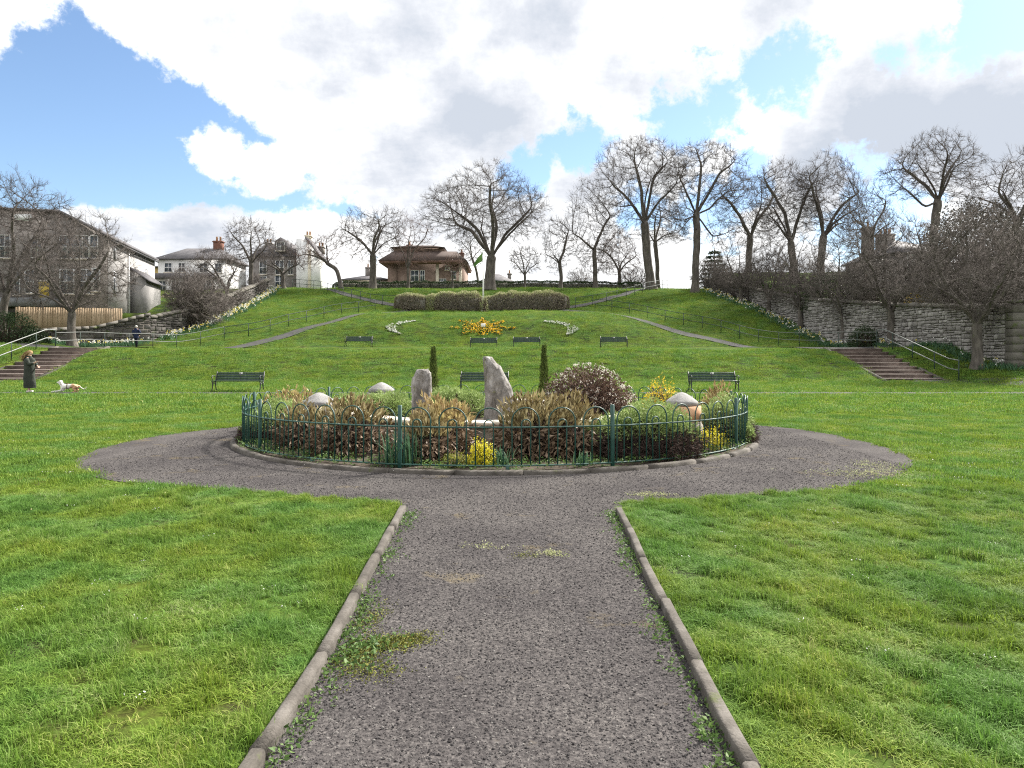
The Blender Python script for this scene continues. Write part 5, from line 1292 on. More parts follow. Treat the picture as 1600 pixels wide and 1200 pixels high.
flowering('yellow forsythia in flower left of the terracotta pier', 'forsythia_shrub', 1032, 16.4, (.46, .42, .82), 330, 130, 'forsythia', .25, (.02, .042), 110)
flowering('bright yellow-leaved low shrub at the railing, left of centre post', 'euonymus_shrub', 752, 10.05, (.19, .17, .35), 430, 131, 'euonymus', .06, (.016, .034), 50)
flowering('dull yellow-green low shrub at the foot of the bright yellow one', 'euonymus_shrub', 712, 9.98, (.20, .16, .17), 330, 132, 'euonymus_dull', .05, (.014, .03), 40, 4)
flowering('yellow-green low shrub behind the railing at right, beside the bare juniper', 'euonymus_shrub', 1108, 11.75, (.34, .3, .36), 520, 133, 'euonymus', .05, (.014, .03), 60, 4)

def strap_clump(label, px, d, n, h, spread, seed, name='daffodil_clump', z0=.05):
    g = np.random.default_rng(seed); t = thing(name, label, 'plant', ((px - 800) / F_PX * d, d, z0))
    V = []; F = []
    for i in range(n):
        a = g.uniform(0, 2 * math.pi); l = h * g.uniform(.55, 1.1); lean = g.uniform(.05, .75); w = g.uniform(.006, .012); b = np.array([g.normal(0, spread * .3), g.normal(0, spread * .3), 0])
        dx = np.array([math.cos(a), math.sin(a), 0]); sx = np.array([-dx[1], dx[0], 0]); k0 = len(V); m = 6
        for j in range(m):
            u = j / (m - 1); p = b + dx * lean * l * u * u * .9 + np.array([0, 0, l * (u - .35 * lean * u ** 3)]); ww = w * (1 - u ** 3)
            V += [p - sx * ww, p + sx * ww]
        for j in range(m - 1): F.append((k0+2*j, k0+2*j+1, k0+2*j+3, k0+2*j+2))
    link('leaves', mesh_np('leaves', V, F), MAT['daff_leaf'], t)
strap_clump('tuft of long blue-green strap leaves beside the railing post left of centre', 622, 10.05, 90, .55, .42, 140)
strap_clump('small grassy tuft by the railing right of the bright yellow shrub', 786, 10.0, 46, .30, .2, 141)
strap_clump('dark grassy tuft under the bronze shrub near the right post', 912, 10.05, 36, .24, .2, 142)

def columnar(label, px, d, h, r, seed):
    g = np.random.default_rng(seed); t = thing('columnar_conifer', label, 'conifer', ((px - 800) / F_PX * d, d, .15), group='two thin columnar conifers')
    n = 1500; u = g.uniform(0, 1, n) ** .8; a = g.uniform(0, 2 * math.pi, n); rr = r * np.minimum(1, (1 - u) * 1.35 + .04) * np.minimum(1, u * 6 + .5) * (1 + .25 * np.sin(u * 40 + a * 2)); P = np.stack([np.cos(a) * rr, np.sin(a) * rr, u * h], -1)
    Dv = np.stack([np.cos(a) * .5, np.sin(a) * .5, np.ones(n)], -1) + g.normal(0, .25, (n, 3)); C_ = np.repeat(P * np.array([.9, .9, 1]), 3, 0); V, F = leaf_quads(C_ + g.normal(0, .01, C_.shape), np.repeat(Dv, 3, 0), g.uniform(.05, .10, 3 * n), g.uniform(.012, .03, 3 * n), g)
    link('crown', mesh_np('crown', V, F), MAT['conifer'], t); LB().tube([(0, 0, -.1), (0, 0, h * .8)], [.022, .008], 6).build('trunk', MAT['bark'], t)
columnar('left columnar conifer behind the short standing stone', 677, 17.3, 1.52, .10, 150)
columnar('right columnar conifer beside the large domed shrub', 850, 17.3, 1.56, .10, 151)

# low weeds and ivy round the bed margin, moss and weeds on the path
def weeds(name, pts, seed, mat='weed', leaf=(.02, .05), k=7, h=.04):
    g = np.random.default_rng(seed); P = np.repeat(np.array(pts, float), k, 0); P[:, :2] += g.normal(0, .03, (len(P), 2)); P[:, 2] += g.uniform(0, h, len(P))
    Dv = g.normal(size=P.shape); Dv[:, 2] = np.abs(Dv[:, 2]) * .7; L_ = g.uniform(leaf[0], leaf[1], len(P)); V, F = leaf_quads(P, Dv, L_, L_ * .5, g)
    return tag(link(name, mesh_np(name, V, F), MAT[mat]), kind='stuff')
g_ = np.random.default_rng(160)
aa = g_.uniform(0, 2 * math.pi, 1500); rr = np.clip(g_.normal(4.45, .22, 1500), 3.6, 4.72)
weeds('ground_ivy', np.stack([BC[0] + rr * np.cos(aa), BC[1] + rr * np.sin(aa), np.full(1500, .05)], -1), 161, h=.09)
pts = []
for LKx, sgn, dens in ((LK, 1, 1.0), (RK, -1, .9)):
    P_ = np.array([p for p in LKx if p[1] > 1]); 
    for _ in range(420):
        y = g_.uniform(1.8, 7.3); x = np.interp(y, P_[:, 1], P_[:, 0]); clump = .5 + .5 * math.sin(y * 3.1 + sgn) * math.sin(y * 1.3 + 2 * sgn)
        if g_.uniform() < clump * dens + .15: pts.append((x + sgn * (.045 + abs(g_.normal(0, .055))), y, .008))
weeds('kerb_weeds', pts, 162, leaf=(.012, .034), k=6, h=.025)
mp = []
for cx, cy, sx, sy, n_ in ((-.80, 3.86, .06, .13, 220), (-.66, 4.00, .08, .05, 200), (-.55, 4.10, .05, .035, 70), (-.84, 4.35, .045, .13, 90), (-.70, 3.66, .07, .08, 60), (.10, 5.75, .06, .04, 20)):
    for _ in range(n_): mp.append((cx + g_.normal(0, sx), cy + g_.normal(0, sy), .008))
mp = [p for p in mp if p[0] > np.interp(p[1], [q[1] for q in LK], [q[0] for q in LK]) + .05]
mm('moss', [(.07,.085,.015), (.15,.16,.03), (.25,.24,.06)], scale=9, rough=.9, island=.6, coords='World')
weeds('path_moss', mp, 163, 'moss', (.007, .016), 8, .008)
pw = [(p[0] + g_.normal(0, .05), p[1] + g_.normal(0, .05), .008) for p in mp[:260:5]]
weeds('path_weeds', pw, 164, 'weed', (.015, .04), 5, .03)
dry = []
for (cx, cy, sx, sy, n) in ((4.6, 9.6, .5, .35, 160), (1.55, 8.2, .18, .10, 60), (5.1, 10.3, .3, .4, 100), (.30, 5.8, .08, .07, 40), (-.25, 6.0, .2, .05, 20)):
    for _ in range(n): dry.append((cx + g_.normal(0, sx * .6), cy + g_.normal(0, sy * .6), .008))
weeds('dry_moss', dry, 165, 'hedge_tip', (.01, .025), 5, .015)

# ------------------------------------------------------------------ hedges
def hedge_piece(label, arc, h, w, seed, name='clipped_hedge', mats=('hedge_brown', 'hedge_tip'), dens=620, tw=(.09, .22), group=None, rnd=.3, tipw=.03):
    """arc: list of (x, y) along the hedge; rounded box cross-section filled with short twigs"""
    g = np.random.default_rng(seed); c = np.array(catmull(arc, 8)); seg = np.hypot(*np.diff(c, axis=0).T); s = np.concatenate([[0], np.cumsum(seg)]); tot = s[-1]
    t = thing(name, label, 'hedge', (c[0][0], c[0][1], float(H(*c[0]))), group=group); loc = np.array(t.location)
    n = int(tot * (2 * h + w) * dens); q = g.uniform(-.02 * tot, 1.02 * tot, n); q = np.clip(q, 0, tot); x = np.interp(q, s, c[:, 0]); y = np.interp(q, s, c[:, 1]); tx = np.interp(q + .1, s, c[:, 0]) - np.interp(q - .1, s, c[:, 0]); ty = np.interp(q + .1, s, c[:, 1]) - np.interp(q - .1, s, c[:, 1])
    l = np.hypot(tx, ty) + 1e-9; nx, ny = -ty / l, tx / l
    a = g.uniform(-.15 * math.pi, 1.15 * math.pi, n); ca, sa = np.cos(a), np.sin(a); p_ = (np.abs(ca) ** 3.6 + np.abs(sa) ** 3.6) ** (-1 / 3.6)
    lump = 1 + .05 * np.sin(q * 2.1 + seed) + .04 * np.sin(q * 5.3); endf = np.minimum(1, np.sqrt(np.clip(np.minimum(q, tot - q) / (w * rnd * 1.6), .0, 1)) * .8 + .2)
    rr = g.uniform(.80, 1.0, n) * lump; u = ca * p_ * w / 2 * rr * endf; v = np.maximum(.0, sa * p_ * h * rr * (.4 + .6 * endf)); v = np.where(sa < 0, g.uniform(0, .15, n), v)
    zg = H(x, y); P = np.stack([x + nx * u, y + ny * u, zg + v], -1) - loc
    Dv = np.stack([nx * ca, ny * ca, sa], -1) + g.normal(0, .55, (n, 3)); Dv[:, 2] += .35
    hi = v > h * (.45 + .38 * endf) + g.normal(0, .08 * h, n)
    for sel, mt, nm in ((~hi, mats[0], 'twigs'), (hi, mats[1], 'clipped_top')):
        m = sel.sum(); L_ = g.uniform(tw[0], tw[1], m); V, F = leaf_quads(P[sel], Dv[sel], L_, L_ * .16 + tipw, g); link(nm, mesh_np(nm, V, F), MAT[mt], t)
    # woody core
    V = []; F = []; k = 0
    qs = np.linspace(w * .3, tot - w * .3, max(3, int(tot / .8)))
    for qq in qs:
        x, y = np.interp(qq, s, c[:, 0]), np.interp(qq, s, c[:, 1]); x2, y2 = np.interp(qq + .05, s, c[:, 0]), np.interp(qq + .05, s, c[:, 1]); tt = np.array([x2 - x, y2 - y]); tt /= np.linalg.norm(tt) + 1e-9; nn = np.array([-tt[1], tt[0]]); z = float(H(x, y))
        for (u, v) in ((-.33 * w, -.2), (-.34 * w, h * .55), (-.2 * w, h * .72), (.2 * w, h * .72), (.34 * w, h * .55), (.33 * w, -.2)): V.append((x + nn[0] * u - loc[0], y + nn[1] * u - loc[1], z + v - loc[2]))
    m = 6
    for i in range(len(qs) - 1):
        for j in range(m - 1): F.append((i*m+j, i*m+j+1, (i+1)*m+j+1, (i+1)*m+j))
    F.append(tuple(range(m-1, -1, -1))); F.append(tuple((len(qs)-1)*m+j for j in range(m)))
    link('woody_core', mesh_np('woody_core', V, F), MAT['ivy'], t)
    return t
def arcpts(px0, px1, n, d_c, bulge):
    out = []
    for px in np.linspace(px0, px1, n):
        u = (px - 752) / 133.0; d = d_c + bulge * u * u; out.append(((px - 800) / F_PX * d, d))
    return out
GH = 'rounded clipped hedges behind the flower star'
hedge_piece('shorter greyish clipped hedge at the left end, behind the left crescent', arcpts(619, 676, 4, 66.2, 2.6), 1.55, 1.7, 201, group=GH, rnd=.75)
hedge_piece('long rounded clipped hedge behind the orange star, left of flagpole', arcpts(681, 758, 5, 66.0, 2.6), 1.68, 1.7, 202, group=GH)
hedge_piece('long rounded clipped hedge behind the orange star, right of flagpole', arcpts(754, 887, 6, 66.0, 2.6), 1.66, 1.7, 203, group=GH, rnd=.6)
hedge_piece('pale grey-green clipped block joining two hedge lengths on the mound', arcpts(666, 692, 3, 66.3, 2.6), 1.58, 1.6, 204, group=GH, mats=('hedge_tip', 'hedge_tip'))
D2 = 86.8
hedge_piece('long low dark green hedge along the hilltop', [((px - 800) / F_PX * D2, D2) for px in (520, 620, 740, 860, 960, 1004)], .95, 1.1, 205, mats=('hedge_green', 'hedge_green'), dens=260, tw=(.07, .16), tipw=.06)

# ------------------------------------------------------------------ bare scrub behind the right wall, ivy mass, conifer
def scrub_mesh(seed, n_att=900, rx=1.8, h=3.4):
    g = np.random.default_rng(seed); stems = []
    for i in range(7):
        a = g.uniform(0, 6.28); stems.append([(g.normal(0, .2), g.normal(0, .2), -.2), (math.cos(a) * rx * .25, math.sin(a) * rx * .25, h * .3), (math.cos(a) * rx * .45, math.sin(a) * rx * .45, h * .55)])
    return tree_meshes(None, [(0, 0, h * .6, rx, rx, h * .42), (0, 0, h * .35, rx * 1.1, rx * 1.1, h * .3)], .05, n_att, .20, seed, stems=stems, twigs=4, twig_len=.5, r_tip=.011, shell=.2)
SC = [scrub_mesh(301), scrub_mesh(302, 1000, 1.6, 4.2), scrub_mesh(303, 800, 2.1, 2.8)]
def scrub(px, d, k, sc, label, lx=None, mat=('twig_grey', 'twig_grey'), name='bare_shrub'):
    x = (px - 800) / F_PX * d; t = thing(name, label, 'shrub', (x, d, float(H(x, d)) - .1), random.uniform(0, 6.28), group='bare scrubby bushes along the walls'); t.scale = (sc, sc, sc)
    for me, nm, mt in ((SC[k][0], 'stems', mat[0]), (SC[k][1], 'twigs', mat[1])):
        o = bpy.data.objects.new(nm, me); C.objects.link(o); o.parent = t
        if not me.materials: me.materials.append(MAT[mt])
for i, (px, d, k, sc, lab) in enumerate([
    (1105, 83, 0, 1.0, 'low bare scrub at the foot of the straight giant tree'), (1128, 80, 1, .9, 'bare scrub behind the top end of the rubble wall'), (1145, 76, 2, 1.1, 'bare scrub between the wall top and the first row tree'),
    (1175, 72, 1, .95, 'bare scrub behind the wall between first and second row trees'), (1212, 69, 0, 1.05, 'bare scrub behind the wall between second and third row trees'), (1265, 63, 2, 1.15, 'spreading bare scrub behind the third row tree'),
    (1340, 57, 1, .95, 'upright bare scrub behind the wall left of the bushy crown'), (1440, 52, 0, 1.2, 'bare scrub behind the wall between the two nearest row trees'), (1480, 47, 1, 1.1, 'tall bare scrub left of the nearest row tree'), (1575, 43.5, 2, 1.5, 'broad bare scrub behind the gate pier at right'),
    (1545, 46, 1, 1.3, 'tall bare scrub behind the nearest row tree'), (1600, 46, 0, 1.4, 'bare scrub at the right edge above the low red wall'),
    (306, 60.4, 0, 1.25, 'dense brown bush by the left hill wall near the daffodils'), (286, 62.5, 1, 1.0, 'bare bush between the white house and the left wall'), (318, 63.5, 2, 1.2, 'brown bush against the left wall above the daffodils'),
    (334, 65.0, 2, .75, 'low brown bush against the left wall, third up the slope'), (366, 69.5, 2, .7, 'low bare bush by the left wall beside a leaning tree'), (398, 77.0, 0, .7, 'bare bush at the top end of the left hill wall'),
    (992, 90, 2, 1.0, 'reddish bush behind the hilltop hedge'), (905, 92, 0, .9, 'pale distant bush on the crest between two bare trees')]):
    scrub(px, d, k, sc, lab)

def leaf_mass(label, name, cat, c, radii, n, seed, mat, leaf, half=True, group=None, lumps=12, amp=.2, shell=.75, inner='woody'):
    g = np.random.default_rng(seed); t = thing(name, label, cat, c, group=group)
    P, q = lumpy(n, radii, g, shell, lumps, amp, half); C_ = np.repeat(P, 2, 0); V, F = leaf_quads(C_ + g.normal(0, leaf * .6, C_.shape), np.repeat(q, 2, 0) * .5 + g.normal(0, .7, C_.shape), g.uniform(leaf * .6, leaf * 1.4, len(C_)), g.uniform(leaf * .4, leaf * .8, len(C_)), g)
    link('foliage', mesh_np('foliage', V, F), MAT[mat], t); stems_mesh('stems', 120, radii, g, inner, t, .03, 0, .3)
    return t
x = (1535 - 800) / F_PX * 54
leaf_mass('huge dark ivy-covered dome of a tree at right behind the wall', 'ivy_clad_tree', 'tree', (x, 54, 4.2), (5.6, 4.5, 8.2), 17000, 310, 'ivy', .17, lumps=16, amp=.16)
x = (1600 - 800) / F_PX * 50
leaf_mass('dark evergreen mass at the right edge above the wall', 'evergreen_tree', 'tree', (x, 50, 4.0), (5.0, 3.5, 6.0), 9000, 311, 'ivy', .16, lumps=12, amp=.2)
x = (1312 - 800) / F_PX * 60
leaf_mass('low dark green clipped dome behind the wall, left of the bushy tree', 'evergreen_shrub', 'shrub', (x, 60, float(H(x, 60)) - .2), (3.0, 2.0, 2.9), 3600, 312, 'hedge_green', .14, amp=.08)
x = (1372 - 800) / F_PX * 53.5
leaf_mass('olive bushy evergreen behind the wall and the bushy vase tree', 'evergreen_shrub', 'shrub', (x, 53.5, float(H(x, 53.5)) - .2), (2.4, 1.8, 4.6), 3600, 313, 'ivy', .14, amp=.25)
x = (1440 - 800) / F_PX * 47
flowering('yellow-flowered bush peeping over the wall between the nearest row trees', 'forsythia_shrub', 1440, 49, (1.3, 1.0, 2.4), 420, 314, 'forsythia', float(H((1440-800)/F_PX*49, 49)), (.05, .11), 80, 2)
x = (12 - 800) / F_PX * 50
leaf_mass('dark glossy evergreen bush at left edge below the timber fence', 'evergreen_shrub', 'shrub', ((10 - 800) / F_PX * 47, 47, float(H((10-800)/F_PX*47, 47)) - .1), (2.0, 1.2, 2.0), 3200, 315, 'hedge_green', .10)
leaf_mass('small dark evergreen bush below the left end of the timber fence', 'evergreen_shrub', 'shrub', ((48 - 800) / F_PX * 48.5, 48.5, float(H((48-800)/F_PX*48.5, 48.5)) - .1), (1.1, .8, 1.0), 1600, 316, 'hedge_green', .09)
leaf_mass('small clipped brown hedge in front of the white house', 'garden_hedge', 'hedge', ((262 - 800) / F_PX * 76, 76, 6.2), (1.6, .6, 1.3), 1200, 317, 'hedge_brown', .12)
leaf_mass('dark green bush at the wall near the top of the right steps', 'evergreen_shrub', 'shrub', ((1350 - 800) / F_PX * 48.6, 48.6, float(H((1350-800)/F_PX*48.6, 48.6)) - .1), (1.1, .7, 1.5), 1600, 318, 'hedge_green', .09)
leaf_mass('pale bush with white blossom at the foot of the flagpole', 'blossom_shrub', 'shrub', ((757.5 - 800) / F_PX * 64.6, 64.6, float(H((757.5-800)/F_PX*64.6, 64.6))), (.30, .25, 1.5), 420, 319, 'hedge_tip', .07)
leaf_mass('dark brown-green thicket at the foot of the left hill wall', 'thicket', 'shrub', ((300 - 800) / F_PX * 60.8, 60.8, float(H((300-800)/F_PX*60.8 + .6, 60.8)) - .2), (1.5, .9, 3.0), 2600, 321, 'scrub_leaf', .12, amp=.3)
def layered_conifer():
    d = 92; x = (1116 - 800) / F_PX * d; z = float(H(x, d)); g = np.random.default_rng(320); t = thing('cedar_tree', 'dark layered conifer right of the straight giant tree', 'conifer', (x, d, z))
    LB().tube([(0, 0, 0), (0, 0, 5.6)], [.22, .05], 8).build('trunk', MAT['bark'], t); V, F, b = [], [], 0
    for k in range(9):
        zz = .9 + k * .52; r = 2.3 * (1 - k / 10.5) * g.uniform(.8, 1.15); m = 330; a = g.uniform(0, 6.28, m); rr = r * np.sqrt(g.uniform(.05, 1, m)) * (1 + .25 * np.sin(a * 3 + k)); P = np.stack([np.cos(a) * rr, np.sin(a) * rr, zz - rr * .08 + g.normal(0, .06, m)], -1)
        Dv = np.stack([np.cos(a), np.sin(a), np.zeros(m)], -1) + g.normal(0, .4, (m, 3)); v, f = leaf_quads(P, Dv, g.uniform(.15, .4, m), g.uniform(.06, .16, m), g); V.append(v); F.append(f + b); b += len(v)
    link('crown', mesh_np('crown', np.concatenate(V), np.concatenate(F)), MAT['hedge_green'], t)
layered_conifer()

# daisies and old leaves lying on the lawn
dz = []
for _ in range(170):
    y = math.sqrt(g_.uniform(2.6 ** 2, 14 ** 2)); x = g_.uniform(-.75, .75) * y
    if abs(x) > 1.25 and not in_poly(np.array([x]), np.array([y]), GP)[0] and math.hypot(x - BC[0], y - BC[1]) > 5: dz.append((x, y, .045))
weeds('daisies', dz[:90], 170, 'white_petal', (.008, .016), 5, .015)
weeds('fallen_leaves', [(x + .3, y + .2, .02) for x, y, z in dz[60:]], 171, 'bronze', (.02, .045), 1, .03)
# ------------------------------------------------------------------ flower star and crescents on the bank
def ray_hit(px, py, y0=54.4, y1=67.5):
    """point of the bank seen at a pixel of the photograph"""
    ys = np.linspace(y0, y1, 400); xs = (px - 800) / F_PX * ys; zs = EYE + (HORIZON - py) / F_PX * ys; h = H(xs, ys); k = np.where(zs <= h)[0]
    i = k[0] if len(k) else 0
    return np.array([xs[i], ys[i], h[i]])
def flower_patch(name, pts, mat, seed, size=.16, leaf=True, k=9):
    g = np.random.default_rng(seed); P = np.array(pts); C_ = np.repeat(P, k, 0); C_ = C_ + g.normal(0, size * .30, C_.shape) * np.array([1, 1, .5]); C_[:, 2] += size * .5
    Dv = g.normal(size=C_.shape); Dv[:, 2] = np.abs(Dv[:, 2]) + .2; Dv[:, 1] -= .4
    L_ = g.uniform(size * .35, size * .7, len(C_)); V, F = leaf_quads(C_ - Dv / np.linalg.norm(Dv, axis=1, keepdims=True) * L_[:, None] * .5, Dv, L_, L_ * .9, g)
    return mesh_np(name, V, F)
def star():
    g = np.random.default_rng(401); cx, cy = 754.5, 513.0; pts = []; soil = []
    arms = [(0, 62, 6), (180, 58, 6), (38, 46, 7), (142, 46, 7), (90, 0, 0), (218, 44, 7), (322, 44, 7), (270, 0, 0)]
    for (px, py, n) in ((700, 513, 10), (806, 514, 12), (717, 502, 26), (786, 504, 26), (754, 499, 30), (724, 523, 28), (782, 523, 26), (754, 525, 20), (733, 508, 24), (775, 508, 24)):
        for i in range(n):
            u = g.uniform(.12, 1) ** .8; w = (1 - u) * 7.5 + .8; pts.append((cx + (px - cx) * u + g.normal(0, w * .5), cy + (py - cy) * u + g.normal(0, w * .28)))
    for i in range(190): pts.append((cx + g.normal(0, 14), cy + g.normal(0, 4.6)))
    W = np.array([ray_hit(px, py) for px, py in pts])
    t = thing('flower_star', 'star of orange pansies planted on the grassy mound', 'flower bed', tuple(W.mean(0)))
    def loc(me): 
        v = np.empty(len(me.vertices) * 3, np.float32); me.vertices.foreach_get('co', v); v = v.reshape(-1, 3) - W.mean(0).astype(np.float32); me.vertices.foreach_set('co', v.ravel()); return me
    tag(link('blooms', loc(flower_patch('blooms', W, 'x', 402, .17)), MAT['orange_petal'], t), kind='stuff')
    tag(link('leaves', loc(flower_patch('leaves', W - np.array([0, .0, .08]), 'x', 403, .26, k=4)), MAT['hedge_green'], t), kind='stuff')
    c = ray_hit(755, 514)
    p = thing('flower_sign', 'small white square plaque at the heart of the orange star', 'sign', tuple(c + np.array([0, -.15, 0])))
    LB().bevbox((0, 0, .30), (.34, .03, .28), .004).build('board', MAT['plaque'], p).rotation_euler = (R(-14), 0, 0); LB().box((0, .03, .1), (.04, .03, .3)).build('stake', MAT['timber'], p)
star()
def crescent(label, outer, inner, n, seed):
    g = np.random.default_rng(seed); O = np.array(catmull(outer, 10)); I = np.array(catmull(inner, 10)); pts = []
    for i in range(n):
        t = g.uniform(0, 1); k = t * (len(O) - 1); o = np.array([np.interp(k, range(len(O)), O[:, j]) for j in (0, 1)]); k2 = t * (len(I) - 1); q = np.array([np.interp(k2, range(len(I)), I[:, j]) for j in (0, 1)]); u = g.uniform(0, 1); pts.append(o + (q - o) * u)
    W = np.array([ray_hit(px, py) for px, py in pts]); m = W.mean(0); t = thing('flower_crescent', label, 'flower bed', tuple(m), group='two white flower crescents on the mound')
    for nm, mt, sz, k, s_ in (('blooms', 'white_petal', .14, 9, 0), ('leaves', 'hedge_green', .20, 4, .08)):
        me = flower_patch(nm, W - np.array([0, 0, s_]), mt, seed + 1, sz, k=k); v = np.empty(len(me.vertices) * 3, np.float32); me.vertices.foreach_get('co', v); v = v.reshape(-1, 3) - m.astype(np.float32); me.vertices.foreach_set('co', v.ravel()); tag(link(nm, me, MAT[mt], t), kind='stuff')
crescent('white flower crescent opening right, on left side of mound', [(650, 502), (625, 504), (608, 509), (601, 514), (610, 519), (624, 523)], [(650, 503), (632, 506), (622, 510), (618, 514), (619, 518), (625, 523)], 120, 410)
crescent('white flower crescent opening left, on right side of mound', [(850, 502.5), (876, 504), (894, 509), (903, 515), (897, 521), (886, 524)], [(850, 503.5), (868, 506), (881, 510), (888, 515), (886, 520), (885, 524)], 120, 412)

# ------------------------------------------------------------------ daffodil borders
def border(name, label, line, width, n, seed, frac=.22, mats=('daff_leaf', 'white_petal', 'yellow_petal')):
    g = np.random.default_rng(seed); c = np.array(catmull(line, 10)); seg = np.hypot(*np.diff(c, axis=0).T); s = np.concatenate([[0], np.cumsum(seg)])
    q = g.uniform(0, s[-1], n); x = np.interp(q, s, c[:, 0]) + g.normal(0, width, n); y = np.interp(q, s, c[:, 1]) + g.normal(0, width, n)
    x0, y0 = c[0]; t = thing(name, label, 'flower border', (x0, y0, float(H(x0, y0))), group='daffodil borders at the foot of the walls'); loc = np.array(t.location)
    P = np.stack([x, y, H(x, y)], -1) - loc
    C_ = np.repeat(P, 9, 0); C_[:, :2] += g.normal(0, .10, (len(C_), 2)); Dv = g.normal(0, .32, C_.shape); Dv[:, 2] = 1; V, F = leaf_quads(C_, Dv, g.uniform(.22, .46, len(C_)), g.uniform(.02, .04, len(C_)), g); tag(link('leaves', mesh_np('leaves', V, F), MAT[mats[0]], t), kind='stuff')
    for mt, nm, fr in ((mats[1], 'white_blooms', frac), (mats[2], 'yellow_blooms', frac * .6)):
        m = g.uniform(size=n) < fr; Q = P[m] + np.array([0, 0, 1]) * g.uniform(.30, .50, (m.sum(), 1)); C_ = np.repeat(Q, 6, 0) + g.normal(0, .035, (m.sum() * 6, 3)); Dv = g.normal(size=C_.shape); V, F = leaf_quads(C_, Dv, g.uniform(.05, .10, len(C_)), g.uniform(.05, .09, len(C_)), g)
        tag(link(nm, mesh_np(nm, V, F), MAT[mt], t), kind='stuff')
border('daffodil_border', 'daffodil border climbing the left slope beside the grey wall', [(-26.6, 56.3), (-25.1, 59), (-24.7, 63), (-24.6, 68), (-25.4, 76), (-26.0, 81)], .32, 620, 420, .42)
border('daffodil_border', 'sparse daffodils along the low wall behind the left rail', [(-38, 49.7), (-33, 50.9), (-30, 53.0), (-27.3, 55.2)], .35, 300, 421, .30)
border('daffodil_border', 'daffodil border climbing the right slope below the rubble wall', [(24.0, 46.5), (23.3, 52), (22.9, 58), (22.4, 64), (21.9, 72), (21.2, 80)], .38, 620, 422, .32)
border('daffodil_border', 'dark leafy daffodil patch at the wall foot beside the nearest row tree', [(24.5, 45), (24.5, 42), (24.3, 39.5), (24.6, 37.4), (26.5, 36.3), (29, 35.9)], .25, 260, 423, .10)

# ------------------------------------------------------------------ flagpole
def flagpole():
    d = 65.2; x = (755 - 800) / F_PX * d; z = float(H(x, d)); t = thing('flagpole', 'white flagpole standing in front of the clipped hedge', 'flagpole', (x, d, z)); zt = float(at(755, 392, d)[2]) - z
    LB().tube([(0, 0, -.1), (0, 0, zt)], [.075, .055], 10).build('pole', MAT['white_paint'], t, True); LB().lathe((0, 0, zt), [(.02, 0), (.09, .05), (.09, .11), (.02, .16)], 10).build('finial', MAT['white_paint'], t); LB().lathe((0, 0, 0), [(.16, -.1), (.16, .12), (.08, .2)], 10).build('socket', MAT['white_paint'], t)
    LB().tube([(.075, -.03, 1.0), (.066, -.03, zt - .1)], .008, 4).build('halyard', MAT['white_paint'], t)
    f = thing('flag', 'limp green flag with a white edge hanging from the flagpole', 'flag', (x - .07, d, z + zt - .1)); V = []; F = []; m, n = 14, 10
    for i in range(m):
        u = i / (m - 1)
        for j in range(n):
            v = j / (n - 1); V.append((-u * .78 + .02 * math.sin(v * 9), .10 * math.sin(u * 8 + v * 3) * u + .05 * math.sin(v * 11) * u, -u * 1.02 - v * (.75 - .42 * u) - .03 * math.sin(u * 9)))
    for i in range(m - 1):
        for j in range(n - 1): F.append((i*n+j, (i+1)*n+j, (i+1)*n+j+1, i*n+j+1))
    mm('flag_green', [(.10,.20,.06), (.17,.30,.09)], scale=2, rough=.8, trans=.35); o = link('cloth', mesh_np('cloth', V, F), MAT['flag_green'], f, True)
    so = o.modifiers.new('thickness', 'SOLIDIFY'); so.thickness = .006
flagpole()

# ------------------------------------------------------------------ grass, pebbles: instanced stuff
src = bpy.data.collections.new('scatter_sources')
def tuft(name, n, spread, l0, l1, w, seed, lean=.5):
    g = np.random.default_rng(seed); V = []; F = []
    for i in range(n):
        a = g.uniform(0, 6.283); r = spread * math.sqrt(g.uniform()); b = np.array([r * math.cos(g.uniform(0, 6.283)), r * math.sin(g.uniform(0, 6.283)), -.006]); l = g.uniform(l0, l1); q = g.uniform(.1, 1) * lean; dx = np.array([math.cos(a), math.sin(a), 0]); sx = np.array([-dx[1], dx[0], 0]) * w * g.uniform(.7, 1.3)
        k = len(V); p1 = b + dx * l * q * .35 + np.array([0, 0, l * .55]); p2 = b + dx * l * q * 1.1 + np.array([0, 0, l * (1 - .4 * q)])
        V += [b - sx, b + sx, p1 + sx * .8, p1 - sx * .8, p2]; F += [(k, k+1, k+2, k+3), (k+3, k+2, k+4)]
    o = bpy.data.objects.new(name, mesh_np(name, V, F)); o.data.materials.append(MAT['blade']); return o
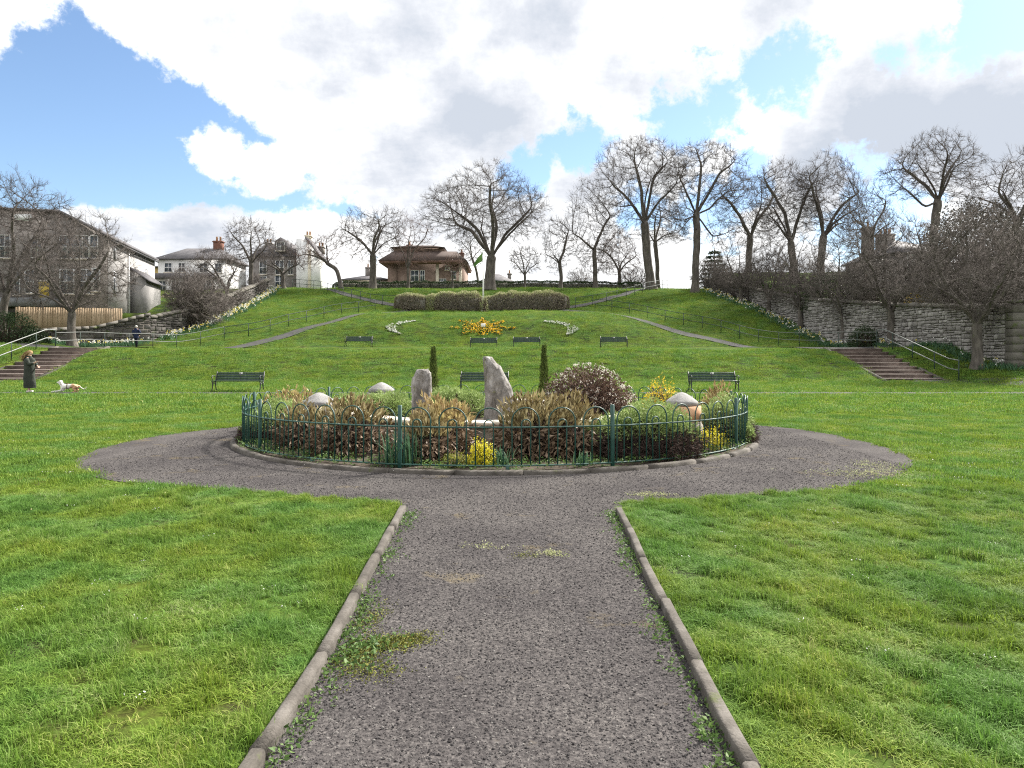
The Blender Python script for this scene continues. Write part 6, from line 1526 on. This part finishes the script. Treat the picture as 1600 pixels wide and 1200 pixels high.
def scatter(name, pts, rots, scl, coll, mat=None):
    me = bpy.data.meshes.new(name); me.vertices.add(len(pts)); me.vertices.foreach_set('co', np.asarray(pts, np.float32).ravel())
    a = me.attributes.new('rot', 'FLOAT_VECTOR', 'POINT'); a.data.foreach_set('vector', np.asarray(rots, np.float32).ravel()); a = me.attributes.new('scl', 'FLOAT_VECTOR', 'POINT'); a.data.foreach_set('vector', np.asarray(scl, np.float32).ravel())
    o = bpy.data.objects.new(name, me); C.objects.link(o); tag(o, kind='stuff')
    ng = bpy.data.node_groups.new(name, 'GeometryNodeTree'); ng.interface.new_socket('Geometry', in_out='INPUT', socket_type='NodeSocketGeometry'); ng.interface.new_socket('Geometry', in_out='OUTPUT', socket_type='NodeSocketGeometry')
    N, L = ng.nodes.new, ng.links.new; gi, go = N('NodeGroupInput'), N('NodeGroupOutput'); ci = N('GeometryNodeCollectionInfo'); ci.inputs['Collection'].default_value = coll; ci.inputs['Separate Children'].default_value = True; ci.inputs['Reset Children'].default_value = True
    ip = N('GeometryNodeInstanceOnPoints'); ip.inputs['Pick Instance'].default_value = True; rv = N('FunctionNodeRandomValue'); rv.data_type = 'INT'; rv.inputs['Min'].default_value = 0; rv.inputs['Max'].default_value = max(0, len(coll.objects) - 1)
    ar = N('GeometryNodeInputNamedAttribute'); ar.data_type = 'FLOAT_VECTOR'; ar.inputs['Name'].default_value = 'rot'; as_ = N('GeometryNodeInputNamedAttribute'); as_.data_type = 'FLOAT_VECTOR'; as_.inputs['Name'].default_value = 'scl'
    mp_ = N('GeometryNodeMeshToPoints'); L(gi.outputs[0], mp_.inputs[0]); L(mp_.outputs[0], ip.inputs['Points']); L(ci.outputs[0], ip.inputs['Instance'])
    out_i = [s for s in rv.outputs if s.type == 'INT'][0]; L(out_i, ip.inputs['Instance Index'])
    L(ar.outputs[0], ip.inputs['Rotation']); L(as_.outputs[0], ip.inputs['Scale']); L(ip.outputs[0], go.inputs[0]); m = o.modifiers.new('scatter', 'NODES'); m.node_group = ng
    return o
near_c = bpy.data.collections.new('grass_near'); mid_c = bpy.data.collections.new('grass_mid'); far_c = bpy.data.collections.new('grass_far'); peb_c = bpy.data.collections.new('pebbles')
for i in range(6): near_c.objects.link(tuft('grass_tuft', 34, .055, .028, .070, .0019, 500 + i, 1.2))
for i in range(5): mid_c.objects.link(tuft('grass_tuft', 50, .16, .026, .052, .0038, 520 + i, .9))
for i in range(5): far_c.objects.link(tuft('grass_tuft', 70, .42, .032, .065, .0080, 540 + i, .9))
def noise2(x, y, s, seed):
    g = np.random.default_rng(seed); v = 0
    for i in range(9):
        a = g.uniform(0, 6.283); f = s * g.uniform(.5, 2.2); v = v + np.sin((x * math.cos(a) + y * math.sin(a)) * f + g.uniform(0, 6.28))
    return v / 3.0
gpoly = np.array(GP)
def lawn_pts(n, y0, y1, seed, ht=1.0, edge=.03, thin=True, margin=1.25):
    g = np.random.default_rng(seed); y = np.sqrt(g.uniform(y0 * y0, y1 * y1, n)); x = g.uniform(-.74 * margin, .74 * margin, n) * y
    if y0 < 5: x = g.uniform(-1, 1, n) * (.74 * y * margin + .6)
    keep = ~in_poly(x, y, GP) & (np.hypot(x - BC[0], y - BC[1]) > R_KERB + .03)
    k2 = (y < 7.5) & (np.abs(x) < 1.6); kx = np.where(x < 0, np.interp(y, [p[1] for p in LK], [p[0] for p in LK]) - .030, np.interp(y, [p[1] for p in RK], [p[0] for p in RK]) + .030)
    keep &= ~(k2 & (np.abs(x) < np.abs(kx)))
    keep &= ~((y > 27.75) & (y < 29.25) & (np.abs(x) < 26))
    keep &= ~((y > 37.3) & (y < 44.6) & (((x > -27.75) & (x < -24.25)) | ((x > 18.75) & (x < 22.25))))
    nz = noise2(x, y, 1.9, 77); keep &= g.uniform(size=n) < np.clip(1.0 + .25 * nz + .8 * noise2(x, y, 10.0, 80), .22, 1)
    if thin:   # bare, trodden patches
        for (cx, cy, r) in ((-1.62, 3.22, .20), (-2.55, 5.0, .16), (-1.5, 4.55, .20), (-1.95, 3.9, .12), (-1.3, 3.3, .10), (1.9, 3.3, .12), (2.6, 4.3, .14), (-3.9, 8.0, .25), (1.45, 2.9, .10), (3.3, 5.6, .2)):
            keep &= ~((((x - cx) / 1.6) ** 2 + (y - cy) ** 2 < (r * (.75 + .3 * noise2(x, y, 9, 5))) ** 2) & (g.uniform(size=n) < .93))
    x, y, nz = x[keep], y[keep], nz[keep]; m = len(x); z = H(x, y)
    sc = g.uniform(.65, 1.2, m) * ht; hz = sc * np.clip(1.0 + .30 * noise2(x, y, 2.6, 78) + .60 * noise2(x, y, 15.0, 79), .28, 2.1)
    return np.stack([x, y, z], -1), np.stack([g.normal(0, .12, m), g.normal(0, .12, m), g.uniform(0, 6.283, m)], -1), np.stack([sc, sc, hz], -1)
scatter('lawn_grass', *lawn_pts(62000, 1.7, 8.5, 601), near_c)
scatter('lawn_grass', *lawn_pts(22000, 1.7, 9.0, 605, .6), near_c)
scatter('lawn_grass', *lawn_pts(44000, 8.5, 19, 602, 1.0), mid_c)
scatter('lawn_grass', *lawn_pts(52000, 19, 44.5, 603, 1.0, thin=False, margin=1.08), far_c)
def hill_pts(n, seed):
    g = np.random.default_rng(seed); y = g.uniform(53.5, 86, n); x = g.uniform(-26, 23, n); m = np.ones(n, bool)
    for pth in RIBS: 
        for q in pth: m &= (x - q[0]) ** 2 + (y - q[1]) ** 2 > .62 ** 2
    x, y = x[m], y[m]; n = len(x); sc = g.uniform(.8, 1.3, n); hz = sc * np.clip(.65 + .25 * noise2(x, y, 1.2, 81), .35, 1.1)
    return np.stack([x, y, H(x, y)], -1), np.stack([g.normal(0, .15, n), g.normal(0, .15, n), g.uniform(0, 6.28, n)], -1), np.stack([sc, sc, hz], -1)
RIBS = [catmull(p, 10) for p in ([(-22.5, 50.0), (-19.8, 53.6), (-16.2, 59.1), (-10.3, 66.2), (-8.2, 68.2)], [(18.6, 50.0), (16.6, 53.6), (12.3, 59.6), (5.6, 66.4), (3.6, 68.4)], [(-9.0, 68.6), (-12.3, 71.2), (-16.5, 76.3), (-21.6, 82.8), (-26.0, 87)], [(4.4, 68.8), (7.6, 71.6), (11.0, 76.3), (15.0, 82.6), (19.0, 87.5)])]
scatter('hill_grass', *hill_pts(46000, 604), far_c)
# loose stones bedded in the path
def pebble(seed):
    g = np.random.default_rng(seed); bm = bmesh.new(); bmesh.ops.create_icosphere(bm, subdivisions=1, radius=1.0)
    for v in bm.verts: v.co = Vector([c * k for c, k in zip(v.co, (1, .75, .5))]) * g.uniform(.75, 1.15)
    me = bpy.data.meshes.new('pebble'); bm.to_mesh(me); bm.free(); me.materials.append(MAT['pebble']); return bpy.data.objects.new('pebble', me)
for i in range(5): peb_c.objects.link(pebble(700 + i))
def pebble_pts(n, y0, y1, r0, r1, seed):
    g = np.random.default_rng(seed); y = np.sqrt(g.uniform(y0 * y0, y1 * y1, n)); x = g.uniform(-.66, .62, n) * y if y0 > 7 else g.uniform(-1.06, 1.05, n); k = in_poly(x, y, GP) & (np.hypot(x - BC[0], y - BC[1]) > R_KERB + .02); x, y = x[k], y[k]; m = len(x)
    s = r0 + (r1 - r0) * g.uniform(size=m) ** 4; return np.stack([x, y, np.full(m, .008) + s * .12], -1), g.uniform(0, 6.28, (m, 3)) * np.array([.12, .12, 1]), np.stack([s, s, s], -1)
def pebble_all(n, seed):
    g = np.random.default_rng(seed); yy = np.linspace(1.8, 16.5, 400); yb = yy[yy < 7.6][-1]; wd = np.where(yy <= yb, 2.1, 11.6) ; rho = 1 / (1 + (yy / 5.5) ** 2.2); cdf = np.cumsum(wd * rho); cdf /= cdf[-1]
    y = np.interp(g.uniform(size=n), cdf, yy); x = g.uniform(-1, 1, n) * np.where(y < yb, 1.05, 5.8) - np.where(y < yb, 0, .25)
    k = in_poly(x, y, GP) & (np.hypot(x - BC[0], y - BC[1]) > R_KERB + .02); x, y = x[k], y[k]; m = len(x)
    r0 = .0028 + .00016 * y; s = r0 + (.0055 + .0003 * y) * g.uniform(size=m) ** 5; return np.stack([x, y, np.full(m, .008) + s * .08], -1), g.uniform(0, 6.28, (m, 3)) * np.array([.12, .12, 1]), np.stack([s, s, s], -1)
scatter('path_grit', *pebble_all(190000, 611), peb_c)
# ------------------------------------------------------------------ people and dog
mm('skin', [(.55,.36,.28), (.62,.43,.34)], scale=6, rough=.6)
mm('hair_fair', [(.22,.13,.06), (.36,.24,.12)], scale=14, rough=.7, stretch=(3, 3, .5))
mm('hair_white', [(.45,.44,.42), (.60,.58,.56)], scale=14, rough=.7)
mm('coat_green', [(.014,.018,.014), (.028,.034,.026), (.045,.052,.04)], scale=5, rough=.75, bump=.4, bscale=10)
mm('navy', [(.010,.016,.045), (.018,.028,.075)], scale=5, rough=.75, bump=.3, bscale=12)
mm('dark_trouser', [(.008,.010,.018), (.014,.018,.028)], scale=5, rough=.85)
mm('shoe_pale', [(.45,.40,.38), (.60,.55,.52)], scale=6, rough=.6)
mm('shoe_dark', [(.01,.01,.012), (.02,.02,.022)], scale=6, rough=.6)
mm('harness', [(.06,.045,.02), (.12,.085,.04)], scale=8, rough=.7)

def skin_mesh(name, joints, edges, mat, parent, sub=2, root=0):
    """one continuous surface grown round a skeleton: joints = [(x, y, z, rx, ry)]"""
    me = bpy.data.meshes.new(name); me.from_pydata([j[:3] for j in joints], edges, []); o = bpy.data.objects.new(name, me); C.objects.link(o)
    m = o.modifiers.new('skin', 'SKIN'); m.use_smooth_shade = True; me.skin_vertices[0] if me.skin_vertices else None
    sv = me.skin_vertices[0].data
    for i, j in enumerate(joints): sv[i].radius = (j[3], j[4] if len(j) > 4 else j[3]); sv[i].use_root = (i == root)
    s = o.modifiers.new('sub', 'SUBSURF'); s.levels = sub; s.render_levels = sub
    bpy.context.view_layer.update(); dg = bpy.context.evaluated_depsgraph_get(); me2 = bpy.data.meshes.new_from_object(o.evaluated_get(dg)); bpy.data.objects.remove(o); me2.name = name
    me2.materials.clear(); return link(name, me2, MAT[mat] if isinstance(mat, str) else mat, parent, True)

class Sk:
    def __init__(s): s.J = []; s.E = []
    def j(s, x, y, z, r, par=None, r2=None):
        s.J.append((x, y, z, r, r2 or r)); i = len(s.J) - 1
        if par is not None: s.E.append((par, i))
        return i
    def hand(s, w, d, side=1, up=Vector((0, 0, 1)), size=.18, curl=.3):
        """palm and five fingers from wrist joint w along d"""
        d = Vector(d).normalized(); sd_ = d.cross(Vector(up)).normalized(); wv = Vector(s.J[w][:3]); k = size / .18
        p = s.j(*(wv + d * .05 * k), .022 * k, w, .034 * k); q = s.j(*(wv + d * .085 * k), .020 * k, p, .036 * k)
        nn = sd_.cross(d)
        for i, (o_, L_) in enumerate(((-.03, .062), (-.01, .075), (.011, .07), (.03, .055))):
            b = wv + d * .095 * k + sd_ * o_ * k; f1 = b + (d - nn * curl * .4).normalized() * L_ * .5 * k; f2 = f1 + (d - nn * curl).normalized() * L_ * .5 * k
            a = s.j(*b, .0095 * k, q); a = s.j(*f1, .0085 * k, a); s.j(*f2, .007 * k, a)
        t1 = wv + d * .055 * k - sd_ * .05 * k * side; t2 = t1 + (d * .8 - sd_ * .5 * side).normalized() * .045 * k
        a = s.j(*t1, .011 * k, p); s.j(*t2, .009 * k, a)

def head(parent, c, r, face, mat_hair, hair_prof, skin='skin', tail=None):
    """face features and hair as children: eyes, nose, mouth, ears on a head centred at c looking along face"""
    f = Vector(face).normalized(); sd_ = f.cross(Vector((0, 0, 1))).normalized(); up = sd_.cross(f); c = Vector(c)
    for s in (-1, 1):
        m = LB(); m.lathe((0, 0, 0), [(.001, -.010), (.009, -.006), (.012, 0), (.009, .006), (.001, .010)], 8); e = m.build('eye', MAT['shoe_dark'], parent, True); e.location = c + f * r * .93 + sd_ * s * .033 + up * .012
    m = LB(); m.tube([c + f * r * .92 + up * .015, c + f * r * 1.12 - up * .025, c + f * r * .95 - up * .035], [.008, .014, .008], 6); m.build('nose', MAT[skin], parent, True)
    m = LB(); m.tube([c + f * r * .90 - up * .062 - sd_ * .024, c + f * r * .97 - up * .06, c + f * r * .90 - up * .062 + sd_ * .024], [.004, .007, .004], 6); m.build('mouth', MAT['red_stone'], parent, True)

def woman():
    d = 28.9; x = (45 - 800) / F_PX * d; t = thing('person', 'woman in long dark green padded coat, fair hair blowing, reaching towards the dog', 'person', (x, d, .02), R(0)); k = Sk()
    pel = k.j(0, 0, .88, .125, None, .10); ch = k.j(.02, 0, 1.12, .125, pel, .095); sh = k.j(.025, 0, 1.32, .10, ch, .09); nk = k.j(.035, 0, 1.42, .05, sh); hd = k.j(.055, -.01, 1.51, .078, nk, .07); ht = k.j(.06, -.01, 1.585, .07, hd, .066)
    for s, fx in ((-1, .03), (1, -.03)):
        h = k.j(fx * .3, s * .075, .80, .075, pel); kn = k.j(fx + .02, s * .07, .45, .05, h); an = k.j(fx, s * .065, .09, .032, kn); k.j(fx + .06, s * .07 - .01, .04, .036, an, .03); 
    for s, el, wr in ((-1, (.15, -.20, 1.10), (.33, -.17, 1.15)), (1, (.14, .19, 1.10), (.27, .10, 1.02))):
        a = k.j(.02, s * .16, 1.30, .055, sh); e = k.j(*el, .042, a); w = k.j(*wr, .028, e); k.hand(w, (.8, 0, .5) if s < 0 else (.7, -.4, -.3), s)
    skin_mesh('body', k.J, k.E, 'skin', t)
    head(t, (.06, -.01, 1.53), .082, (.75, -.65, 0), 'hair_fair', None)
    # coat: sleeves and padded skirt in one garment
    m = LB(); prof = [(.17, .150, .235), (.25, .155, .235), (.40, .165, .225), (.55, .165, .215), (.70, .162, .205), (.85, .158, .20), (1.0, .150, .195), (1.12, .150, .20), (1.24, .142, .205), (1.33, .12, .18), (1.385, .085, .10), (1.43, .075, .08)]
    V = []; n = 28; F = []
    for i, (z, ry, rx) in enumerate(prof):
        for j in range(n):
            a = 2 * math.pi * j / n; w = 1 + .02 * math.sin(i * 2.6) + .03 * math.sin(a * 5 + i); V.append((.02 + rx * math.cos(a) * w + (.02 if z < .5 else 0), ry * math.sin(a) * w, z))
    for i in range(len(prof) - 1):
        for j in range(n): F.append((i*n+j, i*n+(j+1)%n, (i+1)*n+(j+1)%n, (i+1)*n+j))
    m.add(V, F); m.build('coat', MAT['coat_green'], t, True)
    for (p) in ([(.02, -.17, 1.31), (.15, -.21, 1.10), (.31, -.175, 1.145)], [(.02, .16, 1.31), (.14, .19, 1.10), (.25, .12, 1.03)]):
        LB().tube(p, [.085, .075, .055], 10).build('sleeve', MAT['coat_green'], t, True)
    LB().tube([(.0, 0, 1.36), (-.06, .02, 1.40), (-.10, .03, 1.34)], [.09, .10, .06], 10).build('hood', MAT['coat_green'], t, True)
    # hair: cap over the skull and strands blown back
    V, F, b = [], [], 0; g = np.random.default_rng(3); H_ = Vector((.05, -.0, 1.545))
    m = LB(); m.lathe((.045, .012, 1.545), [(.085, -.05), (.095, 0), (.088, .05), (.06, .085), (.01, .098)], 14); m.build('hair', MAT['hair_fair'], t, True)
    m = LB()
    for i in range(46):
        p = Vector((.0 + g.normal(0, .03), g.normal(0, .05), 1.53 + g.normal(0, .045))); m.tube([p, p + Vector((-.10, g.normal(0, .03), -.06)), p + Vector((-.20 + g.normal(0, .04), g.normal(0, .05), -.16 + g.normal(0, .06))), p + Vector((-.26 + g.normal(0, .05), g.normal(0, .06), -.28 + g.normal(0, .08)))], [.014, .012, .008, .002], 4, False)
    m.build('loose_hair', MAT['hair_fair'], t, True)
    for s in (-1, 1): LB().bevbox(((.03 if s < 0 else -.03) + .05, s * .07 - .01, .035), (.24, .085, .07), .015).build('shoe', MAT['shoe_pale'], t)
woman()

def man():
    d = 52.0; x = (212.5 - 800) / F_PX * d; z = float(H(x, d)); t = thing('person', 'white-haired person in a navy jacket and dark trousers walking away along the upper terrace', 'person', (x, d, z), R(6)); k = Sk(); sc = .92; t.scale = (sc,) * 3
    pel = k.j(0, 0, .92, .13, None, .10); ch = k.j(0, -.0, 1.18, .15, pel, .11); sh = k.j(.0, .02, 1.40, .12, ch, .10); nk = k.j(0, .03, 1.50, .055, sh); hd = k.j(0, .04, 1.60, .08, nk, .075); k.j(0, .045, 1.69, .07, hd)
    for s, kx, ky, ax, ay in ((-1, -.04, .10, .0, -.02), (1, .05, .04, .05, -.02)):
        h = k.j(s * .085, 0, .84, .09, pel); kn = k.j(kx, ky, .48, .06, h); an = k.j(ax, ay + (.10 if s < 0 else 0), .09, .038, kn); k.j(ax, ay + (.10 if s < 0 else 0) + .13, .04, .04, an, .035)
    for s, el, wr in ((-1, (-.24, -.02, 1.14), (-.20, .10, .95)), (1, (.32, -.03, 1.16), (.20, .08, 1.02))):
        a = k.j(s * .18, .01, 1.40, .062, sh); e = k.j(*el, .05, a); w = k.j(*wr, .03, e); k.hand(w, (0, .4, -.9), s)
    skin_mesh('body', k.J, k.E, 'skin', t); head(t, (0, .045, 1.62), .088, (0, 1, 0), 'hair_white', None)
    n = 24; V = []; F = []; prof = [(.74, .19, .135), (.85, .19, .14), (1.0, .185, .14), (1.15, .195, .145), (1.28, .205, .145), (1.39, .19, .13), (1.46, .12, .10), (1.52, .08, .08)]
    for i, (zz, rx, ry) in enumerate(prof):
        for j in range(n): a = 2 * math.pi * j / n; w = 1 + .02 * math.sin(a * 4 + i * 2); V.append((rx * math.cos(a) * w, .01 + ry * math.sin(a) * w, zz))
    for i in range(len(prof) - 1):
        for j in range(n): F.append((i*n+j, i*n+(j+1)%n, (i+1)*n+(j+1)%n, (i+1)*n+j))
    LB().add(V, F).build('jacket', MAT['navy'], t, True)
    for p in ([(-.17, .01, 1.40), (-.25, -.02, 1.14), (-.21, .09, .97)], [(.17, .01, 1.40), (.33, -.03, 1.16), (.21, .07, 1.03)]): LB().tube(p, [.085, .072, .055], 10).build('sleeve', MAT['navy'], t, True)
    for s, kx, ky, ax, ay in ((-1, -.04, .10, .0, .08), (1, .05, .04, .05, -.02)): LB().tube([(s * .08, 0, .90), (kx, ky, .48), (ax, ay, .07)], [.105, .08, .06], 12).build('trouser_leg', MAT['dark_trouser'], t, True); LB().bevbox((ax, ay + .06, .04), (.09, .27, .08), .015).build('shoe', MAT['shoe_dark'], t)
    LB().lathe((0, .035, 1.63), [(.075, -.07), (.098, -.02), (.098, .03), (.075, .08), (.01, .108)], 14).build('hair', MAT['hair_white'], t, True)
man()

def dog():
    d = 29.0; x = (104 - 800) / F_PX * d; t = thing('dog', 'white dog with a tan saddle and brown harness in a play bow facing the woman', 'dog', (x, d, .015)); k = Sk()
    rump = k.j(.38, 0, .27, .095, None, .10); bel = k.j(.18, 0, .245, .085, rump, .085); chs = k.j(-.02, 0, .215, .105, bel, .10); sh = k.j(-.13, 0, .24, .085, chs, .085); nk = k.j(-.20, 0, .32, .06, sh); hd = k.j(-.245, 0, .40, .068, nk, .062); mz = k.j(-.33, 0, .385, .04, hd, .036); k.j(-.385, 0, .375, .03, mz, .028)
    for s in (-1, 1):
        a = k.j(-.12, s * .085, .18, .05, sh); e = k.j(-.17, s * .09, .07, .036, a); w = k.j(-.38, s * .085, .04, .026, e); p = k.j(-.50, s * .08, .028, .028, w); k.j(-.55, s * .08, .02, .022, p)
        h = k.j(.42, s * .085, .22, .075, rump); st = k.j(.30, s * .10, .13, .05, h); hk = k.j(.42, s * .10, .085, .026, st); pw = k.j(.35, s * .10, .025, .027, hk); k.j(.29, s * .10, .02, .022, pw)
        er = k.j(-.225, s * .055, .455, .022, hd, .014); k.j(-.20, s * .085, .425, .016, er, .010)
    a = k.j(.48, 0, .25, .032, rump); a = k.j(.58, .01, .17, .02, a); a = k.j(.68, .01, .12, .015, a); a = k.j(.745, .01, .14, .014, a); k.j(.765, .01, .21, .012, a)
    m = bpy.data.materials.new('dog_coat'); m.use_nodes = True; nt = m.node_tree; N, L = nt.nodes.new, nt.links.new; bs = nt.nodes['Principled BSDF']; bs.inputs['Roughness'].default_value = .9; tc = N('ShaderNodeTexCoord'); nz = N('ShaderNodeTexNoise'); nz.inputs['Scale'].default_value = 5; L(tc.outputs['Object'], nz.inputs['Vector'])
    sp = N('ShaderNodeSeparateXYZ'); L(tc.outputs['Object'], sp.inputs[0]); a1 = N('ShaderNodeMath'); a1.operation = 'MULTIPLY_ADD'; L(nz.outputs['Fac'], a1.inputs[0]); a1.inputs[1].default_value = .30; L(sp.outputs['X'], a1.inputs[2]); r = N('ShaderNodeValToRGB'); L(a1.outputs[0], r.inputs[0]); e = r.color_ramp.elements
    e[0].position = .30; e[0].color = (.68, .66, .62, 1); e[1].position = .36; e[1].color = (.46, .27, .15, 1); q = e.new(.62); q.color = (.50, .30, .17, 1); q = e.new(.70); q.color = (.66, .62, .56, 1); L(r.outputs[0], bs.inputs['Base Color'])
    skin_mesh('body', k.J, k.E, m, t)
    for s in (-1, 1): LB().lathe((-.295, s * .042, .425), [(.001, -.008), (.008, -.004), (.008, .004), (.001, .008)], 8).build('eye', MAT['shoe_dark'], t, True)
    LB().lathe((-.41, 0, .375), [(.002, -.012), (.016, -.006), (.016, .006), (.002, .012)], 8).build('nose', MAT['shoe_dark'], t, True)
    h = LB()
    for (cx, cz, r, tilt) in ((.06, .235, .112, .15), (-.155, .285, .088, -.6)):
        pts = [(cx + math.sin(tilt) * r * math.sin(a), r * 1.0 * math.cos(a), cz + r * math.cos(tilt) * math.sin(a)) for a in np.linspace(0, 2 * math.pi, 17)]; h.tube(pts, .012, 6, False)
    h.tube([(-.13, 0, .345), (-.05, 0, .345), (.06, 0, .352)], .014, 6); h.build('harness', MAT['harness'], t, True)
dog()
